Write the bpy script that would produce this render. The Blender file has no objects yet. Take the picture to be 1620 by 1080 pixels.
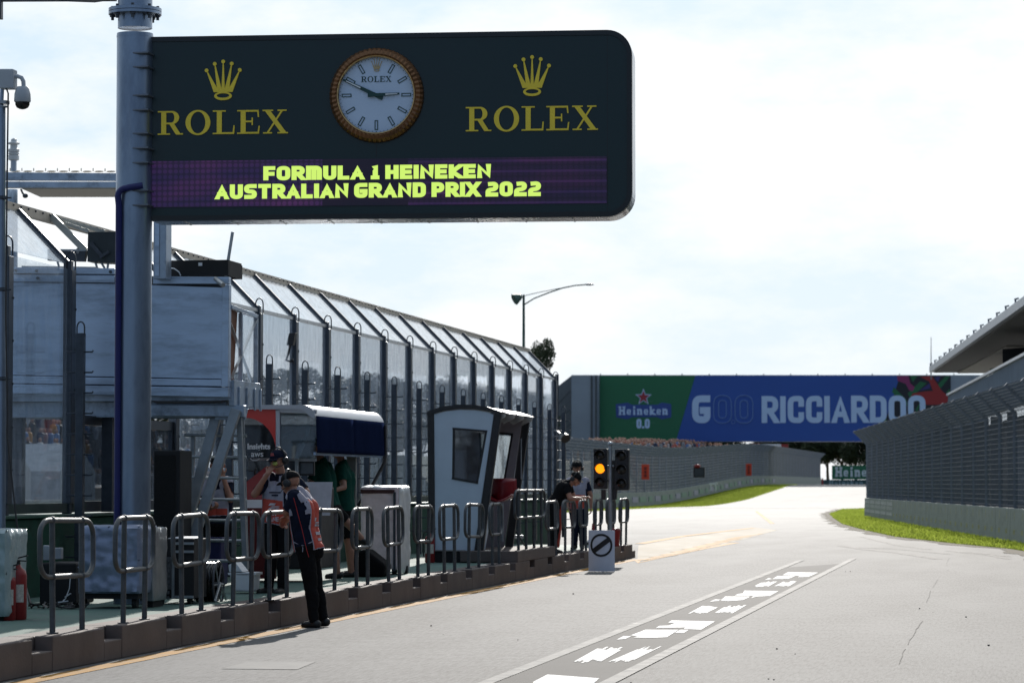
import bpy, bmesh, math, random
import numpy as np
from mathutils import Vector, Matrix, noise
from mathutils.bvhtree import BVHTree
random.seed(7)
R = math.radians
SC = bpy.context.scene
COL = SC.collection

# ------------------------------------------------------------------ camera, sky, sun, exposure
FPX = 4800.0                                   # focal length in photo pixels (photo 1620 x 1080)
YAW = math.atan(786.0 / FPX * math.cos(math.atan(226.0 / FPX)))
PIT = math.atan(226.0 / FPX)
EYE = Vector((0.0, 0.0, 1.63))
cam = bpy.data.cameras.new('camera')
cam.sensor_width = 36.0
cam.lens = 36.0 * FPX / 1620.0
cam.clip_start = 0.5
cam.clip_end = 6000.0
cam.dof.use_dof = True
cam.dof.focus_distance = 34.5
cam.dof.aperture_fstop = 5.0
camo = bpy.data.objects.new('camera', cam)
COL.objects.link(camo)
camo.location = EYE
camo.rotation_euler = (math.pi / 2 + PIT, 0, YAW)
SC.camera = camo

SUN_EL, SUN_AZ = R(22.5), R(-5)                # sun ahead of the camera, a touch left of the lane (+Y)
world = bpy.data.worlds.new('World')
SC.world = world
world.use_nodes = True
wt = world.node_tree
wt.nodes.clear()
wo = wt.nodes.new('ShaderNodeOutputWorld')
wb = wt.nodes.new('ShaderNodeBackground')
wb.inputs['Strength'].default_value = 0.085
sk = wt.nodes.new('ShaderNodeTexSky')
sk.sky_type = 'NISHITA'
sk.sun_disc = False
sk.sun_elevation = SUN_EL
sk.sun_rotation = SUN_AZ
sk.air_density = 1.0
sk.dust_density = 1.2
sk.ozone_density = 1.2
tc = wt.nodes.new('ShaderNodeTexCoord')
mp = wt.nodes.new('ShaderNodeMapping')
mp.inputs['Scale'].default_value = (1.0, 1.0, 2.6)
mp.inputs['Location'].default_value = (0.31, 0.2, 0.4)
wt.links.new(tc.outputs['Generated'], mp.inputs['Vector'])
n1 = wt.nodes.new('ShaderNodeTexNoise')
n1.inputs['Scale'].default_value = 7.0
n1.inputs['Detail'].default_value = 8.0
n1.inputs['Roughness'].default_value = 0.6
wt.links.new(mp.outputs['Vector'], n1.inputs['Vector'])
rp = wt.nodes.new('ShaderNodeValToRGB')
rp.color_ramp.elements[0].position = 0.40
rp.color_ramp.elements[0].color = (0.0, 0.0, 0.0, 1)
rp.color_ramp.elements[1].position = 0.56
rp.color_ramp.elements[1].color = (1, 1, 1, 1)
wt.links.new(n1.outputs['Fac'], rp.inputs['Fac'])
mx = wt.nodes.new('ShaderNodeMix')
mx.data_type = 'RGBA'
wt.links.new(rp.outputs['Color'], mx.inputs['Factor'])
gp = wt.nodes.new('ShaderNodeMix'); gp.data_type = 'RGBA'
gp.inputs['Factor'].default_value = 0.93
gc = wt.nodes.new('ShaderNodeMix'); gc.data_type = 'RGBA'
gc.inputs['A'].default_value = (2.1, 3.2, 5.1, 1)
gc.inputs['B'].default_value = (7.2, 9.1, 10.9, 1)
wt.links.new(sk.outputs['Color'], gp.inputs['A'])
wt.links.new(gc.outputs['Result'], gp.inputs['B'])
wt.links.new(gp.outputs['Result'], mx.inputs['A'])
# clouds stand brighter towards the sun than behind the camera
dp = wt.nodes.new('ShaderNodeVectorMath'); dp.operation = 'DOT_PRODUCT'
dp.inputs[1].default_value = (math.sin(SUN_AZ) * .97, math.cos(SUN_AZ) * .97, .24)
wt.links.new(tc.outputs['Generated'], dp.inputs[0])
cr = wt.nodes.new('ShaderNodeMapRange')
cr.inputs['From Min'].default_value = -0.3; cr.inputs['From Max'].default_value = 0.85
wt.links.new(dp.outputs['Value'], cr.inputs['Value'])
cv = wt.nodes.new('ShaderNodeMix'); cv.data_type = 'RGBA'
cv.inputs['A'].default_value = (2.7, 3.6, 4.9, 1)
cv.inputs['B'].default_value = (11.3, 11.5, 11.6, 1)
wt.links.new(cr.outputs['Result'], cv.inputs['Factor'])
wt.links.new(cr.outputs['Result'], gc.inputs['Factor'])
wt.links.new(cv.outputs['Result'], mx.inputs['B'])
wt.links.new(mx.outputs['Result'], wb.inputs['Color'])
wt.links.new(wb.outputs['Background'], wo.inputs['Surface'])

sun = bpy.data.lights.new('sun', 'SUN')
sun.energy = 4.6
sun.angle = R(0.53)
sun.color = (1.0, 0.95, 0.885)
suno = bpy.data.objects.new('sun', sun)
COL.objects.link(suno)
sd = Vector((math.sin(SUN_AZ) * math.cos(SUN_EL), math.cos(SUN_AZ) * math.cos(SUN_EL), math.sin(SUN_EL)))
suno.rotation_euler = (-sd).to_track_quat('-Z', 'Y').to_euler()
suno.location = (0, 60, 60)

vs = SC.view_settings
vs.view_transform = 'Standard'
vs.look = 'None'
vs.exposure = 0.10
vs.gamma = 1.0
SC.cycles.max_bounces = 8
SC.cycles.transparent_max_bounces = 24

# ------------------------------------------------------------------ pixel -> place
cR = Vector((math.cos(YAW), math.sin(YAW), 0))
cF = Vector((-math.sin(YAW) * math.cos(PIT), math.cos(YAW) * math.cos(PIT), math.sin(PIT)))
cU = cR.cross(cF)
def ray(px, py):
    return cF + cR * ((px - 810.0) / FPX) - cU * ((py - 540.0) / FPX)
def P(px, py, Y):
    d = ray(px, py)
    return EYE + d * (Y / d.y)
def PZ(px, py, z=0.0):
    d = ray(px, py)
    return EYE + d * ((z - EYE.z) / d.z)
def PX(px, py, X):
    d = ray(px, py)
    return EYE + d * (X / d.x)

# ------------------------------------------------------------------ objects
def tag(o, label=None, cat=None, group=None, kind=None):
    if label: o['label'] = label
    if cat: o['category'] = cat
    if group: o['group'] = group
    if kind: o['kind'] = kind
    return o
def thing(name, label, cat, loc=(0, 0, 0), group=None, rz=0.0):
    o = bpy.data.objects.new(name, None)
    o.empty_display_size = 0.2
    COL.objects.link(o)
    o.location = loc
    o.rotation_euler = (0, 0, rz)
    o['_off'] = (loc[0], loc[1], loc[2])
    return tag(o, label, cat, group)
def off_of(o):
    while o.parent is not None:
        o = o.parent
    if '_off' in o.keys():
        return Vector(o['_off'])
    return Vector(o.location)
def copy_tree(o, parent=None):
    c = o.copy()
    COL.objects.link(c)
    if parent is not None:
        c.parent = parent
    for ch in list(o.children):
        copy_tree(ch, c)
    return c

class MB:
    """collects shapes and links them as one mesh object"""
    def __init__(s):
        s.v = []; s.f = []; s.mi = []; s.cur = 0
    def add(s, vs_, fs):
        n = len(s.v)
        s.v.extend([tuple(p) for p in vs_])
        for f in fs:
            s.f.append(tuple(i + n for i in f)); s.mi.append(s.cur)
    def box(s, x0, x1, y0, y1, z0, z1):
        if x0 > x1: x0, x1 = x1, x0
        if y0 > y1: y0, y1 = y1, y0
        if z0 > z1: z0, z1 = z1, z0
        s.add([(x0,y0,z0),(x1,y0,z0),(x1,y1,z0),(x0,y1,z0),(x0,y0,z1),(x1,y0,z1),(x1,y1,z1),(x0,y1,z1)],
              [(0,3,2,1),(4,5,6,7),(0,1,5,4),(1,2,6,5),(2,3,7,6),(3,0,4,7)])
        return s
    def hexa(s, a, b):
        """two quads a, b (each 4 points, same winding) joined to a solid"""
        s.add(list(a) + list(b), [(3,2,1,0),(4,5,6,7),(0,1,5,4),(1,2,6,5),(2,3,7,6),(3,0,4,7)])
        return s
    def prism(s, pts, d):
        """polygon of 3-D points pushed along the vector d"""
        n = len(pts); d = Vector(d)
        a = [Vector(p) for p in pts]; b = [p + d for p in a]
        fs = [tuple(range(n - 1, -1, -1)), tuple(range(n, 2 * n))]
        fs += [(i, (i + 1) % n, n + (i + 1) % n, n + i) for i in range(n)]
        s.add(a + b, fs)
        return s
    def bar(s, p, q, w, h, up=(0, 0, 1)):
        p = Vector(p); q = Vector(q); d = (q - p)
        if d.length < 1e-6: return s
        d.normalize(); up = Vector(up)
        if abs(d.dot(up)) > 0.98: up = Vector((0, 1, 0))
        x = d.cross(up).normalized(); u = x.cross(d).normalized()
        c = [x*(-w/2)+u*(-h/2), x*(w/2)+u*(-h/2), x*(w/2)+u*(h/2), x*(-w/2)+u*(h/2)]
        return s.hexa([p + k for k in c], [q + k for k in c])
    def tube(s, pts, r, seg=8, closed=False, caps=True):
        pts = [Vector(p) for p in pts]; n = len(pts)
        rr = r if isinstance(r, (list, tuple)) else [r] * n
        prev = None; vs_ = []
        for i in range(n):
            if closed: t = pts[(i + 1) % n] - pts[i - 1]
            else: t = pts[min(i + 1, n - 1)] - pts[max(i - 1, 0)]
            t.normalize()
            if prev is None:
                a = Vector((0, 0, 1)) if abs(t.z) < 0.9 else Vector((1, 0, 0))
                u = t.cross(a).normalized()
            else:
                u = (prev - t * prev.dot(t)).normalized()
            prev = u; w = t.cross(u)
            for k in range(seg):
                an = 2 * math.pi * k / seg
                vs_.append(pts[i] + (u * math.cos(an) + w * math.sin(an)) * rr[i])
        fs = []
        m = n if closed else n - 1
        for i in range(m):
            j = (i + 1) % n
            for k in range(seg):
                k2 = (k + 1) % seg
                fs.append((i*seg+k, i*seg+k2, j*seg+k2, j*seg+k))
        if caps and not closed:
            fs.append(tuple(range(seg - 1, -1, -1)))
            fs.append(tuple(range((n - 1) * seg, n * seg)))
        s.add(vs_, fs)
        return s
    def cyl(s, p, q, r, seg=16, r2=None):
        return s.tube([p, q], [r, r if r2 is None else r2], seg)
    def lathe(s, prof, c=(0, 0, 0), seg=20, ax=(0, 0, 1)):
        """prof: list of (radius, height) along the axis"""
        c = Vector(c); ax = Vector(ax).normalized()
        a = Vector((1, 0, 0)) if abs(ax.x) < 0.9 else Vector((0, 1, 0))
        u = ax.cross(a).normalized(); w = ax.cross(u)
        vs_ = []
        for (r, h) in prof:
            for k in range(seg):
                an = 2 * math.pi * k / seg
                vs_.append(c + ax * h + (u * math.cos(an) + w * math.sin(an)) * max(r, 1e-4))
        fs = []
        for i in range(len(prof) - 1):
            for k in range(seg):
                k2 = (k + 1) % seg
                fs.append((i*seg+k, i*seg+k2, (i+1)*seg+k2, (i+1)*seg+k))
        fs.append(tuple(range(seg - 1, -1, -1)))
        fs.append(tuple(range((len(prof) - 1) * seg, len(prof) * seg)))
        s.add(vs_, fs)
        return s
    def ball(s, c, r, sc=(1, 1, 1), seg=14, rings=9, rot=None):
        c = Vector(c); vs_ = []; fs = []
        for i in range(rings + 1):
            th = math.pi * i / rings
            for k in range(seg):
                ph = 2 * math.pi * k / seg
                p = Vector((math.sin(th)*math.cos(ph)*sc[0], math.sin(th)*math.sin(ph)*sc[1], math.cos(th)*sc[2])) * r
                if rot is not None: p = rot @ p
                vs_.append(c + p)
        for i in range(rings):
            for k in range(seg):
                k2 = (k + 1) % seg
                fs.append((i*seg+k, (i+1)*seg+k, (i+1)*seg+k2, i*seg+k2))
        s.add(vs_, fs)
        return s
    def build(s, name, mats, parent=None, smooth=False, bevel=0.0, seg=2, local=False, loc=None):
        me = bpy.data.meshes.new(name)
        o_ = Vector((0, 0, 0)) if (parent is None or local) else off_of(parent)
        base = Vector(loc) if loc is not None else None
        if base is not None and parent is None: o_ = base
        me.from_pydata([(x - o_.x, y - o_.y, z - o_.z) for (x, y, z) in s.v], [], s.f)
        mats = mats if isinstance(mats, (list, tuple)) else [mats]
        for m in mats: me.materials.append(m)
        me.polygons.foreach_set('material_index', s.mi)
        bm = bmesh.new(); bm.from_mesh(me)
        bmesh.ops.remove_doubles(bm, verts=bm.verts, dist=1e-5)
        bmesh.ops.recalc_face_normals(bm, faces=bm.faces)
        bm.to_mesh(me); bm.free()
        if smooth:
            me.polygons.foreach_set('use_smooth', [True] * len(me.polygons))
            me.set_sharp_from_angle(angle=R(40))
        o = bpy.data.objects.new(name, me)
        COL.objects.link(o)
        if parent is not None: o.parent = parent
        elif base is not None: o.location = base
        if bevel > 0:
            b = o.modifiers.new('edge', 'BEVEL')
            b.width = bevel; b.segments = seg; b.limit_method = 'ANGLE'; b.angle_limit = R(35)
            b.harden_normals = False
        return o

# ------------------------------------------------------------------ materials
MATS = {}
def M(name, col, rough=0.5, metal=0.0, var=0.18, scale=5.0, bump=0.0, bscale=60.0, spec=0.5, stretch=(1, 1, 1),
      dirt=None, dirt_scale=3.0, dirt_pos=(0.52, 0.72), rvar=0.12, col2=None, rot=(0, 0, 0)):
    """principled surface whose colour, roughness and relief are broken up by noise"""
    if name in MATS: return MATS[name]
    m = bpy.data.materials.new(name); m.use_nodes = True
    nt = m.node_tree; b = nt.nodes['Principled BSDF']
    t = nt.nodes.new('ShaderNodeTexCoord')
    mpn = nt.nodes.new('ShaderNodeMapping'); mpn.inputs['Scale'].default_value = stretch; mpn.inputs['Rotation'].default_value = rot
    nt.links.new(t.outputs['Object'], mpn.inputs['Vector'])
    n = nt.nodes.new('ShaderNodeTexNoise')
    n.inputs['Scale'].default_value = scale; n.inputs['Detail'].default_value = 6; n.inputs['Roughness'].default_value = 0.62
    nt.links.new(mpn.outputs['Vector'], n.inputs['Vector'])
    r = nt.nodes.new('ShaderNodeValToRGB')
    c2 = col2 if col2 else tuple(min(1, c * (1 + var)) for c in col)
    c1 = tuple(c * (1 - var) for c in col)
    r.color_ramp.elements[0].position = 0.3; r.color_ramp.elements[0].color = (*c1, 1)
    r.color_ramp.elements[1].position = 0.7; r.color_ramp.elements[1].color = (*c2, 1)
    nt.links.new(n.outputs['Fac'], r.inputs['Fac'])
    out = r.outputs['Color']
    if dirt:
        n2 = nt.nodes.new('ShaderNodeTexNoise'); n2.inputs['Scale'].default_value = dirt_scale; n2.inputs['Detail'].default_value = 8
        n2.inputs['Roughness'].default_value = 0.7
        nt.links.new(mpn.outputs['Vector'], n2.inputs['Vector'])
        r2 = nt.nodes.new('ShaderNodeValToRGB')
        r2.color_ramp.elements[0].position = dirt_pos[0]; r2.color_ramp.elements[0].color = (0, 0, 0, 1)
        r2.color_ramp.elements[1].position = dirt_pos[1]; r2.color_ramp.elements[1].color = (1, 1, 1, 1)
        nt.links.new(n2.outputs['Fac'], r2.inputs['Fac'])
        mixn = nt.nodes.new('ShaderNodeMix'); mixn.data_type = 'RGBA'
        nt.links.new(r2.outputs['Color'], mixn.inputs['Factor'])
        nt.links.new(out, mixn.inputs['A']); mixn.inputs['B'].default_value = (*dirt, 1)
        out = mixn.outputs['Result']
    nt.links.new(out, b.inputs['Base Color'])
    mr = nt.nodes.new('ShaderNodeMapRange')
    mr.inputs['To Min'].default_value = max(0.03, rough - rvar); mr.inputs['To Max'].default_value = min(1, rough + rvar)
    nt.links.new(n.outputs['Fac'], mr.inputs['Value']); nt.links.new(mr.outputs['Result'], b.inputs['Roughness'])
    b.inputs['Metallic'].default_value = metal
    b.inputs['Specular IOR Level'].default_value = spec
    if bump > 0:
        n3 = nt.nodes.new('ShaderNodeTexNoise'); n3.inputs['Scale'].default_value = bscale; n3.inputs['Detail'].default_value = 4
        nt.links.new(mpn.outputs['Vector'], n3.inputs['Vector'])
        bp = nt.nodes.new('ShaderNodeBump'); bp.inputs['Strength'].default_value = bump; bp.inputs['Distance'].default_value = 0.02
        nt.links.new(n3.outputs['Fac'], bp.inputs['Height']); nt.links.new(bp.outputs['Normal'], b.inputs['Normal'])
    MATS[name] = m
    return m
def emit(name, col, s, base=(0.02, 0.02, 0.02)):
    if name in MATS: return MATS[name]
    m = bpy.data.materials.new(name); m.use_nodes = True
    b = m.node_tree.nodes['Principled BSDF']
    b.inputs['Base Color'].default_value = (*base, 1)
    b.inputs['Emission Color'].default_value = (*col, 1); b.inputs['Emission Strength'].default_value = s
    MATS[name] = m
    return m
def glass(name, tint=(0.8, 0.85, 0.88), dust=0.12, wav=0.05, dustcol=(0.62, 0.66, 0.7), refl=1.0, streak=True, rough=0.04, dmax=2.6):
    """thin dusty clear sheet: see-through, mirror-like at grazing angles, with rain streaks"""
    m = bpy.data.materials.new(name); m.use_nodes = True
    nt = m.node_tree; nt.nodes.clear()
    L = nt.links.new
    o = nt.nodes.new('ShaderNodeOutputMaterial')
    t = nt.nodes.new('ShaderNodeTexCoord'); mpn = nt.nodes.new('ShaderNodeMapping')
    mpn.inputs['Scale'].default_value = (1, 1, 0.16) if streak else (1, 1, 1)
    L(t.outputs['Object'], mpn.inputs['Vector'])
    n = nt.nodes.new('ShaderNodeTexNoise'); n.inputs['Scale'].default_value = 9.0; n.inputs['Detail'].default_value = 7
    n.inputs['Roughness'].default_value = 0.7
    L(mpn.outputs['Vector'], n.inputs['Vector'])
    n2 = nt.nodes.new('ShaderNodeTexNoise'); n2.inputs['Scale'].default_value = 1.3; n2.inputs['Detail'].default_value = 2
    L(t.outputs['Object'], n2.inputs['Vector'])
    bp = nt.nodes.new('ShaderNodeBump'); bp.inputs['Strength'].default_value = wav; bp.inputs['Distance'].default_value = 0.05
    L(n2.outputs['Fac'], bp.inputs['Height'])
    tr = nt.nodes.new('ShaderNodeBsdfTransparent'); tr.inputs['Color'].default_value = (*tint, 1)
    gl = nt.nodes.new('ShaderNodeBsdfGlossy'); gl.inputs['Roughness'].default_value = rough
    gl.inputs['Color'].default_value = (0.95, 0.97, 1, 1)
    L(bp.outputs['Normal'], gl.inputs['Normal'])
    # Schlick reflectance of one face of a thin sheet, the same from both sides
    ge = nt.nodes.new('ShaderNodeNewGeometry')
    dt = nt.nodes.new('ShaderNodeVectorMath'); dt.operation = 'DOT_PRODUCT'
    L(ge.outputs['Normal'], dt.inputs[0]); L(ge.outputs['Incoming'], dt.inputs[1])
    def mth(op, a, b):
        q = nt.nodes.new('ShaderNodeMath'); q.operation = op; q.use_clamp = (op == 'MULTIPLY_ADD')
        for i, v_ in enumerate((a, b)):
            if v_ is None: continue
            if isinstance(v_, (int, float)): q.inputs[i].default_value = v_
            else: L(v_, q.inputs[i])
        return q
    f5 = mth('POWER', mth('SUBTRACT', 1.0, mth('ABSOLUTE', dt.outputs['Value'], None).outputs[0]).outputs[0], 5.0)
    mu = mth('MULTIPLY_ADD', f5.outputs[0], 0.9 * refl); mu.inputs[2].default_value = 0.04 * refl
    m1 = nt.nodes.new('ShaderNodeMixShader')
    L(mu.outputs[0], m1.inputs['Fac']); L(tr.outputs[0], m1.inputs[1]); L(gl.outputs[0], m1.inputs[2])
    df = nt.nodes.new('ShaderNodeBsdfDiffuse'); df.inputs['Color'].default_value = (*dustcol, 1)
    tl = nt.nodes.new('ShaderNodeBsdfTranslucent'); tl.inputs['Color'].default_value = (*dustcol, 1)
    md = nt.nodes.new('ShaderNodeMixShader'); md.inputs['Fac'].default_value = 0.5
    L(df.outputs[0], md.inputs[1]); L(tl.outputs[0], md.inputs[2])
    mr = nt.nodes.new('ShaderNodeMapRange'); mr.inputs['From Min'].default_value = 0.38; mr.inputs['From Max'].default_value = 0.75
    mr.inputs['To Min'].default_value = dust * 0.35; mr.inputs['To Max'].default_value = dust * dmax
    L(n.outputs['Fac'], mr.inputs['Value'])
    m2 = nt.nodes.new('ShaderNodeMixShader')
    L(mr.outputs['Result'], m2.inputs['Fac']); L(m1.outputs[0], m2.inputs[1]); L(md.outputs[0], m2.inputs[2])
    L(m2.outputs[0], o.inputs['Surface'])
    MATS[name] = m
    return m

galv = M('galvanised steel', (0.40, 0.45, 0.50), 0.46, 0.75, 0.25, 3.0, 0.05, 40, dirt=(0.16, 0.18, 0.21), dirt_scale=2.2, dirt_pos=(0.5, 0.75))
galvd = M('dull galvanised steel', (0.20, 0.22, 0.24), 0.5, 0.65, 0.25, 4.0, 0.08, 50)
steel = M('pale galvanised tube', (0.36, 0.39, 0.41), 0.42, 0.7, 0.2, 6.0, 0.05, 60)
darkst = M('dark coated steel', (0.055, 0.065, 0.08), 0.45, 0.3, 0.25, 8.0, 0.05, 60)
blk = M('black plastic', (0.016, 0.016, 0.018), 0.45, 0, 0.3, 10, 0.05, 80)
blkm = M('matt black', (0.011, 0.011, 0.012), 0.75, 0, 0.3, 10, 0.1, 80)
def grass_mat(name, c1, c2, c3):
    m = bpy.data.materials.new(name); m.use_nodes = True; nt = m.node_tree; nt.nodes.clear(); L = nt.links.new
    o = nt.nodes.new('ShaderNodeOutputMaterial'); t = nt.nodes.new('ShaderNodeTexCoord')
    n = nt.nodes.new('ShaderNodeTexNoise'); n.inputs['Scale'].default_value = .9; n.inputs['Detail'].default_value = 8; n.inputs['Roughness'].default_value = .7
    L(t.outputs['Object'], n.inputs['Vector'])
    r = nt.nodes.new('ShaderNodeValToRGB'); r.color_ramp.elements[0].position = .3; r.color_ramp.elements[1].position = .72
    r.color_ramp.elements[0].color = (*c1, 1); r.color_ramp.elements[1].color = (*c3, 1); e = r.color_ramp.elements.new(.5); e.color = (*c2, 1)
    L(n.outputs['Fac'], r.inputs['Fac'])
    d = nt.nodes.new('ShaderNodeBsdfDiffuse'); tl = nt.nodes.new('ShaderNodeBsdfTranslucent'); mi = nt.nodes.new('ShaderNodeMixShader'); mi.inputs['Fac'].default_value = .5
    L(r.outputs['Color'], d.inputs['Color']); L(r.outputs['Color'], tl.inputs['Color']); L(d.outputs[0], mi.inputs[1]); L(tl.outputs[0], mi.inputs[2]); L(mi.outputs[0], o.inputs['Surface'])
    MATS[name] = m
    return m
rubber = M('black rubber', (0.02, 0.02, 0.02), 0.8, 0, 0.2)
white = M('white painted metal', (0.66, 0.68, 0.70), 0.45, 0, 0.06, 4, 0.03, 40)
whitep = M('white plastic', (0.72, 0.73, 0.74), 0.4, 0, 0.05, 5)
red = M('red paint', (0.23, 0.010, 0.010), 0.45, 0, 0.12, 5)
redd = M('deep red vinyl', (0.22, 0.01, 0.015), 0.3, 0, 0.15, 5)
greenwall = M('green painted concrete', (.010, .055, .036), .7, 0, .25, 2.5, .15, 30, spec=.2, dirt=(.010, .028, .020), dirt_scale=3)

# ------------------------------------------------------------------ lettering
def rnd_poly(pts, r, closed=False, n=5, sharp=()):
    """round the corners of a 2-D polyline"""
    pts = [Vector((p[0], p[1])) for p in pts]; N = len(pts); out = []
    for i in range(N):
        if (not closed and i in (0, N - 1)) or r <= 0 or i in sharp:
            out.append(pts[i]); continue
        a, b, c = pts[i - 1], pts[i], pts[(i + 1) % N]
        u = a - b; w = c - b
        lu, lw = u.length, w.length
        d = min(r, lu * 0.5, lw * 0.5)
        p0 = b + u / lu * d; p1 = b + w / lw * d
        for k in range(n + 1):
            q = k / n
            out.append(p0 * (1-q)**2 + b * (2*q*(1-q)) + p1 * q**2)
    return out
def stroke(pts, t, closed=False):
    """outline pairs (left, right) of a polyline of thickness t, mitred"""
    N = len(pts); L = []; Rr = []
    for i in range(N):
        a = pts[i - 1] if (i > 0 or closed) else None
        c = pts[(i + 1) % N] if (i < N - 1 or closed) else None
        b = pts[i]
        d1 = (b - a).normalized() if a is not None and (b - a).length > 1e-9 else None
        d2 = (c - b).normalized() if c is not None and (c - b).length > 1e-9 else None
        if d1 is None: d1 = d2
        if d2 is None: d2 = d1
        n1 = Vector((-d1.y, d1.x)); n2 = Vector((-d2.y, d2.x))
        m = n1 + n2
        if m.length < 1e-6: m = n1
        m.normalize()
        k = min(1.0 / max(0.35, m.dot(n1)), 2.2)
        L.append(b + m * (t / 2 * k)); Rr.append(b - m * (t / 2 * k))
    return L, Rr
def clip01(P_, w=None):
    for p in P_:
        p.y = min(1.0, max(0.0, p.y))
        if w: p.x = min(w, max(0.0, p.x))
# centre lines in a unit cell: (points, closed, rounded, sharp corners); width of the cell
GL = {
 'A': ([([(0,0),(.5,1),(1,0)],0,0,()), ([(.2,.27),(.8,.27)],0,0,())], 1.0),
 'B': ([([(0,0),(0,1),(.9,1),(.9,.52),(0,.52)],0,1,(1,)), ([(0,.52),(1,.52),(1,0),(0,0)],0,1,())], .9),
 'C': ([([(1,.74),(1,1),(0,1),(0,0),(1,0),(1,.26)],0,1,())], .92),
 'D': ([([(0,0),(0,1),(1,1),(1,0)],1,1,(0,1))], .95),
 'E': ([([(1,1),(0,1),(0,0),(1,0)],0,0,()), ([(0,.5),(.9,.5)],0,0,())], .85),
 'F': ([([(0,0),(0,1),(1,1)],0,0,()), ([(0,.45),(.9,.45)],0,0,())], .82),
 'G': ([([(1,1),(0,1),(0,0),(1,0),(1,.44),(.62,.44)],0,1,(4,))], .98),
 'H': ([([(0,0),(0,1)],0,0,()), ([(1,0),(1,1)],0,0,()), ([(0,.5),(1,.5)],0,0,())], .95),
 'I': ([([(.5,0),(.5,1)],0,0,())], 0.0),
 'K': ([([(0,0),(0,1)],0,0,()), ([(1,1),(.1,.48),(1,0)],0,0,())], .95),
 'L': ([([(0,1),(0,0),(1,0)],0,0,())], .78),
 'M': ([([(0,0),(0,1),(1,1),(1,0)],0,1,(1,)), ([(.5,1),(.5,0)],0,0,())], 1.25),
 'N': ([([(0,0),(0,1),(1,0),(1,1)],0,0,())], 1.0),
 'O': ([([(0,0),(0,1),(1,1),(1,0)],1,1,())], 1.0),
 '0': ([([(0,0),(0,1),(1,1),(1,0)],1,1,())], .95),
 'P': ([([(0,0),(0,1),(1,1),(1,.42),(0,.42)],0,1,(1,))], .9),
 'R': ([([(0,0),(0,1),(1,1),(1,.45),(0,.45)],0,1,(1,)), ([(.45,.45),(1,0)],0,0,())], .95),
 'S': ([([(1,1),(0,1),(0,.5),(1,.5),(1,0),(0,0)],0,1,())], .92),
 'T': ([([(0,1),(1,1)],0,0,()), ([(.5,1),(.5,0)],0,0,())], .95),
 'U': ([([(0,1),(0,0),(1,0),(1,1)],0,1,())], .95),
 'X': ([([(0,0),(1,1)],0,0,()), ([(0,1),(1,0)],0,0,())], 1.0),
 '1': ([([(.1,.9),(.6,1),(.6,0)],0,0,()), ([(.1,0),(1,0)],0,0,())], .5),
 '2': ([([(0,.95),(1,1),(1,.5),(0,.42),(0,0),(1,0)],0,1,(4,))], .9),
 'e': ([([(.06,.3),(1,.3),(1,.62),(0,.62),(0,0),(.95,0)],0,1,(1,))], .72),
 'i': ([([(.5,0),(.5,.50)],0,0,()), ([(.5,.97),(.5,1)],0,0,()), ([(.1,.62),(.5,.62)],0,0,()), ([(0,0),(1,0)],0,0,())], .3),
 'n': ([([(0,0),(0,.62)],0,0,()), ([(0,.5),(.25,.62),(1,.62),(1,0)],0,1,()), ([(-.2,0),(.25,0)],0,0,()), ([(.75,0),(1.22,0)],0,0,()), ([(-.2,.62),(0,.62)],0,0,())], .72),
 'k': ([([(0,0),(0,1)],0,0,()), ([(.95,.62),(.1,.3),(1,0)],0,0,()), ([(-.2,0),(.25,0)],0,0,()), ([(-.2,1),(0,1)],0,0,()), ([(.7,.62),(1.15,.62)],0,0,()), ([(.75,0),(1.25,0)],0,0,())], .75),
}
SERIF_H = [([(0,0),(0,1)],0,0,()), ([(1,0),(1,1)],0,0,()), ([(0,.5),(1,.5)],0,0,())] + \
          [([(x-.22,y),(x+.22,y)],0,0,()) for x in (0,1) for y in (0,1)]
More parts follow.
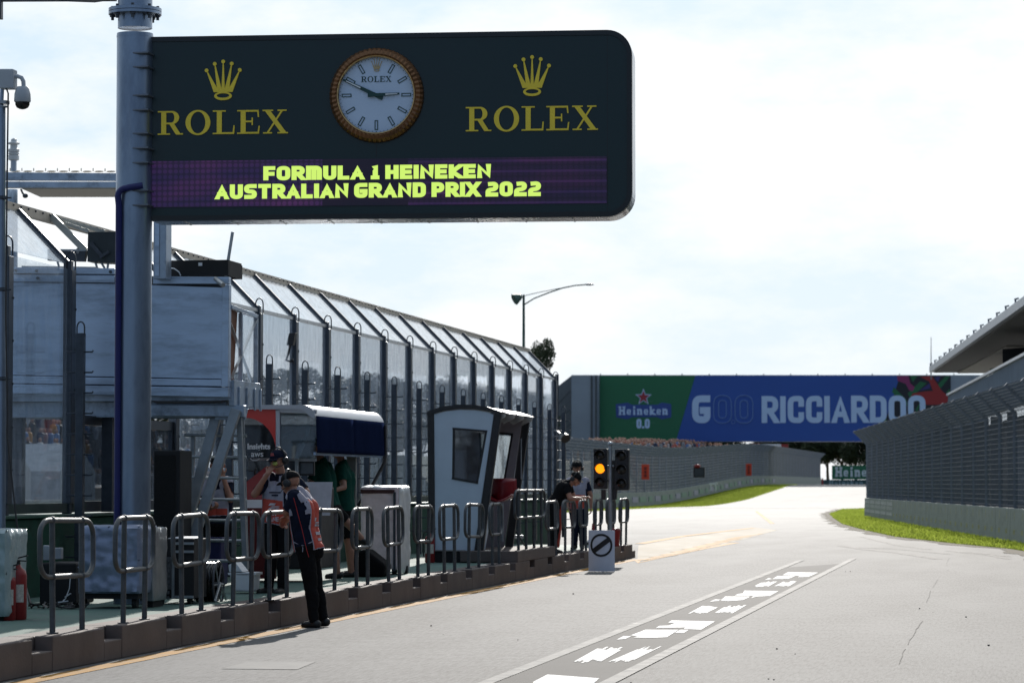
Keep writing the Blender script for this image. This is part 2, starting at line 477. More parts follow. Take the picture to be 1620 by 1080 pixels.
def lettering(mb, txt, x0, x1, y0, y1, T, t=0.3, r=0.3, wide=1.0, gap=0.16, depth=0.004, serif=False, cells=None, outline=False, dj=.0006):
    """fills the box x0..x1, y0..y1 of a plane with the word txt; T maps (x, y, lift) to a 3-D point"""
    H = y1 - y0
    ws = []
    for ch in txt:
        if ch == ' ': ws.append(0.38 * wide)
        elif ch == '.': ws.append(t)
        else: ws.append(GL[ch][1] * wide + t)
    tot = sum(ws) + gap * (len(txt) - 1)
    kx = (x1 - x0) / tot                                   # width of one unit
    x = 0.0; lift = 0
    for ch, w in zip(txt, ws):
        if ch == '.':
            a = (x0 + x * kx, y0); s_ = t * kx
            q = [T(a[0], a[1], 0), T(a[0] + s_, a[1], 0), T(a[0] + s_, a[1] + t * H, 0), T(a[0], a[1] + t * H, 0)]
            mb.prism(q, T(0, 0, depth) - T(0, 0, 0))
        elif ch != ' ':
            strokes = SERIF_H if (serif and ch == 'H') else GL[ch][0]
            for j, (pts, cl, rd, sharp) in enumerate(strokes):
                tt = t * .66 if (serif and ch == 'e') else t
                pp = []
                for (u, v_) in pts:
                    pp.append((t / 2 + u * (w - t), t / 2 + v_ * (1 - t)))
                if serif and j >= 1 and pts[0][1] == pts[-1][1] and abs(pts[0][0] - pts[-1][0]) < 1.05 and not (ch == 'H' and j == 2):
                    tt = t * 0.62
                pl = rnd_poly(pp, r if rd else 0, bool(cl), 6, sharp)
                if not cl and len(pl) > 1:                   # square ends, trimmed to the cell
                    for e0, e1 in ((0, 1), (-1, -2)):
                        d_ = (pl[e0] - pl[e1]).normalized()
                        if min(abs(d_.x), abs(d_.y)) < .05: pl[e0] = pl[e0] + d_ * (tt / 2 * .92)
                A, B = stroke(pl, tt, bool(cl))
                if not cl and len(pl) > 1:                   # slanting strokes end level with the line
                    for e0, e1 in ((0, 1), (-1, -2)):
                        d_ = (pl[e0] - pl[e1]).normalized()
                        if min(abs(d_.x), abs(d_.y)) >= .05:
                            tg = 1.0 if pl[e0].y > 1 - t / 2 - .01 else (0.0 if pl[e0].y < t / 2 + .01 else None)
                            if tg is not None:
                                for S2 in (A, B): S2[e0] = S2[e0] + d_ * ((tg - S2[e0].y) / d_.y)
                clip01(A); clip01(B)
                if serif and ch == 'H' and j > 2: pass
                dz = depth + dj * j; dk = dj * .8 / max(1, len(pl))
                n = len(pl)
                def G(p, l): return T(x0 + (x + p.x) * kx, y0 + p.y * H, l)
                if outline:
                    for side in (A, B):
                        q = [G(p, dz) for p in side]
                        mb.tube(q, 0.035, 5, closed=bool(cl))
                    continue
                vs_ = [G(p, 0) for p in A] + [G(p, 0) for p in B] + [G(p, dz + dk * q_) for q_, p in enumerate(A)] + [G(p, dz + dk * q_) for q_, p in enumerate(B)]
                fs = []
                m = n if cl else n - 1
                for i in range(m):
                    k = (i + 1) % n
                    fs += [(i, k, n + k, n + i), (2*n+i, 3*n+i, 3*n+k, 2*n+k), (i, 2*n+i, 2*n+k, k), (n+i, n+k, 3*n+k, 3*n+i)]
                if not cl:
                    fs += [(0, n, 3*n, 2*n), (n-1, 3*n-1, 4*n-1, 2*n-1)][:1] + [(n-1, 3*n-1, 4*n-1, 2*n-1)]
                mb.add(vs_, fs)
        x += w + gap
    return mb
# serif capitals R O L E X: solid polygons in a cell of height 1
def roman(mb, word, x0, x1, y0, y1, T, depth=0.006):
    W = {'R': 1.02, 'O': 1.0, 'L': .88, 'E': .92, 'X': 1.02}
    g = 0.10
    tot = sum(W[c] for c in word) + g * (len(word) - 1)
    k = (x1 - x0) / tot; H = y1 - y0; x = 0.0
    for c in word:
        def poly(pts, j=0):
            d = depth + 0.0008 * j
            q = [T(x0 + (x + a) * k, y0 + b * H, 0) for a, b in pts]
            mb.prism(q, T(0, 0, d) - T(0, 0, 0))
        def rect(a, b, c_, d, j=0): poly([(a, b), (c_, b), (c_, d), (a, d)], j)
        def ring(cx, cy, rx, ry, ix, iy, a0=0, a1=360, j=0, n=40):
            vs_ = []; fs = []; d = depth + 0.0008 * j
            m = n + 1
            for q in range(m):
                an = R(a0 + (a1 - a0) * q / n)
                for (ux, uy) in ((rx, ry), (ix, iy)):
                    for l in (0, d):
                        vs_.append(T(x0 + (x + cx + ux * math.cos(an)) * k, y0 + (cy + uy * math.sin(an)) * H, l))
            for q in range(n):
                a = q * 4; b = a + 4
                fs += [(a+1, b+1, b+3, a+3), (a, a+2, b+2, b), (a, b, b+1, a+1), (a+2, a+3, b+3, b+2)]
            mb.add(vs_, fs)
        if c == 'O':
            ring(.5, .5, .5, .53, .30, .46)
        elif c == 'L':
            rect(.16, 0, .36, 1); rect(0, 0, .52, .055, 1); rect(0, .945, .52, 1, 1)
            rect(.36, 0, .86, .075, 2); poly([(.80, .04), (.86, .04), (.88, .36), (.83, .36)], 3)
        elif c == 'E':
            rect(.14, 0, .34, 1); rect(0, 0, .5, .055, 1); rect(0, .945, .5, 1, 1)
            rect(.34, 0, .88, .075, 2); rect(.34, .925, .86, 1, 2); rect(.34, .485, .62, .555, 2)
            poly([(.82, .04), (.88, .04), (.91, .33), (.86, .33)], 3); poly([(.80, .96), (.86, .96), (.88, .70), (.83, .70)], 3)
            poly([(.58, .36), (.63, .36), (.63, .68), (.58, .68)], 3)
        elif c == 'R':
            rect(.14, 0, .34, 1); rect(0, 0, .5, .055, 1); rect(0, .945, .4, 1, 1)
            rect(.34, .93, .56, 1, 2); rect(.34, .44, .56, .51, 2)
            ring(.56, .72, .30, .28, .11, .21, -90, 90, 3)
            poly([(.46, .46), (.66, .46), (.92, .03), (.72, .03)], 4); rect(.74, 0, 1.02, .055, 5)
        elif c == 'X':
            poly([(.08, .97), (.30, .97), (.96, .03), (.74, .03)], 0)
            poly([(.74, .97), (.82, .97), (.24, .03), (.16, .03)], 1)
            rect(.0, .945, .42, 1, 2); rect(.60, .945, .96, 1, 2); rect(.02, 0, .38, .055, 2); rect(.60, 0, 1.02, .055, 2)
        x += W[c] + g
    return mb
def crown(mb, x0, x1, y0, y1, T, depth=0.006, ring_only=True):
    """five-pointed coronet in the box"""
    W = x1 - x0; H = y1 - y0; cx = (x0 + x1) / 2
    tips = [(-.46, .74), (-.235, .90), (0, .955), (.235, .90), (.46, .74)]
    feet = [(-.25, -.12), (-.17, -.03), (-.055, .055), (.05, .155), (.14, .25)]
    base = [(-.26, -.10), (-.16, -.02), (-.05, .05), (.02, .16), (.10, .26)]
    def G(u, v_, l): return T(cx + u * W, y0 + v_ * H, l)
    for j, (tx, ty) in enumerate(tips):
        b0, b1 = base[j]
        q = [(b0 * 1.0, .2), (b1, .2), (tx + .012, ty), (tx - .012, ty)]
        mb.prism([G(a, b, 0) for a, b in q], G(0, 0, depth + .0006 * j) - G(0, 0, 0))
        q = [(tx + .052 * math.cos(R(a)), ty + .052 * W / H * math.sin(R(a))) for a in range(0, 360, 20)]
        mb.prism([G(a, b, 0) for a, b in q], G(0, 0, depth + .004 + .0004 * j) - G(0, 0, 0))
    # bowl of the coronet and its open oval
    q = [(-.27, .22), (.27, .22), (.245, .10)] + [(.235 * math.cos(R(a)), .085 + .085 * math.sin(R(a))) for a in range(0, -181, -15)] + [(-.245, .10)]
    n = 28; vs_ = []; fs = []
    out = [(.245 * math.cos(2*math.pi*i/n), .105 + .105 * math.sin(2*math.pi*i/n)) for i in range(n)]
    inn = [(.175 * math.cos(2*math.pi*i/n), .115 + .055 * math.sin(2*math.pi*i/n)) for i in range(n)]
    d = depth + .005
    for i in range(n):
        vs_ += [G(*out[i], 0), G(*inn[i], 0), G(*out[i], d), G(*inn[i], d)]
    for i in range(n):
        a = 4 * i; b = 4 * ((i + 1) % n)
        fs += [(a+2, b+2, b+3, a+3), (a, a+1, b+1, b), (a, b, b+2, a+2), (a+1, a+3, b+3, b+1)]
    mb.add(vs_, fs)
    return mb
def font_text(name, txt, size, mat, parent, M4, offset=0.0, depth=0.002, xs=1.0):
    cu = bpy.data.curves.new(name, 'FONT'); cu.body = txt; cu.size = size; cu.offset = offset; cu.extrude = depth
    cu.align_x = 'LEFT'
    tmp = bpy.data.objects.new(name, cu); COL.objects.link(tmp)
    dg = bpy.context.evaluated_depsgraph_get()
    me = bpy.data.meshes.new_from_object(tmp.evaluated_get(dg))
    bpy.data.objects.remove(tmp); bpy.data.curves.remove(cu)
    me.transform(Matrix.Translation(-off_of(parent)) @ M4 @ Matrix.Diagonal((xs, 1, 1, 1)))
    me.materials.clear(); me.materials.append(mat)
    o = bpy.data.objects.new(name, me); COL.objects.link(o); o.parent = parent
    return o

# ------------------------------------------------------------------ ground, road, grass
def gz(y):
    """the lane is level for 225 m, then climbs to the far corner"""
    t = min(1, max(0, (y - 225) / 120.0))
    return 1.58 * t * t * (3 - 2 * t)
def ribbon(name, mat, left, right, lift, ys, kind='structure', nx=1, obj_mb=None):
    mb = obj_mb or MB()
    n = len(mb.v); vs_ = []; fs = []
    for y in ys:
        a = left(y) if callable(left) else left
        b = right(y) if callable(right) else right
        for i in range(nx + 1):
            vs_.append((a + (b - a) * i / nx, y, gz(y) + lift))
    m = nx + 1
    for j in range(len(ys) - 1):
        for i in range(nx):
            fs.append((j*m+i, j*m+i+1, (j+1)*m+i+1, (j+1)*m+i))
    mb.add(vs_, fs)
    if obj_mb is not None: return mb
    o = mb.build(name, mat)
    return tag(o, kind=kind)
def frange(a, b, s):
    n = max(1, int(math.ceil((b - a) / s)))
    return [a + (b - a) * i / n for i in range(n + 1)]
def lerp_tab(tab):
    def f(y):
        if y <= tab[0][0]: return tab[0][1]
        for (y0, x0), (y1, x1) in zip(tab, tab[1:]):
            if y <= y1: return x0 + (x1 - x0) * (y - y0) / (y1 - y0)
        return tab[-1][1]
    return f

def asphalt_mat(name, c_lo, c_hi, agg=0.22, rough=0.75, spec=0.12, far=None):
    m = bpy.data.materials.new(name); m.use_nodes = True
    nt = m.node_tree; b = nt.nodes['Principled BSDF']; L = nt.links.new
    t = nt.nodes.new('ShaderNodeTexCoord')
    def noi(scale, st, det=5, ro=.6):
        q = nt.nodes.new('ShaderNodeMapping'); q.inputs['Scale'].default_value = st; L(t.outputs['Object'], q.inputs['Vector'])
        n = nt.nodes.new('ShaderNodeTexNoise'); n.inputs['Scale'].default_value = scale; n.inputs['Detail'].default_value = det
        n.inputs['Roughness'].default_value = ro; L(q.outputs['Vector'], n.inputs['Vector']); return n.outputs['Fac']
    big = noi(0.16, (1.6, .35, 1)); mid = noi(0.9, (1.0, .18, 1)); fine = noi(30, (1, .09, 1), 4, .85); tr = noi(2.2, (.06, 1.4, 1), 4)
    def mad(a, k, c):
        q = nt.nodes.new('ShaderNodeMath'); q.operation = 'MULTIPLY_ADD'; L(a, q.inputs[0]); q.inputs[1].default_value = k
        if isinstance(c, float): q.inputs[2].default_value = c
        else: L(c, q.inputs[2])
        return q.outputs[0]
    s = mad(big, .95, -.36); s = mad(mid, .62, s); s = mad(tr, .30, s); s = mad(fine, agg * 2.2, s); s = mad(s, 1.0, -(agg - .22) * 1.1)
    r = nt.nodes.new('ShaderNodeValToRGB')
    r.color_ramp.elements[0].position = .25; r.color_ramp.elements[0].color = (*c_lo, 1)
    r.color_ramp.elements[1].position = 1.05 if False else 1.0; r.color_ramp.elements[1].color = (*c_hi, 1)
    L(s, r.inputs['Fac']); L(r.outputs['Color'], b.inputs['Base Color'])
    b.inputs['Roughness'].default_value = rough; b.inputs['Specular IOR Level'].default_value = spec
    if far:                                                  # paler and shinier with distance: glancing sun glare put into the colour
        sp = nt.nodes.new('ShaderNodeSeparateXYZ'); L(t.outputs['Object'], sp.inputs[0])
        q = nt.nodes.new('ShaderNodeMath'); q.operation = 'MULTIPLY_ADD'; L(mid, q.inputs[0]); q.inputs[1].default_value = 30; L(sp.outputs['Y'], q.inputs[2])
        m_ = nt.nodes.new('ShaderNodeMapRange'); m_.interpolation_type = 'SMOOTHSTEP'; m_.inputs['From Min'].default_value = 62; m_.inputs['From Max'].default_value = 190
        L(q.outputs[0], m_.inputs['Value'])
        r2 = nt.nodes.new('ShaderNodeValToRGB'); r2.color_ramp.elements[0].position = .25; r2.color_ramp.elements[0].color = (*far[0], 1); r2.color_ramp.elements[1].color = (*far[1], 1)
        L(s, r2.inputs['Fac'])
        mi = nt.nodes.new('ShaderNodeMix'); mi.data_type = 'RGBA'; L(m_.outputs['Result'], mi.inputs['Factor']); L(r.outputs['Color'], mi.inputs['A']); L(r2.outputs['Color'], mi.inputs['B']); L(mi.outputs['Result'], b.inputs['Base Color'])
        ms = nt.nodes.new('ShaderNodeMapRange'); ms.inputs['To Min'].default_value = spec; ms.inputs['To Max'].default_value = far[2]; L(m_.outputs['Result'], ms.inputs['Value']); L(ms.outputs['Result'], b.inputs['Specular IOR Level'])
    bp = nt.nodes.new('ShaderNodeBump'); bp.inputs['Strength'].default_value = .35; bp.inputs['Distance'].default_value = .01
    L(fine, bp.inputs['Height']); L(bp.outputs['Normal'], b.inputs['Normal'])
    return m
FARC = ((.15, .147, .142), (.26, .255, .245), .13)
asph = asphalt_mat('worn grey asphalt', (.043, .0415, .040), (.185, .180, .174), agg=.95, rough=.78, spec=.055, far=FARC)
asph_far = asphalt_mat('glare pale far asphalt', *FARC[:2], .95, rough=.78, spec=.13)  # far copy, paler so the sun glare sits in its colour
asph_dark = asphalt_mat('dark painted asphalt', (.05, .048, .046), (.105, .10, .096), .12, spec=.05, rough=.8)
grassm = grass_mat('mown grass', (.18, .21, .035), (.29, .36, .05), (.40, .44, .11))
bladem = grass_mat('grass blades', (.22, .26, .04), (.34, .43, .06), (.46, .50, .13))
earthm = M('dry verge', (.12, .12, .05), .9, 0, .4, .05, col2=(.16, .17, .07))

gy = frange(-60, 220, 20) + frange(230, 360, 8)[0:] + frange(380, 900, 60) + [1500, 2500]
ribbon('ground', earthm, -1500, 1500, -0.02, gy, nx=2)
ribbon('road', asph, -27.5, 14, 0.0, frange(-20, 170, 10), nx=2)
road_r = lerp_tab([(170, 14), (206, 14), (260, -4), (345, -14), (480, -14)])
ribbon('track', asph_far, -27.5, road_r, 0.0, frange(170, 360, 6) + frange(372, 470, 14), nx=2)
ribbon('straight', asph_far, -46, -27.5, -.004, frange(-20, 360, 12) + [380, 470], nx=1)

# grass along the far left fence and the wedge of grass in front of the right wall
gl_r = lerp_tab([(150, -26.2), (215, -24.2), (225, -22.6), (260, -22.2), (310, -22.8), (350, -24.4), (390, -26.8)])
def grass_strip(name, lf, rf, ys, lift=.012, blades=2600, seed=1):
    mb = MB(); ribbon(name, grassm, lf, rf, lift, ys, obj_mb=mb, nx=3)
    rng = random.Random(seed)
    o = mb.build(name, grassm); tag(o, kind='structure')
    tb = MB()
    for _ in range(blades):
        y = rng.uniform(ys[0], ys[-1]); a = lf(y) if callable(lf) else lf; b = rf(y) if callable(rf) else rf
        if b - a < .05: continue
        q = rng.random()
        if rng.random() < .35: q = 1 - rng.random() ** 2 * .06     # ragged edge along the asphalt
        x = a + (b - a) * q + rng.uniform(-.04, .08)
        h = rng.uniform(.03, .09); w = rng.uniform(.012, .035); an = rng.uniform(0, 3.14)
        dx, dy = math.cos(an) * w, math.sin(an) * w; z = gz(y) + lift - .005
        tb.add([(x-dx, y-dy, z), (x+dx, y+dy, z), (x + rng.uniform(-.05, .05), y + rng.uniform(-.05, .05), z + h)], [(0, 1, 2)])
    g = tb.build('grass_tufts', bladem)
    tag(g, 'short grass blades growing on the %s' % ('strip below the far left fence' if seed == 1 else 'wedge before the right wall'), 'grass', kind='stuff')
    return o
soil = M('dry soil edge', (.20, .165, .115), .9, 0, .3, 1.5, spec=.05, dirt=(.15, .145, .13), dirt_scale=3, dirt_pos=(.42, .62))
grass_strip('grass_verge', -27.3, gl_r, frange(150, 390, 6), seed=1, blades=9000)
FR = lambda y: .43 - .107 * (y - 86)                       # line of the right wall
ga_l = lerp_tab([(60, 1.2), (76.7, .30), (81, -.70), (86, -1.75), (95.4, -3.5), (110, -5.2), (126, -6.8), (148, -8.4), (170, -9.9), (200, -10.8), (209, -9)])
ga_r = lerp_tab([(60, 3.3), (86, .5), (157, -7.1), (190, -6.6), (209, -9)])
def soil_l(y): return ga_l(y) - .42 - .16 * math.sin(y * .7) - .1 * math.sin(y * 1.9)
ribbon('soil_edge', soil, soil_l, lambda y: ga_l(y) + .3, .007, frange(60, 207, 1.2))
grass_strip('grass_wedge', ga_l, ga_r, frange(60, 209, 3), seed=2, blades=24000)

# ------------------------------------------------------------------ paint and marks on the road
yel = M('worn yellow paint', (.42, .21, .035), .75, 0, .3, 3, spec=.06, dirt=(.22, .19, .15), dirt_scale=5, dirt_pos=(.5, .7))
wline = M('worn white line', (.165, .162, .157), .75, 0, .2, 4, spec=.06, dirt=(.13, .127, .122), dirt_scale=6, dirt_pos=(.5, .75))
wpaint = M('fresh white paint', (.62, .62, .61), .7, 0, .05, 6, dirt=(.22, .215, .21), dirt_scale=7, dirt_pos=(.53, .74), spec=.06)
tanp = M('faded tan paint', (.24, .19, .12), .75, spec=.06, metal=0, var=.3, scale=.8, dirt=(.24, .22, .19), dirt_scale=2, dirt_pos=(.45, .7))
tyre = M('tyre rubber mark', (.03, .03, .03), .75, spec=.06, metal=0, var=.5, scale=2, dirt=(.11, .108, .105), dirt_scale=3, dirt_pos=(.46, .66))
def ground_poly(mb, pix, lift):
    mb.add([PZ(a, b, lift) for a, b in pix], [tuple(range(len(pix)))])
def ground_line(mb, pts, w, lift):
    """ribbon along ground points given in metres"""
    pts = [Vector((p[0], p[1])) for p in pts]
    A, B = stroke(pts, w, False)
    n = len(pts)
    vs_ = [(p.x, p.y, gz(p.y) + lift) for p in A] + [(p.x, p.y, gz(p.y) + lift) for p in B]
    mb.add(vs_, [(i, n + i, n + i + 1, i + 1) for i in range(n - 1)])
mb = MB()
ground_line(mb, [(-8.02, y) for y in frange(20, 66, 4)], .20, .004)
e = [PZ(1010, 890), PZ(1060, 878), PZ(1120, 866), PZ(1165, 858)]
ground_line(mb, [(-8.02, 66)] + [(p.x, p.y) for p in e], .22, .0045)
q = [PZ(1012, 860), PZ(1080, 848), PZ(1130, 842), PZ(1190, 835)]
ground_line(mb, [(p.x, p.y) for p in q], .3, .009)
q = [PZ(1196, 808), PZ(1222, 828)]
ground_line(mb, [(p.x, p.y) for p in q], .2, .004)
tag(mb.build('kerb_line', yel), kind='structure')
mb = MB()
ground_poly(mb, [(1008, 888), (1010, 862), (1080, 849), (1130, 843), (1190, 833), (1230, 838), (1180, 852), (1125, 865), (1060, 878)], .004)
tag(mb.build('painted_verge', tanp), kind='structure')
mb = MB()
for i in range(9):
    a = 1014 + i * 17; b = 886 - i * 4.2
    q0 = PZ(a, b); q1 = PZ(a + 55, b - 8.5)
    ground_line(mb, [(q0.x, q0.y), (q1.x, q1.y)], .16, .0085)
tag(mb.build('verge_stripes', yel), kind='structure')
def lane_x(px, py):                                        # ground metres of a photo point
    p = PZ(px, py); return (p.x, p.y)
mb = MB()
l0, l1 = lane_x(770, 1080), lane_x(1268, 886)
r0, r1 = lane_x(962, 1080), lane_x(1345, 886)
def ext(a, b, k): return (a[0] + (b[0] - a[0]) * k, a[1] + (b[1] - a[1]) * k)
ground_line(mb, [ext(l0, l1, -.3), l0, l1], .13, .008)
ground_line(mb, [ext(r0, r1, -.3), r0, r1, ext(r0, r1, 1.04)], .13, .008)
tag(mb.build('lane_lines', wline), kind='structure')
mb = MB()
d0, d1 = ext(l0, l1, -.3), ext(l0, l1, .86); d2, d3 = ext(r0, r1, .93), ext(r0, r1, -.3)
mb.add([(d0[0]+.03, d0[1], .004), (d3[0]-.03, d3[1], .004), (d2[0]-.03, d2[1], .004), (d1[0]+.03, d1[1], .004)], [(0, 1, 2, 3)])
tag(mb.build('dark_panel', asph_dark), kind='structure')
# white emblem blocks and rows of slanted characters painted inside the dark panel
mb = MB()
rng = random.Random(3)
def cz_(pl): return [(880 + a / 3.682, 880 + b / 3.682) for a, b in pl]
big = [[(843, 1078), (866, 1066), (948, 1072), (930, 1088), (850, 1092)]] + [cz_(q) for q in (
       [(672, 370), (925, 376), (845, 424), (742, 420), (755, 411), (580, 415), (600, 402), (655, 400), (690, 386), (652, 383)],
       [(690, 443), (742, 444), (772, 425), (722, 425)], [(520, 424), (712, 425), (645, 468), (540, 472), (450, 470), (478, 460), (432, 458)],
       [(352, 482), (402, 478), (437, 462), (392, 461)],
       [(1095, 197), (1295, 200), (1242, 228), (1162, 232), (1135, 241), (1150, 226), (1040, 226), (1060, 216), (1088, 213)],
       [(985, 231), (1132, 231), (1088, 252), (1000, 258), (958, 254)], [(893, 262), (935, 258), (962, 250), (925, 248)],
       [(1350, 90), (1525, 92), (1470, 116), (1408, 119), (1420, 110), (1318, 107)], [(1290, 112), (1396, 112), (1350, 128), (1258, 130)], [(1213, 136), (1258, 129), (1238, 124)])]
for j, pl in enumerate(big): ground_poly(mb, pl, .008 + .0006 * (j % 2))
def mark_row(a, b, c, d, n):
    """n slanted strokes filling the quad a-b (near edge) c-d (far edge)"""
    for i in range(n):
        f0, f1 = (i + .06) / n, (i + .9) / n
        def at(f, g):
            x = (a[0]*(1-f) + b[0]*f) * (1-g) + (d[0]*(1-f) + c[0]*f) * g
            y = (a[1]*(1-f) + b[1]*f) * (1-g) + (d[1]*(1-f) + c[1]*f) * g
            return (x, y)
        s = rng.uniform(0, .22); e_ = 1 - rng.uniform(0, .22)
        ground_poly(mb, [at(f0, s), at(f1, s), at(f1, e_), at(f0, e_)], .008)
mark_row((905, 1047), (945, 1049), (992, 1022), (950, 1022), 9)
mark_row((955, 1049), (993, 1048), (1048, 1021), (1018, 1022), 10)
mark_row((1088, 970), (1114, 971), (1142, 957), (1112, 957), 7)
mark_row((1126, 971), (1158, 970), (1182, 956), (1150, 957), 7)
mark_row((1190, 928), (1214, 928), (1230, 919), (1208, 919), 6)
mark_row((1222, 928), (1248, 927), (1262, 918), (1240, 919), 6)
tag(mb.build('painted_letters', wpaint), kind='structure')
mb = MB(); ground_poly(mb, [(350, 1057), (470, 1058), (500, 1046), (390, 1046)], .004)
tag(mb.build('patch', wline), kind='structure')
mb = MB()
for pts, w in (([(1330, 863), (1362, 868), (1420, 874), (1484, 884)], .22), ([(1358, 866), (1420, 868), (1500, 876)], .18),
               ([(1500, 871), (1560, 877), (1596, 884)], .16), ([(1360, 848), (1420, 862), (1470, 869)], .16), ([(1510, 871), (1596, 880)], .14)):
    ground_line(mb, [lane_x(*p) for p in pts], w, .004)
tag(mb.build('tyre_marks', tyre), kind='structure')
mb = MB()
pts = [(1502, 882), (1496, 900), (1484, 916), (1472, 934), (1466, 952), (1458, 982), (1448, 1000), (1432, 1026), (1422, 1050), (1410, 1078)]
fp = []
for a, b in zip(pts, pts[1:]):
    for k in range(4): fp.append((a[0] + (b[0]-a[0])*k/4 + rng.uniform(-1.6, 1.6), a[1] + (b[1]-a[1])*k/4))
for k in range(0, len(fp) - 4, 4):                         # broken, of uneven width
    if k // 4 in (1, 4): continue
    ground_line(mb, [lane_x(*p) for p in fp[k:k + 4 + (k // 4) % 2]], rng.uniform(.006, .013), .004)
tag(mb.build('road_crack', M('tar filled crack', (.08, .078, .075), .8, spec=.04)), kind='structure')
mb = MB()
ground_line(mb, [(-26, 208), (-18, 209), (-6, 205)], .75, .005)
tag(mb.build('drain', M('dark drain', (.05, .05, .05), .8, spec=.03)), kind='structure')
ps = random.Random(9); mb = MB()
for _ in range(26):                                        # grit and rubber crumbs lying on the asphalt
    x = ps.uniform(-7.5, 1.5); y = ps.uniform(24, 60); r_ = ps.uniform(.004, .016)
    mb.ball((x, y, r_ * .6), r_, (1, 1, .6), 6, 4)
tag(mb.build('grit', blkm), 'dark rubber crumbs scattered on the grey asphalt', 'grit', kind='stuff')

# ------------------------------------------------------------------ pit wall platform and its stepped kerb
KX = -8.24
kerbm = M('brown grey concrete kerb', (.135, .108, .097), .8, 0, .22, 1.1, .12, 35, dirt=(.095, .076, .068), dirt_scale=1.3, dirt_pos=(.48, .75), spec=.25)
PITCH = 2.1
RY = [26.36 + PITCH * i for i in range(20)]               # middle of each tall block / railing
def kerb():
    mb = MB()
    y = RY[0] - PITCH * 4
    while y < 66.8:
        a, b = y - .80, y + 1.30                            # a unit: tall block then notch
        n0 = y + .74
        if b > 66.9: b = 66.9
        n0 = min(n0, b)
        if b - n0 > .05: mb.box(KX, KX - .17, n0 + .0005, b - .006, 0, .185)
        mb.box(KX - .17, KX - .42, a + .006, b - .006, 0, .305)
        mb.box(KX, KX - .17, a + .006, n0, 0, .31)
        y += PITCH
    o = mb.build('kerb', kerbm, bevel=.012)
    tag(o, kind='structure')
    mb = MB()
    mb.box(KX, KX - 1.0, 51.0, 55.3, .312, .5)
    mb.box(KX - .02, KX - .6, 66.91, 67.6, 0, .16)
    tag(mb.build('raised_kerb', kerbm, bevel=.012), kind='structure')
kerb()
floorm = M('pale green painted deck', (.11, .175, .148), .75, 0, .18, 1.5, .1, 30, spec=.1, dirt=(.13, .16, .15), dirt_scale=2.5, dirt_pos=(.48, .7))
mb = MB(); mb.box(-12.4, KX - .425, 14, 66.9, 0, .295)
tag(mb.build('deck', floorm), kind='structure')

# tubular hoop railings, one per block
railm = M('weathered galvanised railing', (.075, .083, .09), .52, .35, .3, 9, .12, 70, dirt=(.10, .10, .10), dirt_scale=5, dirt_pos=(.5, .7))
def hoop_pts(ly, z0, z1, ry, rz, n=7):
    pts = []
    for (sy, sz, a0) in ((1, 1, 0), (-1, 1, 90), (-1, -1, 180), (1, -1, 270)):
        for k in range(n):
            a = R(a0 + 90 * k / (n - 1))
            cy = sy * (ly / 2 - ry); cz = (z1 - rz) if sz > 0 else (z0 + rz)
            pts.append((0, cy + ry * math.cos(a), cz + rz * math.sin(a)))
    return pts
def make_railing():
    t = thing('railing', 'x', 'railing', (0, 0, 0))
    MB().tube(hoop_pts(1.44, .50, 1.0, .22, .14), .024, 10, closed=True).build('hoop', railm, t, smooth=True)
    for s in (-1, 1):
        p = MB().tube([(0, s * .40, 0), (0, s * .40, 1.0)], .026, 10)
        for z in (.50, 1.0): p.ball((0, s * .40, z), .036, (1, 1, 1), 10, 6)
        p.cyl((0, s * .40, 0), (0, s * .40, .012), .055, 12)
        p.build('post', railm, t, smooth=True)
    return t
NEAR = ['leftmost of all, beside the red extinguisher', 'in front of the blue silver equipment cover', 'in front of the open black flight case',
        'in front of the cable reel and white tub', 'that the nearest marshal leans on', 'just right of the nearest marshal in white vest',
        'in front of the bare legs of the green shirted crew', 'in front of the foil covered trolley', 'beside the right edge of the foil trolley',
        'in front of the left post of the white booth', 'in front of the white side of the booth', 'in front of the open doorway of the booth',
        None, None, 'left end of the row where the man in black leans', 'below the arms of the man leaning in black',
        'directly left of the curved white road sign', 'just right of the curved white road sign', 'just right of the signal pole', 'rightmost of all, at the far end of the kerb']
proto = None
for i, y in enumerate(RY):
    if NEAR[i] is None: continue
    yy = y - (.42 if i == 4 else 0)
    if proto is None: o = proto = make_railing()
    else: o = copy_tree(proto)
    o.location = (KX - .12, yy, .308)
    o.rotation_euler = (R((i * 37 % 5 - 2) * .35), R((i * 53 % 7 - 3) * .3), R((i * 29 % 5 - 2) * .8))
    o['label'] = 'grey tubular hoop railing ' + NEAR[i] if i not in (0, 14, 18, 19) else 'grey tubular hoop railing, ' + NEAR[i]
    o['group'] = 'hoop railings along the kerb'
# the wider railing on the raised block
t = thing('wide_railing', 'wider and higher grey railing of four posts on the raised kerb block', 'railing', (KX - .12, 53.1, .5))
MB().tube(hoop_pts(3.4, .55, 1.02, .2, .12), .024, 10, closed=True).build('hoop', railm, t, smooth=True, local=True)
for s in (-1.3, -.45, .45, 1.3):
    p = MB().tube([(0, s, 0), (0, s, 1.02)], .026, 10)
    for z in (.55, 1.02): p.ball((0, s, z), .036, (1, 1, 1), 10, 6)
    p.build('post', railm, t, smooth=True, local=True)
t['_off'] = (KX - .12, 53.1, .5)

# ------------------------------------------------------------------ pit wall with clear debris fence
FX = -11.5
t = thing('pit_wall', 'low green painted concrete wall below the clear fence', 'wall', (FX - .2, 48, 0))
MB().box(FX - .35, FX + .12, 14, 77.2, 0, 1.228).build('wall_body', greenwall, t, bevel=.015)
MB().box(FX - .40, FX + .16, 14, 77.3, 1.232, 1.27).build('coping', M('green steel coping', (.03, .10, .07), .4, .2), t, bevel=.006)

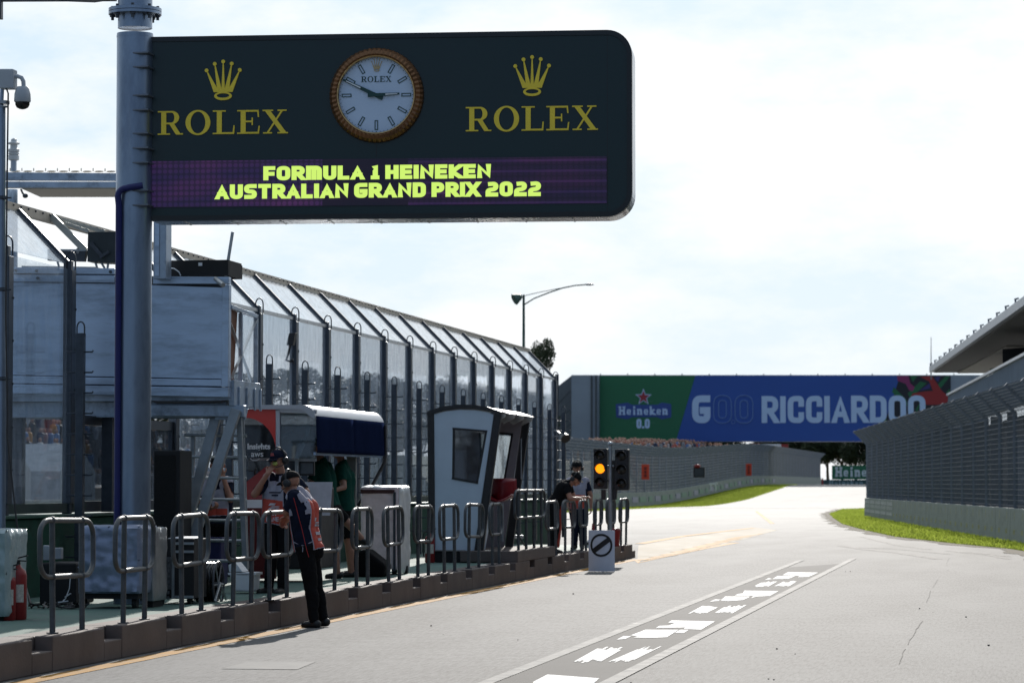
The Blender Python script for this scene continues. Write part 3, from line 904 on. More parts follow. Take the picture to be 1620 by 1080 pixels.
clear = glass('scratched clear sheet', (.92, .95, .98), .13, .04, (.80, .87, .96), refl=1.0, dmax=2.3)
dimglass = glass('grimy dark pane', (.50, .55, .60), .07, .06, (.30, .33, .37), refl=1.0)
clear_near = glass('cleaner clear sheet', (.93, .96, .98), .05, .04, (.72, .79, .88), refl=.9)
clear_up = glass('clear canopy sheet', (.90, .93, .95), .12, .12, (.70, .74, .78), refl=.8)
fencem = M('blue grey fence steel', (.06, .072, .09), .4, .5, .25, 7, .05, 60)
FY = [36.2 + 2.4 * k for k in range(-1, 18)]
SKIP = (1,)                                                # the gantry box stands here
t = thing('catch_fence', 'tall clear panelled debris fence with leaning canopy along the pit wall', 'fence', (FX, 56, 1.27))
for k, y in enumerate(FY):
    if (k - 1) in SKIP: continue
    p = MB()
    p.box(FX - .05, FX + .05, y - .05, y + .05, 1.27, 4.40)
    p.box(FX + .05, FX + .075, y - .085, y + .085, 1.40, 4.28)
    p.bar((FX, y, 4.36), (FX - .66, y, 5.04), .07, .09, (0, 1, 0))
    for z in (1.8, 2.3, 2.8, 3.3, 3.8): p.ball((FX + .078, y + .06, z), .018, (1, 1, 1), 6, 4)
    o = p.build('post', fencem, t, bevel=.008)
    lp = [(FX - .01, y - .07, 4.30), (FX - .01, y - .07, 4.42)] + [(FX + .05 - .06 * math.cos(R(a)), y - .07, 4.42 + .09 * math.sin(R(a))) for a in range(20, 180, 20)] + [(FX + .11, y - .07, 4.42), (FX + .11, y - .07, 4.28)]
    MB().tube(lp, .011, 6).build('lifting_eye', fencem, o, smooth=True)
mb = MB().bar((FX - .70, 33.0, 5.06), (FX - .70, 77.2, 5.06), .09, .12); mb.cur = 1
for i in range(150): mb.ball((FX - .652, 33.4 + i * .29, 5.09), .017, (1, 1, 1), 6, 4)
mb.build('ridge_rail', [M('buff ridge channel', (.42, .36, .28), .5, .2, .2), darkst], t)
MB().box(FX - .03, FX + .03, 33.8, 36.9, 1.285, 1.40).box(FX - .03, FX + .03, 41.0, 77, 1.285, 1.40).build('sill', M('dark green sill', (.02, .045, .04), .4), t)
for (ya, yb) in ((36.25, 38.4), (38.5, 40.95)):          # short panes below the gantry box
    fr_ = MB().box(FX - .03, FX + .03, ya, ya + .09, 1.30, 2.5).box(FX - .03, FX + .03, yb - .09, yb, 1.30, 2.5).box(FX - .029, FX + .029, ya + .092, yb - .092, 1.285, 1.42).box(FX - .029, FX + .029, ya + .092, yb - .092, 2.38, 2.5).build('pane_frame', fencem, t)
    MB().box(FX - .005, FX + .003, ya + .095, yb - .095, 1.425, 2.375).build('pane', dimglass, fr_)
rng = random.Random(5)
for a, b in zip(FY, FY[1:]):
    k = round((a - 36.2) / 2.4)
    if k in (0, 1): continue
    low = k < 0
    jig = rng.uniform(-.006, .006); j2 = rng.uniform(-.006, .006)
    MB().hexa([(FX - .01 + jig, a + .055, 1.41), (FX - .01 + j2, b - .055, 1.41), (FX - .01 + j2, b - .055, 4.30), (FX - .01 + jig, a + .055, 4.30)],
              [(FX + .00 + jig, a + .055, 1.41), (FX + .00 + j2, b - .055, 1.41), (FX + .00 + j2, b - .055, 4.30), (FX + .00 + jig, a + .055, 4.30)]).build('panel', clear_near if low else clear, t)
    q0 = [(FX - .02, a + .06, 4.36), (FX - .02, b - .06, 4.36), (FX - .66, b - .06, 5.02), (FX - .66, a + .06, 5.02)]
    MB().prism(q0, (.008, 0, .008)).build('canopy_sheet', clear_up, t)
MB().bar((FX, 41, 4.33), (FX, 77, 4.33), .05, .05).build('top_rail', M('bright rail', (.5, .52, .54), .3, .8), t)
# low posts carrying rungs, one to a bay
t2 = None
JY = [35.7 + 2.4 * j for j in range(0, 18)]
for j, y in enumerate(JY):
    if j in (1, 2): continue
    if t2 is None:
        t2 = thing('rung_post', '', 'post', (FX + .32, y, .295))
        p = MB().box(-.05, .05, -.05, .05, 0, 3.18)
        p.build('column', fencem, t2, bevel=.006, local=True)
        lp = [(-.048, 0, 3.14), (-.048, 0, 3.25)] + [(-.048 * math.cos(R(a)), 0, 3.25 + .07 * math.sin(R(a))) for a in range(30, 180, 30)] + [(.048, 0, 3.25), (.048, 0, 3.14)]
        MB().tube(lp, .010, 6).build('lifting_eye', fencem, t2, smooth=True, local=True)
        for z in np.arange(.45, 3.1, .25):
            p = MB(); p.tube([(-.04, 0, z), (.04, 0, z)], .011, 5)
            p.tube([(.04, 0, z), (.15, 0, z), (.16, 0, z + .02)], .011, 5)
            p.tube([(-.04, 0, z), (-.17, 0, z), (-.18, 0, z + .02)], .011, 5)
            p.build('rung', fencem, t2, smooth=True, local=True)
        o = t2
    else:
        o = copy_tree(t2); o.location = (FX + .32, y, .295)
    o['label'] = ('dark runged signal post standing before the clear fence beside the galvanised gantry box' if j == 0 else
                  'dark runged signal post in the row standing before the clear fence right of the gantry')
    o['group'] = 'runged posts before the clear fence'

# ------------------------------------------------------------------ sign post and sign board
pc = P(211, 500, 33.0); PXX, PYY = pc.x, pc.y
t = thing('sign_post', 'thick galvanised round post with bolted flange carrying the dark green sign board', 'post', (PXX, PYY, .295))
polem = M('post galvanising', (.24, .30, .385), .33, .8, .16, 2.5, .04, 40, dirt=(.14, .175, .235), dirt_scale=3, dirt_pos=(.5, .75), stretch=(1, 1, .3))
MB().tube([(PXX, PYY, .3), (PXX, PYY, 6.72)], .205, 32).tube([(PXX, PYY, 6.78), (PXX, PYY, 9.5)], .195, 32).build('shaft', polem, t, smooth=True)
zf = P(211, 20, 33).z
mb = MB().cyl((PXX, PYY, zf - .03), (PXX, PYY, zf), .30, 32).cyl((PXX, PYY, zf + .006), (PXX, PYY, zf + .04), .30, 32)
mb.build('flange', polem, t, smooth=True)
mb = MB()
for a in range(0, 360, 45):
    c = Vector((PXX + .255 * math.cos(R(a + 10)), PYY + .255 * math.sin(R(a + 10)), zf))
    mb.cyl(c + Vector((0, 0, -.09)), c + Vector((0, 0, .07)), .018, 8)
    mb.cyl(c + Vector((0, 0, -.055)), c + Vector((0, 0, -.031)), .032, 6)
mb.build('bolts', darkst, t)
mb = MB().tube([(PXX, PYY, P(211, 57, 33).z), (PXX, PYY, P(211, 60, 33).z)], .208, 32)
mb.build('weld_band', polem, t, smooth=True)
gus = M('gusset steel', (.15, .17, .20), .45, .6, .2)
for py in (87, 109, 154, 177, 214, 237, 260, 304, 327):
    z = P(220, py, 32.9).z
    x0 = P(204, py, 32.85).x; x1 = P(240, py, 32.9).x
    MB().prism([(x0, PYY - .19, z), (x1, PYY - .24, z), (x1, PYY + .2, z), (x0, PYY + .1, z)], (0, 0, .018)).build('gusset', gus, t, bevel=.003)
cz = P(195, 297, 32.8).z
pts = [(PXX + .16, PYY - .21, cz + .02), (PXX + .02, PYY - .235, cz + .0)]
for a in range(90, 181, 15):
    pts.append((PXX - .03 + .09 * math.cos(R(a)), PYY - .232, cz - .10 + .09 * math.sin(R(a))))
pts += [(PXX - .12 + .004 * math.sin(z * 3), PYY - .205, z) for z in frange(cz - .2, .5, .35)]
MB().tube(pts, .036, 10).build('blue_cable_sleeve', M('blue cable sleeve', (.008, .012, .11), .45, 0, .15), t, smooth=True)

# board: a plane through two photo points, its far end a little further away
BA = P(239, 200, 33.0); BB = P(1000, 200, 33.32)
bx = Vector((BB.x - BA.x, BB.y - BA.y, 0)).normalized(); bz = Vector((0, 0, 1)); bn = bx.cross(bz)   # towards the camera
if bn.y > 0: bn = -bn
def BP(px, py):
    d = ray(px, py); s = (BA - EYE).dot(bn) / d.dot(bn); p = EYE + d * s
    return ((p - BA).dot(bx), p.z)
def BT(u, z, l=0): return Vector((BA.x, BA.y, 0)) + bx * u + bz * z + bn * l
t = thing('sign_board', 'dark green board with gold crowns, round clock and lit purple message screen', 'sign', BT(0, BP(240, 347)[1], -.3))
u0 = BP(240, 200)[0]; u1 = BP(1000, 200)[0]; zb = BP(620, 346)[1]; zt = BP(620, 53)[1]
rad = .28
def outline(inset):
    a, b, c, d = u0, u1 - inset, zb + inset, zt - inset
    r = rad - inset
    pts = [(a, c)]
    pts += [(b - r + r * math.cos(R(k)), c + r + r * math.sin(R(k))) for k in range(-90, 1, 10)]
    pts += [(b - r + r * math.cos(R(k)), d - r + r * math.sin(R(k))) for k in range(0, 91, 10)]
    pts.append((a, d))
    return pts
gboard = M('dark green board paint', (.0012, .0195, .0225), .36, 0, .12, .8, .02, 6, spec=.5)
gedge = M('black green edge', (.006, .010, .012), .35, 0, .15)
TH = .57
FP = MB().prism([BT(a, b, -TH + .03) for a, b in outline(.055)], bn * (TH - .03))
rim = MB(); o1, o2 = outline(0), outline(.056); n = len(o1)
for i in range(n):
    k = (i + 1) % n
    if i == n - 1: continue
    rim.hexa([BT(*o1[i], .012), BT(*o1[k], .012), BT(*o2[k], .014), BT(*o2[i], .014)], [BT(*o1[i], -.09), BT(*o1[k], -.09), BT(*o2[k], -.09), BT(*o2[i], -.09)])
rim.build('front_rim', gedge, t)
sk_ = MB()
for i in range(n - 1):
    k = i + 1
    sk_.hexa([BT(*o1[i], -.092), BT(*o1[k], -.092), BT(*o2[k], -.092), BT(*o2[i], -.092)], [BT(*o1[i], -TH), BT(*o1[k], -TH), BT(*o2[k], -TH), BT(*o2[i], -TH)])
for k in range(9):
    u = u0 + .35 + k * .55
    sk_.bar(BT(u, zb - .004, -.12), BT(u, zb - .004, -TH + .05), .02, .012)
sk_.build('side_casing', M('brushed casing', (.5, .52, .54), .28, .85, .15, 3, .04, 20), t, smooth=True)
sm = FP; sm.cur = 1
uc = BP(596, 40)[0]
sm.add([BT(uc - .006, BP(600, 76)[1], .0015), BT(uc + .006, BP(600, 76)[1], .0015), BT(uc + .006, zt - .06, .0015), BT(uc - .006, zt - .06, .0015)], [(0, 1, 2, 3)])
sm.add([BT(uc - .006, BP(600, 249)[1], .0015), BT(uc + .006, BP(600, 249)[1], .0015), BT(uc + .006, BP(600, 227)[1], .0015), BT(uc - .006, BP(600, 227)[1], .0015)], [(0, 1, 2, 3)])
ue = BP(961, 200)[0]
sm.add([BT(ue - .004, zb + .06, .0015), BT(ue + .004, zb + .06, .0015), BT(ue + .004, zt - .06, .0015), BT(ue - .004, zt - .06, .0015)], [(0, 1, 2, 3)])
sm.build('face_panel', [gboard, gedge], t)
gold = M('gold yellow sign paint', (.93, .69, .05), .45, .1, .05, 5)
for (a, b, c, d, e0, e1, f0, f1) in ((250, 456, 175, 212.5, 325, 382, 95, 159), (737, 946, 168.5, 207, 813, 871, 88, 152.5)):
    m = (a + b) / 2
    roman(MB(), 'ROLEX', BP(a, c)[0], BP(b, c)[0], BP(m, d)[1], BP(m, c)[1], BT, .012).build('lettering', gold, t)
    m = (e0 + e1) / 2
    crown(MB(), BP(e0, f0)[0], BP(e1, f0)[0], BP(m, f1)[1], BP(m, f0)[1], BT, .012).build('crown_emblem', gold, t)
# clock
cu, cz = BP(596, 151.2); rr_ = (BP(670, 151)[0] - BP(521, 151)[0]) / 2
def CT(x, y, l=0): return BT(cu + x * rr_, cz + y * rr_, l)
ck = MB(); NB = 120; vs_ = []; fs = []
prof = [(.80, .02), (.83, .075), (.86, .085), (.93, .07), (.985, .035), (1.0, .0)]
for i in range(NB):
    a = 2 * math.pi * i / NB
    for (r_, h) in prof:
        hh = h + (.011 if (i % 2 and .84 < r_ < .99) else 0); rk = r_ * (1.008 if (i % 2 and r_ > .9) else 1.0)
        vs_.append(CT(rk * math.cos(a), rk * math.sin(a), hh))
m = len(prof)
for i in range(NB):
    j = (i + 1) % NB
    for k in range(m - 1): fs.append((i*m+k, i*m+k+1, j*m+k+1, j*m+k))
ck.add(vs_, fs)
clock = ck.build('clock', M('fluted rose gold', (.21, .105, .05), .36, .85, .1, 4), t)
ir = MB(); vs_ = []; fs = []
for i in range(72):
    a = 2 * math.pi * i / 72
    for (r_, h) in ((.79, .055), (.805, .078), (.825, .080), (.84, .07)): vs_.append(CT(r_ * math.cos(a), r_ * math.sin(a), h + (.003 if i % 2 else 0)))
for i in range(72):
    j = (i + 1) % 72
    for k in range(3): fs.append((i*4+k, i*4+k+1, j*4+k+1, j*4+k))
ir.add(vs_, fs); ir.build('inner_ring', M('polished gold ring', (.55, .36, .16), .25, .9, .05), clock)
dial = M('pale clock dial', (.58, .70, .86), .35, 0, .04, 2)
MB().prism([CT(.8 * math.cos(R(a)), .8 * math.sin(R(a)), .012) for a in range(0, 360, 6)], bn * .01).build('dial', dial, clock)
ink = M('dark green dial ink', (.004, .05, .045), .4, 0, .05)
for h in range(12):
    if h == 0: continue
    mk = MB()
    a = R(90 - h * 30); c, s = math.cos(a), math.sin(a)
    def Q(r_, w, l): return CT(c * r_ - s * w, s * r_ + c * w, l)
    i0, i1, w, th_ = .53, .735, .036, .017
    for (ra, rb, wa, wb) in ((i0, i1, -w, -w + th_), (i0, i1, w - th_, w), (i0, i0 + th_, -w + th_, w - th_), (i1 - th_, i1, -w + th_, w - th_)):
        mk.prism([Q(ra, wa, .022), Q(rb, wa, .022), Q(rb, wb, .022), Q(ra, wb, .022)], bn * .006)
    mk.prism([CT(c * .768 + .009 * math.cos(R(k)), s * .768 + .009 * math.sin(R(k)), .022) for k in range(0, 360, 45)], bn * .004)
    mk.build('hour_mark', ink, clock)
mk = MB()
for h in range(60):
    if h % 5 == 0: continue
    a = R(h * 6); c, s = math.cos(a), math.sin(a)
    mk.prism([CT(c*.755 - s*.003, s*.755 + c*.003, .022), CT(c*.755 + s*.003, s*.755 - c*.003, .022), CT(c*.785 + s*.003, s*.785 - c*.003, .022), CT(c*.785 - s*.003, s*.785 + c*.003, .022)], bn * .003)
mk.build('minute_track', ink, clock)
wh = M('dial white inlay', (.75, .78, .80), .4)
def hand(name, x1, y1, x0, y0, w, l):
    d = Vector((x1 - x0, y1 - y0)); d.normalize(); nn = Vector((-d.y, d.x))
    def H(f, w_): p = Vector((x0, y0)) * (1 - f) + Vector((x1, y1)) * f + nn * w_; return p
    mb = MB(); pl = [H(0, -w * 1.2), H(.5, -w), H(1, -w * .6), H(1, w * .6), H(.5, w), H(0, w * 1.2)]
    mb.prism([CT(p.x, p.y, l) for p in pl], bn * .008)
    o = mb.build(name, ink, clock)
    mb = MB(); pl = [H(.56, -w * .42), H(.93, -w * .25), H(.93, w * .25), H(.56, w * .42)]
    mb.prism([CT(p.x, p.y, l + .0085) for p in pl], bn * .003)
    mb.cur = 0
    return mb
def px2c(px, py):
    u, z = BP(px, py); return ((u - cu) / rr_, (z - cz) / rr_)
m_ = hand('minute_hand', *px2c(544, 127), *px2c(606, 156.5), .036, .034); m_.build('minute_inlay', wh, clock)
m_ = hand('hour_hand', *px2c(633, 149.2), *px2c(583, 152), .032, .046); m_.build('hour_inlay', wh, clock)
crown(MB(), px2c(588, 0)[0], px2c(605.5, 0)[0], px2c(596, 114)[1], px2c(596, 93)[1], lambda x, y, l: CT(x, y, .022 + l), .006).build('crown_emblem', M('pale gold', (.45, .33, .17), .35, .6, .05), clock)
roman(MB(), 'ROLEX', px2c(572, 0)[0], px2c(620, 0)[0], px2c(596, 130.4)[1], px2c(596, 121.4)[1], lambda x, y, l: CT(x, y, .022 + l), .004).build('lettering', ink, clock)
# lit message screen: a pixel raster of purple lamps, some rows dark
def led_mat():
    m = bpy.data.materials.new('purple lamp screen'); m.use_nodes = True; nt = m.node_tree; b = nt.nodes['Principled BSDF']; L = nt.links.new
    tc_ = nt.nodes.new('ShaderNodeTexCoord'); sp = nt.nodes.new('ShaderNodeSeparateXYZ'); L(tc_.outputs['Object'], sp.inputs[0])
    def math_(op, a, b_=None):
        q = nt.nodes.new('ShaderNodeMath'); q.operation = op
        for i, v_ in enumerate((a, b_)):
            if v_ is None: continue
            if isinstance(v_, (int, float)): q.inputs[i].default_value = v_
            else: L(v_, q.inputs[i])
        return q.outputs[0]
    def cell(o, n): return math_('ABSOLUTE', math_('SUBTRACT', math_('FRACT', math_('MULTIPLY', o, n)), .5))
    cx_ = cell(sp.outputs['X'], 1 / .062); cz_ = cell(sp.outputs['Z'], 1 / .062)
    d = math_('SQRT', math_('ADD', math_('MULTIPLY', cx_, cx_), math_('MULTIPLY', cz_, cz_)))
    dot = math_('LESS_THAN', d, .40)
    rowm = math_('LESS_THAN', math_('FRACT', math_('MULTIPLY', sp.outputs['Z'], 1 / .118)), .22)
    nz = nt.nodes.new('ShaderNodeTexNoise'); nz.inputs['Scale'].default_value = 1.1; nz.inputs['Detail'].default_value = 3
    mpp = nt.nodes.new('ShaderNodeMapping'); mpp.inputs['Scale'].default_value = (.9, 1, 4.0); L(tc_.outputs['Object'], mpp.inputs[0]); L(mpp.outputs[0], nz.inputs['Vector'])
    # lit modules left, dim module in the middle, row-lit modules right
    left = math_('LESS_THAN', sp.outputs['X'], 1.95); mid = math_('LESS_THAN', sp.outputs['X'], 2.92)
    A = math_('ADD', math_('MULTIPLY', dot, .55), .45)
    Lf = math_('MULTIPLY', left, A)
    Rt = math_('MULTIPLY', math_('SUBTRACT', 1, mid), math_('ADD', math_('ADD', math_('MULTIPLY', rowm, .55), math_('MULTIPLY', dot, .16)), .22))
    Mi = math_('MULTIPLY', math_('SUBTRACT', mid, left), .16)
    s_ = math_('ADD', math_('ADD', Lf, Rt), Mi)
    s_ = math_('MULTIPLY', s_, math_('ADD', math_('MULTIPLY', nz.outputs['Fac'], 1.3), .25))
    s_ = math_('MULTIPLY', s_, .085)
    b.inputs['Base Color'].default_value = (.018, .016, .024, 1); b.inputs['Roughness'].default_value = .5
    r = nt.nodes.new('ShaderNodeValToRGB'); r.color_ramp.elements[0].color = (.20, .10, .62, 1); r.color_ramp.elements[1].color = (.45, .12, .62, 1)
    r.color_ramp.elements[0].position = .4; r.color_ramp.elements[1].position = .66
    L(nz.outputs['Fac'], r.inputs['Fac'])
    L(r.outputs['Color'], b.inputs['Emission Color']); L(s_, b.inputs['Emission Strength'])
    return m
x0, x1 = BP(240, 290)[0], BP(960, 290)[0]; zc0, zc1 = BP(600, 325)[1], BP(600, 251.5)[1]
sm = MB(); d0 = .006
v8 = [(0,0,0),(x1-x0,0,0),(x1-x0,0,zc1-zc0),(0,0,zc1-zc0)]
sm.prism(v8, (0, d0, 0))
scr = sm.build('message_screen', led_mat(), None)
SM = Matrix.Translation(-Vector(t['_off'])) @ Matrix(((bx.x, -bn.x, 0, BT(x0, zc0, .012).x), (bx.y, -bn.y, 0, BT(x0, zc0, .012).y), (0, 0, 1, zc0), (0, 0, 0, 1)))
scr.parent = t; scr.matrix_local = SM
ledy = emit('lime lamp letters', (.60, .86, .15), .98)
for (s_, a, b, c, d) in (('FORMULA 1 HEINEKEN', 417, 777, 261.5, 284), ('AUSTRALIAN GRAND PRIX 2022', 341, 856, 289.5, 313)):
    m = (a + b) / 2
    lettering(MB(), s_, BP(a, c)[0], BP(b, c)[0], BP(m, d)[1], BP(m, c)[1], lambda x, y, l: BT(x, y, .013 + l), t=.27, r=.21, wide=.46, gap=.065, depth=.003).build('lit_lettering', ledy, scr).matrix_local = SM.inverted()

# ------------------------------------------------------------------ galvanised gantry box beside the pole
GY = 37.0
t = thing('gantry_box', 'galvanised steel observation box on slanted legs behind the sign post', 'platform', P(330, 940, GY))
sheetm = M('blotchy galvanised sheet', (.42, .53, .68), .36, .5, .16, 1.1, .12, 9, dirt=(.17, .21, .27), dirt_scale=1.9, dirt_pos=(.47, .74), stretch=(.42, 1, 1.9), rot=(0, R(24), 0))
framem = M('galvanised frame', (.36, .44, .54), .42, .5, .2, 3, .06, 40, dirt=(.15, .18, .22), dirt_scale=4, dirt_pos=(.5, .72))
def slab(mb, pix, Y, d):
    mb.prism([P(a, b, Y) for a, b in pix], (0, d, 0))
mb = MB()
slab(mb, [(-40, 446), (181, 449), (242, 451), (352, 455), (350, 599), (-40, 591)], GY, .04)
mb.build('front_sheet', sheetm, t)
mb = MB()
slab(mb, [(-40, 422), (181, 424.5), (181, 434), (-40, 432)], GY - .03, .12)
slab(mb, [(-40, 433.5), (181, 435.5), (181, 447.5), (-40, 445)], GY - .02, .10)
slab(mb, [(242, 437), (362, 438), (362, 449), (242, 449)], GY - .03, .12)
slab(mb, [(352, 450), (362.5, 450), (361, 612), (350, 612)], GY - .025, .12)
slab(mb, [(-40, 593), (350, 600.5), (350, 611), (-40, 605)], GY - .02, .10)
slab(mb, [(-40, 606.5), (361, 613), (361, 628), (-40, 621)], GY - .035, .14)
mb.build('front_frame', sheetm, t, bevel=.006)
mb = MB()
pass
for (a, b) in ((25, 428), (58, 428.5), (118, 429.5), (175, 430), (60, 440)):
    c = P(a, b, GY - .03); mb.cyl(c, c + Vector((0, -.02, 0)), .02, 8)
mb.build('bolts', darkst, t)
MB().prism([P(a, b, GY + .122) for a, b in ((-40, 428), (352, 440), (352, 616), (-40, 612))], (0, .012, 0)).build('backing_plate', darkst, t)  # dark plate added behind the frames so no daylight shows through the seams
xr = P(361, 600, GY).x
zt_, zb_ = P(361, 438, GY).z, P(361, 613, GY).z
BYE = 38.45
def GX(px, py): return PX(px, py, xr)
mb = MB()
# landing rail with crossed braces on the lane side
zr = GX(404, 498).z; zr2 = zr - .02
mb.bar((xr, GY + .10, zr2 + .05), (xr, BYE, zr2), .05, .05)
for yy in (GY + .62, BYE - .03): mb.bar((xr, yy, zb_ - .1), (xr, yy, zr2), .05, .05)
mb.build('landing_rail', framem, t, bevel=.004)
mb = MB()
mb.bar((xr - .01, GY + .12, zr2 - .15), (xr - .01, BYE - .06, zb_ + .02), .035, .012)
mb.bar((xr + .01, GY + .12, zb_ + .12), (xr + .01, BYE - .06, zr2 - .04), .035, .012)
mb.build('cross_brace', M('bright galvanised strap', (.55, .57, .58), .35, .8, .15), t)
MB().prism([(xr - .07, GY + .15, zb_ - .02), (xr - .07, GY + .40, zb_ - .02), (xr - .07, GY + .62, zb_ + 1.05), (xr - .07, GY + .15, zb_ + 1.05)], (.03, 0, 0)).build('brown_panel', M('brown plywood', (.14, .045, .014), .6, 0, .3, 4, stretch=(1, 1, .2)), t)
mb = MB()
mb.box(-13.8, xr + .03, GY + .10, BYE, zb_ - .16, zb_ - .06)
mb.box(xr - .02, xr + .05, GY + .11, BYE + .02, zb_ - .22, zb_ + .10)
for yy in (GY + .3, GY + .7, GY + 1.1, GY + 1.4): mb.box(xr + .052, xr + .075, yy, yy + .05, zb_ - .26, zb_ + .02)
mb.box(-13.8, xr - .1, GY + .3, GY + .42, zb_ - .36, zb_ - .165)
mb.box(-13.8, xr - .1, BYE - .3, BYE - .18, zb_ - .36, zb_ - .165)
for k in range(6): mb.box(-13.0 + k * .6, -12.95 + k * .6, GY + .425, BYE - .31, zb_ - .26, zb_ - .165)
mb.build('deck_frame', framem, t, bevel=.004)
MB().box(-13.8, xr - 1.3, BYE - .05, BYE - .01, zb_ - .05, zt_ - .25).build('back_sheet', sheetm, t)
LG = M('painted grey leg steel', (.23, .26, .28), .45, .5, .2, 5, .06, 50)
def leg(mb, a, b, Ya, Yb, w=.125, h=.09): mb.bar(P(*a, Ya), P(*b, Yb), w, h, (0, 1, 0))
leg_specs = [((345, 648), (290, 850), GY + .35, GY + .1), ((374, 648), (301, 868), GY + .1, GY - .25)]
for a, b, ya, yb in leg_specs:
    mb = MB(); leg(mb, a, b, ya, yb); mb.build('leg', LG, t, bevel=.008)
for a, b, ya, w in (((378, 645), (390, 946), GY + .2, .065), ((383, 645), (391, 900), GY + 1.1, .045)):
    mb = MB(); leg(mb, a, b, ya, ya, w, w); mb.build('ladder_post', LG, t, bevel=.005)
mb = MB(); leg(mb, (306, 690), (296, 940), GY + .55, GY + .55, .05, .05); mb.build('ladder_post', LG, t, bevel=.005)
for py in (688, 722, 755, 789, 822, 854, 886):
    MB().tube([P(292, py, GY + .42), P(390, py + 1, GY + .42)], .019, 8).build('rung', steel, t, smooth=True)
mb = MB(); slab(mb, [(236, 640), (386, 641), (386, 659), (236, 657)], GY + .15, .12); slab(mb, [(344, 652), (392, 646), (388, 664), (338, 664)], GY + .28, .03)
mb.build('cross_beam', framem, t, bevel=.005)
mb = MB()
for k in range(5): mb.tube([P(240 + k*2, 634 + k, GY - .05), P(300, 637 + k % 2, GY - .02), P(362 - k*3, 633 + k, GY - .03)], .008, 5)
mb.build('loose_cables', blk, t, smooth=True)
# far support legs of the box, over the wall
for px in (30, 172):
    mb = MB(); mb.bar(P(px, 640, GY + .5), Vector((P(px, 640, GY + .5).x, GY + .5, 1.28)), .14, .14); mb.build('support_leg', darkst, t)
for (a, b, c, d) in ((104, 168, 650, 800), (182, 236, 660, 800), (246, 300, 668, 800)):
    pass
# things on top of the box
t = thing('equipment_tray', 'open black tray lying on top of the galvanised box right of the sign post', 'tray', P(312, 437, GY + .15))
mb = MB(); A = P(266, 437, GY + .12); B = P(361, 438, GY + .12); h = P(266, 412, GY + .12).z - A.z
mb.box(A.x, B.x, GY + .12, GY + .16, A.z, A.z + h).box(A.x, A.x + .03, GY + .165, GY + .8, A.z, A.z + h).box(B.x - .03, B.x, GY + .165, GY + .8, A.z, A.z + h)
mb.box(A.x, B.x, GY + .805, GY + .84, A.z, A.z + h - .02)
mb.build('tray_body', blkm, t, bevel=.004)
c = P(317, 418, GY + .118)
MB().box(c.x - .025, c.x + .025, c.y - .006, c.y, c.z - .02, c.z + .02).build('paper_tag', whitep, t)
MB().tube([P(270, 424, GY + .1), P(276, 425, GY + .1), P(283, 430, GY + .08), P(286, 436, GY + .1)], .008, 5).build('white_lead', whitep, t, smooth=True)
t = tag(MB().bar(P(357, 437, GY + .2), P(368, 367, GY + .2), .035, .03).build('metal_strip', steel, loc=P(357, 437, GY + .2), bevel=.003), 'thin grey metal strip standing up from the right corner of the galvanised box', 'strip')
t = thing('cable_duct', 'rectangular galvanised duct running down from the sign board to the box', 'duct', P(253, 440, GY - .3))
a, b = P(243, 340, GY - .25), P(262.5, 440, GY - .25)
MB().box(a.x, b.x, a.y, a.y + .25, P(250, 441, GY - .25).z, a.z).build('duct_body', framem, t, bevel=.005)
a2, b2 = P(245.5, 352, GY - .252), P(252, 437, GY - .252)
MB().box(a2.x, b2.x, a2.y - .012, a2.y - .002, b2.z, a2.z).build('duct_cover', sheetm, t, bevel=.003)
t = tag(MB().cyl(P(341, 441, GY - .06), P(353, 451, GY - .3), .03, 10).build('round_peg', steel, loc=P(346, 446, GY - .15), smooth=True), 'short round steel peg sticking out at the upper right corner of the galvanised box', 'peg')
# folding lamp frame left of the pole
t = thing('tilted_frame', 'tilted pale steel frame with dark box above the galvanised box left of the sign post', 'frame', P(110, 424, GY + .5))
Y = GY + .5
pal = M('pale weathered channel', (.42, .42, .38), .5, .4, .15, 5)
mb = MB(); mb.bar(P(81, 342, Y), P(135, 396, Y), .085, .06, (0, 1, 0)); mb.build('long_arm', pal, t, bevel=.004)
mb = MB(); mb.bar(P(93, 346, Y + .25), P(165, 367, Y + .3), .05, .03, (0, 1, 0)); mb.bar(P(102, 353, Y + .1), P(140, 366, Y + .1), .045, .03, (0, 1, 0)); mb.build('side_rail', pal, t, bevel=.003)
mb = MB(); mb.prism([P(139, 367, Y - .1), P(186, 366, Y - .1), P(186, 416, Y - .1), P(138, 414, Y - .1)], (0, .35, 0)); o = mb.build('dark_box', M('dark sheet box', (.035, .045, .05), .45, .4, .2, 3), t, bevel=.004)
mb = MB(); mb.bar(P(143, 384, Y - .14), P(162, 406, Y - .14), .05, .012, (0, 1, 0)); mb.bar(P(158, 407, Y - .16), P(172, 398, Y - .16), .035, .02, (0, 1, 0)); mb.build('bracket', darkst, o)
mb = MB(); mb.prism([P(75, 397, Y - .05), P(136, 396, Y - .05), P(133, 413.5, Y - .05), P(75, 412, Y - .05)], (0, .1, 0)); mb.build('cross_bar', darkst, t, bevel=.004)
mb = MB(); mb.prism([P(75, 394, Y - .06), P(136, 394.5, Y - .06), P(136, 397, Y - .06), P(75, 397, Y - .06)], (0, .12, 0)); mb.build('bar_cap', steel, t)
mb = MB()
for (a, b, c, d) in ((90, 410, 94, 424), (151, 415, 154, 425), (160, 415, 166, 425), (172, 410, 170, 425)): mb.bar(P(a, b, Y), P(c, d, Y), .025, .02, (0, 1, 0))
for px in (92, 123): mb.cyl(P(px, 394, Y), P(px, 399, Y - .07), .02, 8)
mb.build('strut', steel, t)
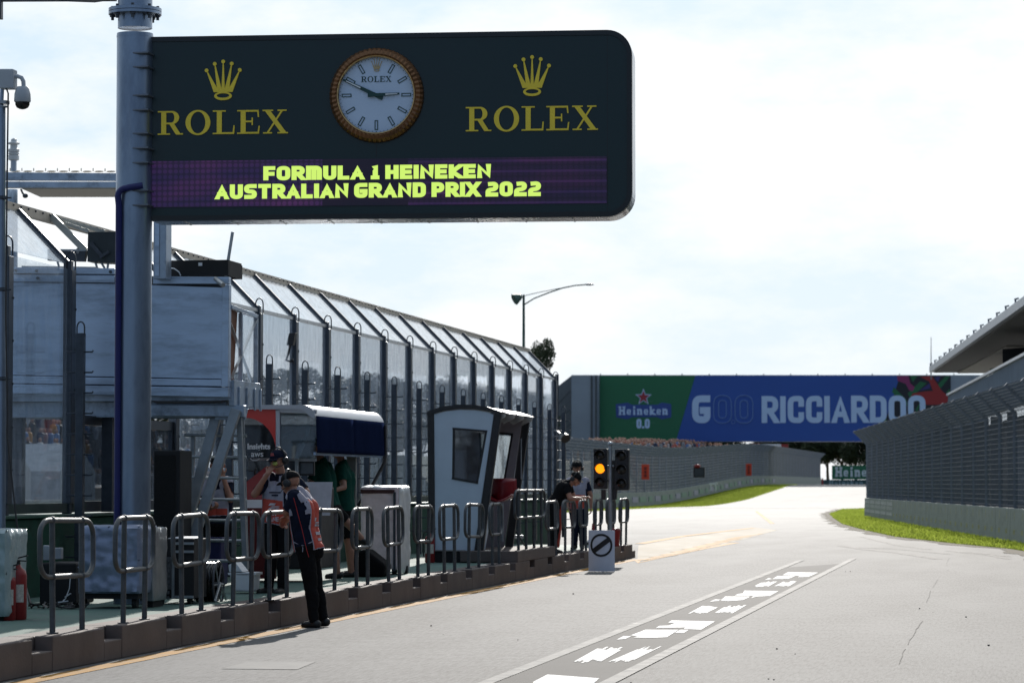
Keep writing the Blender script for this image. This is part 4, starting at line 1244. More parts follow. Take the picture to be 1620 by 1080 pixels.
t = tag(MB().prism([P(34, 420.5, GY + .3), P(150, 422, GY + .3), P(150, 424, GY + .3), P(34, 424, GY + .3)], (0, .3, 0)).build('flat_plate', steel, loc=P(90, 423, GY + .3)), 'thin flat steel plate lying on top of the galvanised box below the tilted frame', 'plate')

# roof canopy further back, seen left of the pole, and the weather sensor on it
t = thing('roof_canopy', 'steel framed translucent roof edge behind the sign post at upper left', 'canopy', P(20, 800, 56))
Y = 56.0
mb = MB(); mb.prism([P(-40, 272, Y), P(185, 274, Y), P(185, 286, Y), P(-40, 285, Y)], (0, .15, 0)); mb.prism([P(-40, 287, Y - .02), P(185, 287.5, Y - .02), P(185, 297, Y - .02), P(-40, 297, Y - .02)], (0, .15, 0))
mb.build('edge_beam', framem, t, bevel=.008)
MB().prism([P(35, 299, Y + .1), P(184, 299, Y + .1), P(184, 312, Y + 1.2), P(64, 312, Y + 1.2)], (0, .0, .02)).build('roof_sheet', M('buff translucent sheet', (.52, .48, .40), .5, 0, .12, 6, stretch=(1, 6, 1)), t)
mb = MB(); A = P(-40, 271, Y + .3); B = P(185, 271.5, Y + .3)
for i in range(12):
    f = (i + .5) / 12; c = A + (B - A) * f
    mb.ball(c, .03, (3.2, 1, .6), 8, 5); mb.cyl(c + Vector((.12, 0, 0)), c + Vector((.12, 0, .06)), .01, 6)
mb.build('roof_screws', M('buff ridge channel', (.42, .36, .28)), t)
MB().tube([P(19, 300, Y + .5), P(19, 800, Y + .5)], .11, 16).build('column', framem, t, smooth=True)
mb = MB().tube([P(33, 299, Y), P(36, 306, Y), P(39, 309, Y)], .02, 6); mb.ball(P(40, 310, Y), .055, (1, 1, .8)); mb.build('lamp_bracket', darkst, t, smooth=True)
t = thing('weather_sensor', 'white finned weather sensor standing on the roof edge at upper left', 'sensor', P(21, 271, 56.1))
c = P(21.5, 271, 56.1); k = 56.1 / 4800
MB().cyl(c, c + Vector((0, 0, 22 * k)), 5 * k, 14).build('stem', galv, t, smooth=True)
prof = [(7*k, 18*k), (9*k, 19*k), (9*k, 26*k), (7*k, 27*k), (9*k, 28*k), (9*k, 30*k), (7*k, 31*k), (9*k, 32*k), (9.5*k, 36*k), (6*k, 38*k), (6*k, 44*k), (9.8*k, 45*k), (9.8*k, 47*k), (5*k, 49*k), (5*k, 51*k), (4.5*k, 53*k), (1*k, 55*k)]
MB().lathe(prof, c, 18).build('finned_body', M('off white plastic', (.6, .61, .6), .4, 0, .06), t, smooth=True)
# camera pole at the left margin
t = thing('camera_pole', 'slim grey pole at the left margin carrying a white dome camera', 'pole', P(3, 985, 30.5))
Y = 30.5; A = P(2, 170, Y); k = Y / 4800
MB().tube([P(2, 985, Y), A], .045, 14).tube([A, P(4, 128, Y)], .022, 10).build('shaft', polem, t, smooth=True)
mb = MB().cyl(P(4, 165, Y), P(4, 160, Y), .075, 16).cyl(P(4, 168, Y), P(4, 170, Y), .06, 16)
mb.build('collar', steel, t, smooth=True)
for py in (455, 596, 310): 
    m2 = MB().cyl(P(2, py, Y), P(2, py + 6, Y), .055, 14); m2.cyl(P(4, py + 3, Y - .05), P(18, py + 3, Y - .05), .01, 6); m2.build('clamp', darkst, t)
MB().prism([P(-2, 109, Y - .06), P(21, 109, Y - .06), P(21, 140, Y - .06), P(-2, 140, Y - .06)], (0, .14, 0)).build('junction_box', M('pale grey box', (.40, .43, .46), .45, 0, .08), t, bevel=.012)
pts = [P(20, 122, Y), P(28, 121, Y), P(34, 123, Y), P(37, 129, Y), P(37.5, 138, Y)]
arm = MB().tube(pts, .023, 12).build('arm', M('pale grey box', (.40, .43, .46)), t, smooth=True)
c = P(35.5, 160, Y)
dm = MB().lathe([(.03, .155), (.055, .15), (.07, .13), (.085, .07), (.088, .0), (.083, -.012), (.078, -.014)], c, 20).build('dome_camera', M('pale grey box', (.40, .43, .46)), t, smooth=True)
MB().lathe([(.076, -.015), (.076, -.04), (.06, -.07), (.03, -.085), (.002, -.09)], c, 20).build('dark_dome', M('dark dome', (.01, .01, .012), .08), dm, smooth=True)
MB().tube([P(10, 140, Y - .05), P(13, 148, Y - .05), P(11, 300, Y - .06), P(9, 500, Y - .06), P(12, 650, Y - .06), P(11, 690, Y - .06), P(28, 840, Y - .06)], .009, 6).build('lead', blk, t, smooth=True)
t = tag(MB().tube([P(-30, -1, 34), P(80, 1, 33.5), P(150, 3.5, 33.2), P(190, -2, 33.05)], .008, 5).build('overhead_cable', blk, loc=P(80, 1, 33.5), smooth=True), 'thin black cable crossing the sky at the top left towards the sign post', 'cable')
t = tag(MB().prism([P(-30, -12, 33.4), P(182, -12, 33.4), P(182, 1, 33.4), P(-30, 2, 33.4)], (0, .08, 0)).prism([P(-30, 0, 33.38), P(1.5, 0, 33.38), P(1.5, 30, 33.38), P(-30, 30, 33.38)], (0, .08, 0)).build('overhead_beam', darkst, loc=P(80, -5, 33.4), bevel=.004), 'dark overhead beam along the top left edge reaching the sign post', 'beam')

# ------------------------------------------------------------------ people
def nz(v, f=3.0, s=0): return noise.noise(Vector((v[0] * f + s, v[1] * f, v[2] * f)))
skin1 = M('weathered skin', (.36, .17, .11), .5, 0, .1, 14, .1, 90)
skin2 = M('tanned skin', (.33, .17, .115), .5, 0, .1, 14, .1, 90)
navy = M('navy cloth', (.010, .013, .028), .9, 0, .25, 12, .3, 40, spec=.12)
blackc = M('black cloth', (.009, .009, .010), .9, 0, .25, 12, .3, 40, spec=.12)
greenc = M('bottle green cloth', (.007, .055, .040), .9, 0, .2, 8, .3, 30, spec=.1)
vwhite = M('white lilac mesh cloth', (.32, .31, .37), .8, 0, .1, 10, .3, 40)
vred = M('orange red bib cloth', (.50, .065, .04), .75, 0, .15, 8, .3, 40)
shoem = M('black shoe leather', (.012, .012, .013), .5, 0, .2, 10)
hairm = M('dark hair', (.02, .015, .012), .6, 0, .3, 30)
redtrim = M('red piping', (.45, .03, .03), .7)

def seg_dist(C, p, q, r1, r2):
    p = np.array(p); q = np.array(q); d = q - p; L2 = max(1e-9, d.dot(d))
    t = np.clip(((C - p) @ d) / L2, 0, 1)
    return np.linalg.norm(C - (p + t[:, None] * d), axis=1) - (r1 + (r2 - r1) * t), t
def person(label, loc, J, face, cloth, scale=1.0, vox=.0075, look=None, hands=None, skin=None, group=None, up=None):
    """J: joints in metres relative to loc (x right, y away, z up). One remeshed body; clothes are shells grown off it."""
    skin = skin or skin1
    J = {k: Vector(v) for k, v in J.items()}
    fwd = Vector((face[0], face[1], 0)).normalized(); left = Vector((-fwd.y, fwd.x, 0))
    lf = Vector(look if look else (fwd.x, fwd.y, 0)).normalized()
    for n_ in ('sh', 'hip'):
        for s, sg in (('L', 1), ('R', -1)):
            if n_ + s not in J:
                J[n_ + s] = (J['neck'] + Vector((0, 0, -.055)) + left * (.185 * sg)) if n_ == 'sh' else (J['pel'] + left * (.095 * sg))
    B = []                                                  # (p, q, r1, r2, region)
    def bone(p, q, r1, r2, reg): B.append((Vector(p), Vector(q), r1, r2, reg))
    waist = J['pel'] * .52 + J['chest'] * .48
    for s, sg in (('L', 1), ('R', -1)):
        bone(J['pel'] + left * (.065 * sg), waist + left * (.065 * sg) + fwd * .02, .125, .118, 'torso')
        bone(waist + left * (.065 * sg) + fwd * .02, J['chest'] + left * (.085 * sg), .118, .125, 'torso')
        bone(J['chest'] + left * (.09 * sg), J['sh' + s] - left * (.035 * sg), .115, .075, 'torso')
        bone(J['sh' + s] - left * (.03 * sg), J['el' + s], .066, .046, 'arm' + s)
        bone(J['el' + s], J['wr' + s], .044, .029, 'fore' + s)
        bone(J['hip' + s], J['kn' + s], .098, .062, 'thigh' + s)
        bone(J['kn' + s], J['an' + s], .062, .042, 'shin' + s)
        kn, an = J['kn' + s], J['an' + s]
        back = -fwd
        bone(kn * .75 + an * .25 + back * .02, kn * .45 + an * .55 + back * .012, .052, .045, 'shin' + s)
        td = (J['toe' + s] - an)
        bone(an + Vector((0, 0, -.035)) - Vector((td.x, td.y, 0)).normalized() * .035, J['toe' + s], .040, .030, 'foot' + s)
    bone(J['pel'], J['pel'] - fwd * .05 + Vector((0, 0, -.03)), .13, .12, 'torso')
    bone(J['chest'] + Vector((0, 0, .06)), J['neck'], .085, .062, 'torso')
    hd = J['head']
    bone(J['neck'] - Vector((0, 0, .02)), hd - lf * .01 - Vector((0, 0, .05)), .060, .055, 'neck')
    hu = Vector(up).normalized() if up else (Vector((0, 0, 1)) - lf * lf.z).normalized()
    hl = hu.cross(lf)                                       # head's left
    bone(hd + hu * .035 - lf * .025, hd + hu * .03 + lf * .012, .092, .088, 'head')
    bone(hd + hu * .0 + lf * .02, hd - hu * .075 + lf * .055, .075, .042, 'head')
    bone(hd + hl * .03 - hu * .02 + lf * .04, hd - hl * .03 - hu * .02 + lf * .04, .05, .05, 'head')
    bone(hd + hu * .02 + lf * .095, hd - hu * .022 + lf * .118, .010, .016, 'head')   # nose
    bone(hd - hu * .052 + lf * .096, hd - hu * .055 + lf * .099, .018, .018, 'head')  # mouth
    bone(hd + hu * .03 + hl * .03 + lf * .078, hd + hu * .03 - hl * .03 + lf * .078, .02, .02, 'head')  # brow
    for sg in (1, -1):
        bone(hd + hl * (.088 * sg) + hu * .012, hd + hl * (.094 * sg) - hu * .022, .018, .012, 'head')
    for s, sg in (('L', 1), ('R', -1)):
        w = J['wr' + s]; d = (w - J['el' + s]).normalized()
        h = (hands or {}).get(s)
        if h:
            d = Vector(h[0]).normalized(); pn = Vector(h[1]); curl = h[2]
        else:
            pn = left * (-sg); curl = .5
        pn = (pn - d * pn.dot(d)).normalized(); sd_ = d.cross(pn)
        thumb = sd_ if (sd_.dot(fwd) + .3 * sd_.z) > 0 else -sd_
        if h and len(h) > 3: thumb = sd_ * h[3]
        for k in (-1, 0, 1): bone(w + thumb * (.016 * k), w + d * .085 + thumb * (.024 * k), .017, .0155, 'hand')
        for k, ln in zip((-1.5, -.5, .5, 1.5), (.066, .080, .086, .078)):
            a = w + d * .088 + thumb * (.0195 * k)
            c1 = (d * math.cos(curl * .9) + pn * math.sin(curl * .9)); c2 = (d * math.cos(curl * 2.0) + pn * math.sin(curl * 2.0)); c3 = (d * math.cos(curl * 2.7) + pn * math.sin(curl * 2.7))
            b_ = a + c1 * (ln * .48); c_ = b_ + c2 * (ln * .32); e_ = c_ + c3 * (ln * .25)
            bone(a, b_, .0098, .0092, 'hand'); bone(b_, c_, .0092, .0086, 'hand'); bone(c_, e_, .0086, .008, 'hand')
        a = w + d * .025 + thumb * .026; b_ = a + (d * .6 + thumb * .75 + pn * .25).normalized() * .042; c_ = b_ + (d * .9 + thumb * .25 + pn * .4 * min(1, curl * 2)).normalized() * .036
        bone(a, b_, .0135, .0115, 'hand'); bone(b_, c_, .0115, .0095, 'hand')
    bm = bmesh.new()
    for (p, q, r1, r2, reg) in B:
        for c, r_ in ((p, r1), (q, r2)):
            bmesh.ops.create_icosphere(bm, subdivisions=2, radius=r_, matrix=Matrix.Translation(c))
        d = q - p
        if d.length > 1e-4:
            mat = Matrix.Translation((p + q) / 2) @ d.to_track_quat('Z', 'Y').to_matrix().to_4x4()
            bmesh.ops.create_cone(bm, cap_ends=True, segments=14, radius1=r1, radius2=r2, depth=d.length, matrix=mat)
    me = bpy.data.meshes.new('body'); bm.to_mesh(me); bm.free()
    tmp = bpy.data.objects.new('body', me); COL.objects.link(tmp)
    md = tmp.modifiers.new('r', 'REMESH'); md.mode = 'VOXEL'; md.voxel_size = vox
    ms = tmp.modifiers.new('s', 'SMOOTH'); ms.factor = .5; ms.iterations = 3
    dg = bpy.context.evaluated_depsgraph_get()
    body = bpy.data.meshes.new_from_object(tmp.evaluated_get(dg))
    bpy.data.objects.remove(tmp)
    nv = len(body.vertices); co = np.empty(nv * 3, np.float32); body.vertices.foreach_get('co', co); co = co.reshape(-1, 3)
    nn = np.empty(nv * 3, np.float32); body.vertices.foreach_get('normal', nn); nn = nn.reshape(-1, 3)
    best = np.full(nv, 9.0); lab = np.zeros(nv, int); tp = np.zeros(nv)
    for i, (p, q, r1, r2, reg) in enumerate(B):
        d, tt = seg_dist(co, p, q, r1, r2)
        m = d < best; best[m] = d[m]; lab[m] = i; tp[m] = tt[m]
    regs = np.array([B[i][4] for i in lab])
    T = thing('person', label, 'person', loc, group)
    body.materials.clear(); body.materials.append(skin)
    body.polygons.foreach_set('use_smooth', [True] * len(body.polygons)); body.name = 'body'
    bo = bpy.data.objects.new('body', body); COL.objects.link(bo); bo.parent = T
    polys = [tuple(p.vertices) for p in body.polygons]
    def shell(name, mask, d, mats, wr=.006, wf=9.0, mi=None, par=None):
        fs = [f for f in polys if sum(1 for v in f if mask[v]) >= len(f) - 0]
        if not fs: return None
        ids = sorted({v for f in fs for v in f}); mp_ = {v: i for i, v in enumerate(ids)}
        vs_ = []
        for v in ids:
            c = co[v]
            w = wr * (noise.noise(Vector((c[0] * wf, c[1] * wf, c[2] * wf * .6 + 3))) + .5 * noise.noise(Vector((c[0] * wf * 2.3, c[1] * wf * 2.3, c[2] * wf * 2 + 9))))
            vs_.append(tuple(c + nn[v] * (d + w)))
        m2 = bpy.data.meshes.new(name); m2.from_pydata(vs_, [], [tuple(mp_[v] for v in f) for f in fs])
        for m in (mats if isinstance(mats, list) else [mats]): m2.materials.append(m)
        if mi is not None: m2.polygons.foreach_set('material_index', [mi(np.mean([co[v] for v in f], axis=0)) for f in fs])
        m2.polygons.foreach_set('use_smooth', [True] * len(m2.polygons))
        o = bpy.data.objects.new(name, m2); COL.objects.link(o); o.parent = par or T
        if name == 'bib':
            sm_ = o.modifiers.new('s', 'SMOOTH'); sm_.factor = .5; sm_.iterations = 5
        so = o.modifiers.new('t', 'SOLIDIFY'); so.thickness = .003; so.offset = 1
        return o
    isin = lambda *rs: np.isin(regs, rs)
    pelz = J['pel'].z
    tdir = (J['chest'] - J['pel']).normalized(); hgt = (co - np.array(J['pel'])) @ np.array(tdir)
    # trousers or shorts, shirt, shoes
    th = isin('thighL', 'thighR')
    low = isin('torso') & (hgt < .03)
    if cloth.get('shorts'):
        shell('shorts', (th & (tp < .82)) | low, .014, cloth['legs'], .010)
    else:
        shell('trousers', th | isin('shinL', 'shinR') | low, .013, cloth['legs'], .011)
    shell('shirt', (isin('torso') & (hgt > -.02)) | (isin('armL', 'armR') & (tp < cloth.get('sleeve', .72))), .011, cloth['shirt'], .009)
    for s in 'LR':
        shell('shoe', isin('foot' + s), .010, shoem, .001)
    lateral = (co - np.array(J['pel'])) @ np.array(left)
    ax = np.array(fwd); fn = nn @ ax
    if cloth.get('vest'):
        vm = isin('torso') & (hgt > cloth.get('vbot', -.05)) & ((np.abs(lateral) < .15) | (hgt > .38)) & (np.abs(fn) > (.55 if not cloth.get('vest_wide') else .12))
        vm |= isin('torso') & (hgt > .40) & (np.abs(lateral) < .16)
        vm &= ~((hgt > .47) & (fn > .2) & (np.abs(lateral) < .05))
        split = cloth.get('vsplit', .30)
        pl = np.array(J['pel']); td_ = np.array(tdir); lv = np.array(left)
        def mi(c):
            h = (c - pl) @ td_; l = abs((c - pl) @ lv)
            return 1 if (h < split and h > cloth.get('vbot', -.05) + .015 and l < .135) else 0
        vo = shell('bib', vm, .024, [vwhite, vred], .006, mi=mi)
        if vo:
            bvh = BVHTree.FromPolygons([v.co for v in vo.data.vertices], [tuple(p.vertices) for p in vo.data.polygons])
            def stick(name, words, mat, side):
                """words: (text, centre height above pelvis, width, height); lettering is laid on the cloth"""
                mb = MB(); fd = fwd * side; rt = -left * side if side > 0 else left
                rt = fd.cross(Vector((0, 0, 1))) * -1
                for (w_, hz, wd, ht) in words:
                    def T3(x, y, l):
                        p = J['pel'] + tdir * (hz + y) + rt * x + fd * .5
                        hit = bvh.ray_cast(p, -fd)
                        return (hit[0] if hit[0] is not None else p - fd * .35) + fd * (.006 + l)
                    m2 = MB()
                    if w_ == '#': 
                        for (xa, xb, ya, yb) in ((-.5, .05, .1, .5), (-.3, .5, -.15, .0), (-.5, .1, -.5, -.25), (.15, .5, -.5, -.3)):
                            m2.prism([T3(xa*wd, ya*ht, 0), T3(xb*wd, ya*ht, 0), T3(xb*wd + .02, yb*ht, 0), T3(xa*wd + .02, yb*ht, 0)], fd * .002)
                    else:
                        lettering(m2, w_, -wd / 2, wd / 2, -ht / 2, ht / 2, T3, t=.22, r=.2, wide=.6, gap=.10, depth=.002) if w_ != '-' else m2.prism([T3(-wd/2, -ht/2, 0), T3(wd/2, -ht/2, 0), T3(wd/2, ht/2, 0), T3(-wd/2, ht/2, 0)], fd * .002)
                    mb.add(m2.v, m2.f)
                o = mb.build(name, mat, vo, local=True); return o
            for (nm, words, mat, side) in cloth.get('print', []): stick(nm, words, mat, side)
            # ties at the sides
            if cloth.get('ties'):
                for sg in (1,):
                    a = J['pel'] + tdir * .02 + left * (.165 * sg) 
                    pts = [a + fwd * .12 + tdir * .05, a + left * .035 + tdir * .01, a - fwd * .12 + tdir * .06]
                    mt = MB().tube(pts, .006, 6).tube([a + left * .036, a + left * .05 + Vector((0, 0, -.06))], .005, 5); mt.build('tie_string', vwhite, T, local=True)
    # head gear
    def HT(a, b, c): return hd + hl * a + lf * b + hu * c
    rot = Matrix((hl, lf, hu)).transposed()
    if cloth.get('cap'):
        mb = MB(); vs_ = []; fs = []; n, m = 20, 8
        for i in range(m + 1):
            th_ = math.pi / 2 * i / m
            for k in range(n):
                ph = 2 * math.pi * k / n
                vs_.append(HT(.104 * math.sin(th_) * math.cos(ph), -.012 + .118 * math.sin(th_) * math.sin(ph), .045 + .098 * math.cos(th_)))
        for i in range(m):
            for k in range(n): fs.append((i*n+k, (i+1)*n+k, (i+1)*n+(k+1)%n, i*n+(k+1)%n))
        mb.add(vs_, fs)
        mb.ball(HT(0, -.012, .145), .008, (1, 1, .6), 8, 5)
        cp = mb.build('cap', cloth['cap'], T, smooth=True, local=True)
        mb = MB(); q = [(.085 * math.sin(R(a)), .085 + .085 * max(0, math.cos(R(a))) ** .8) for a in range(-90, 91, 15)]
        top = [HT(x, y, .052 - .02 * (y - .085) / .085 - 1.3 * x * x) for x, y in q]
        mb.prism(top, -hu * .006); mb.build('brim', cloth['cap'], cp, local=True)
        if cloth.get('badge'):
            mb = MB(); mb.prism([HT(a, .102 - abs(a) * .12, b) for a, b in ((-.028, .075), (.03, .08), (.024, .115), (-.02, .11))], lf * .004); mb.build('badge', cloth['badge'], cp, local=True)
    else:
        shell('hair', isin('head') & (((co - np.array(hd)) @ np.array(hu) > .035) | ((co - np.array(hd)) @ np.array(lf) < -.03)) & ((co - np.array(hd)) @ np.array(lf) < .06), .008, hairm, .006, 30)
    if cloth.get('headset'):
        mb = MB(); pts = [HT(.112 * math.cos(R(a)), -.015, .02 + .145 * math.sin(R(a))) for a in range(0, 181, 12)]
        mb.tube(pts, .010, 8); hs = mb.build('headset', blk, T, smooth=True, local=True)
        for sg in (1, -1):
            c = HT(.085 * sg, -.012, .0)
            MB().lathe([(.032, 0), (.046, .006), (.048, .03), (.040, .046), (.02, .052)], c, 18, hl * sg).build('ear_cup', blk, hs, smooth=True, local=True)
        MB().tube([HT(.105, .0, -.03), HT(.10, .07, -.055), HT(.05, .118, -.06)], .005, 6).build('mic_boom', blk, hs, smooth=True, local=True)
    if cloth.get('glasses'):
        mb = MB()
        for sg in (1, -1): mb.prism([HT(.033*sg + .027*math.cos(R(a)), .098 - .012*abs(math.cos(R(a))), .018 + .019*math.sin(R(a))) for a in range(0, 360, 30)], lf * .012)
        mb.tube([HT(-.075, .07, .024), HT(-.09, -.0, .024)], .004, 5).tube([HT(.075, .07, .024), HT(.09, 0, .024)], .004, 5).tube([HT(-.06, .098, .028), HT(.06, .098, .028)], .004, 5)
        mb.build('sunglasses', blk, T, smooth=False, local=True)
    else:
        mb = MB()
        for sg in (1, -1): mb.ball(HT(.033*sg, .083, .014), .012, (1, 1, .7), 10, 6, rot)
        mb.build('eyes', M('eye white and iris', (.12, .10, .09), .2), T, local=True)
    if cloth.get('piping'):
        mb = MB()
        for sg in (1,):
            a = J['sh' + ('L' if sg > 0 else 'R')]; 
            pts = []
            bv = BVHTree.FromPolygons([Vector(c) + Vector(n_) * .022 for c, n_ in zip(co, nn)], polys)
            for k in range(9):
                p = J['sh' + 'L'] * (1 - k / 8) + (J['pel'] + left * .09 - tdir * .1) * (k / 8) + left * .5 - fwd * (.02 + .03 * k / 8)
                h = bv.ray_cast(p, -left)
                if h[0] is not None: pts.append(h[0])
            if len(pts) > 2: mb.tube(pts, .004, 5)
        if mb.v: mb.build('piping', redtrim, T, local=True)
    if cloth.get('collar'):
        mb = MB(); c = J['neck'] + Vector((0, 0, -.01)); n = 18
        ax_ = (hd - J['neck']).normalized()
        pr = [(.085, -.025), (.074, .03), (.068, .032), (.078, -.025)]
        mb.lathe(pr, c, n, (ax_ + Vector((0, 0, 1))).normalized()); mb.build('collar', cloth['shirt'], T, smooth=True, local=True)
    return T
def joints(s, anchor, tab):
    """tab: joint -> (photo px, photo py, metres away); gives metres relative to the anchor pixel"""
    return {k: ((v[0] - anchor[0]) * s, v[2], -(v[1] - anchor[1]) * s) for k, v in tab.items()}

# nearest marshal, on the road, leaning an arm on the railing
Y = 33.95; A = (498, 996); s = Y / 4800; base = P(*A, Y); base.z = 0
f = (-.997, .07); L_ = Vector((-.36, -.93, 0))
tab = {'pel': (487, 868, 0), 'chest': (479, 805, 0), 'neck': (470, 779, .0), 'head': (457, 764, .0),
       'elL': (453, 811, -.08), 'wrL': (446, 817, .14), 'elR': (462, 822, .30), 'wrR': (444, 820, .42),
       'knL': (493, 931, -.06), 'anL': (499, 985, -.06), 'toeL': (482, 992.5, -.02),
       'knR': (495, 930, .14), 'anR': (507, 983, .16), 'toeR': (491, 990, .20)}
J = joints(s, A, tab)
mk = [('back_print', [('#', .30, .16, .10), ('-', .17, .17, .035), ('-', .10, .13, .03)], M('grey print', (.40, .38, .42), .7), -1)]
person('nearest person, in navy shirt and red white bib, leaning on the railing from the road', base, J, f,
       {'shirt': navy, 'legs': blackc, 'vest': 1, 'vbot': -.03, 'vsplit': .53, 'print': mk, 'ties': 1, 'cap': blackc, 'headset': 1, 'sleeve': .8, 'piping': 1, 'collar': 1, 'glasses': 1},
       vox=.0065, look=(-.90, .25, -.28), hands={'L': ((-.6, .3, -.75), (-.3, -.1, -1), .7), 'R': ((-.7, .2, -.5), (0, 0, -1), .7)})
# marshal eating on the deck
Y = 36.5; A = (428, 941); s = Y / 4800; base = P(*A, Y); base.z = .295
tab = {'pel': (440, 822, 0), 'chest': (445, 777, -.02), 'neck': (446, 750, -.02), 'head': (442, 727, -.06),
       'shR': (423, 757, -.03), 'shL': (469, 757, 0), 'elR': (406, 781, -.16), 'wrR': (429, 748, -.20),
       'elL': (488, 778, -.02), 'wrL': (478, 808, -.18),
       'knL': (452, 880, -.02), 'anL': (446, 932, .0), 'toeL': (443, 939, -.16),
       'knR': (430, 880, -.02), 'anR': (423, 932, .04), 'toeR': (413, 939, -.10)}
J = joints(s, A, tab)
vtx = M('pale bib print', (.62, .55, .58), .7)
person('person in cap and sunglasses eating, wearing a white and red PIT LANE bib', base, J, (-.22, -.97),
       {'shirt': navy, 'legs': blackc, 'vest': 1, 'vest_wide': 1, 'vbot': -.05, 'vsplit': .245, 'cap': navy, 'badge': M('red white badge', (.5, .1, .1), .6), 'headset': 1, 'glasses': 1, 'collar': 1, 'sleeve': .85,
        'print': [('lettering', [('PIT', .075, .13, .055), ('LANE', .005, .17, .055)], vtx, 1), ('emblem', [('#', .165, .14, .075)], vtx, 1), ('chest_print', [('-', .30, .09, .018), ('-', .335, .16, .014)], navy, 1)]},
       vox=.0065, look=(-.45, -.85, -.18), hands={'R': ((.45, .30, .80), (.2, .95, -.1), .75), 'L': ((-.5, -.4, -.3), (0, 1, 0), .6)})
c = P(435, 733, Y - .17)
tag(MB().ball(c, .03, (1.1, .8, .9), 10, 7).build('apple', M('green yellow apple', (.40, .42, .10), .35), loc=c, smooth=True), 'small yellow green apple held at the mouth of the eating marshal', 'apple')
# crew member behind the ladder, drinking
Y = 39.2; A = (343, 925); s = Y / 4800; base = P(*A, Y); base.z = .295
tab = {'pel': (343, 828, 0), 'chest': (342, 778, 0), 'neck': (343, 754, 0), 'head': (344, 731, -.02),
       'shL': (364, 760, 0), 'shR': (322, 760, 0), 'elL': (369, 786, -.12), 'wrL': (357, 748, -.14), 'elR': (318, 790, -.05), 'wrR': (340, 800, -.22),
       'knL': (350, 875, 0), 'anL': (350, 918, 0), 'toeL': (350, 924, -.16), 'knR': (336, 875, 0), 'anR': (336, 918, 0), 'toeR': (334, 924, -.16)}
person('person behind the ladder in a red and white bib, hand raised to the face', base, joints(s, A, tab), (.15, -.98),
       {'shirt': navy, 'legs': blackc, 'vest': 1, 'vest_wide': 1, 'vbot': .12, 'vsplit': .22, 'cap': blackc, 'sleeve': .7}, vox=.0085, hands={'L': ((-.3, -.1, .9), (0, 1, 0), .8), 'R': ((.7, -.5, .1), (0, 0, 1), .7)})
# two green shirted crew under the awning
Y = 42.3; A = (530, 918); s = Y / 4800; base = P(*A, Y); base.z = .295
tab = {'pel': (522, 806, 0), 'chest': (511, 752, .02), 'neck': (507, 728, .02), 'head': (500, 707, .02), 'shL': (504, 738, -.16), 'shR': (512, 738, .2),
       'elL': (492, 768, -.18), 'wrL': (478, 790, -.10), 'elR': (500, 766, .30), 'wrR': (480, 778, .32),
       'knL': (528, 862, -.04), 'anL': (535, 908, -.02), 'toeL': (519, 915, -.05), 'knR': (548, 830, .16), 'anR': (568, 853, .22), 'toeR': (582, 862, .18)}
person('left person of two in green shirts under the awning, one leg bent back', base, joints(s, A, tab), (-.97, .2),
       {'shirt': greenc, 'legs': blackc, 'shorts': 1, 'sleeve': .75}, vox=.0085, skin=skin2, look=(-.9, .2, -.3))
Y = 42.9; A = (553, 916); s = Y / 4800; base = P(*A, Y); base.z = .295
tab = {'pel': (547, 812, 0), 'chest': (544, 756, 0), 'neck': (540, 731, 0), 'head': (534, 710, 0), 'shL': (541, 740, -.17), 'shR': (541, 742, .18),
       'elL': (549, 771, -.24), 'wrL': (536, 777, -.42), 'elR': (536, 772, .2), 'wrR': (520, 790, .2),
       'knL': (553, 862, -.06), 'anL': (557, 906, -.04), 'toeL': (541, 913, -.07), 'knR': (548, 862, .14), 'anR': (551, 905, .15), 'toeR': (536, 912, .12)}
person('right person of two in green shirts under the awning, standing with a bent bare arm', base, joints(s, A, tab), (-.97, .1),
       {'shirt': greenc, 'legs': blackc, 'shorts': 1, 'sleeve': .7}, vox=.0085, skin=skin2, look=(-.9, .1, -.35))
# two at the far end of the kerb
Y = 58.0; A = (880, 876); s = Y / 4800; base = P(*A, Y); base.z = .305
tab = {'pel': (876, 799, 0), 'chest': (892, 772, 0), 'neck': (902, 764, 0), 'head': (911, 758, -.02), 'shR': (898, 770, -.17), 'shL': (897, 768, .18),
       'elR': (905, 789, -.22), 'wrR': (921, 789, -.20), 'elL': (908, 789, .2), 'wrL': (924, 787, .12),
       'knL': (874, 838, .1), 'anL': (872, 868, .1), 'toeL': (884, 874, .1), 'knR': (880, 836, -.08), 'anR': (876, 868, -.08), 'toeR': (888, 874, -.08)}
person('person in a black T shirt and cap bending forward with both forearms on the railing', base, joints(s, A, tab), (.98, -.1),
       {'shirt': blackc, 'legs': blackc, 'cap': blackc, 'headset': 1, 'sleeve': .6}, vox=.009, look=(.8, -.25, -.55), hands={'R': ((.9, .1, .1), (0, 0, -1), .7), 'L': ((.9, -.1, .1), (0, 0, -1), .7)})
Y = 62.0; A = (915, 869); s = Y / 4800; base = P(*A, Y); base.z = .305
tab = {'pel': (915, 804, 0), 'chest': (914, 774, 0), 'neck': (914, 757, 0), 'head': (913, 741, -.02), 'shR': (899, 762, 0), 'shL': (929, 762, 0),
       'elR': (894, 784, .02), 'wrR': (900, 802, -.12), 'elL': (935, 784, .0), 'wrL': (936, 803, -.06),
       'knL': (921, 836, 0), 'anL': (921, 863, 0), 'toeL': (923, 868, -.16), 'knR': (910, 836, 0), 'anR': (909, 863, 0), 'toeR': (907, 868, -.16)}
person('person with black headset and lilac red bib standing behind the man bending forward', base, joints(s, A, tab), (.05, -1),
       {'shirt': navy, 'legs': navy, 'vest': 1, 'vest_wide': 1, 'vbot': -.02, 'vsplit': .27, 'headset': 1, 'cap': blackc, 'sleeve': .7}, vox=.009)

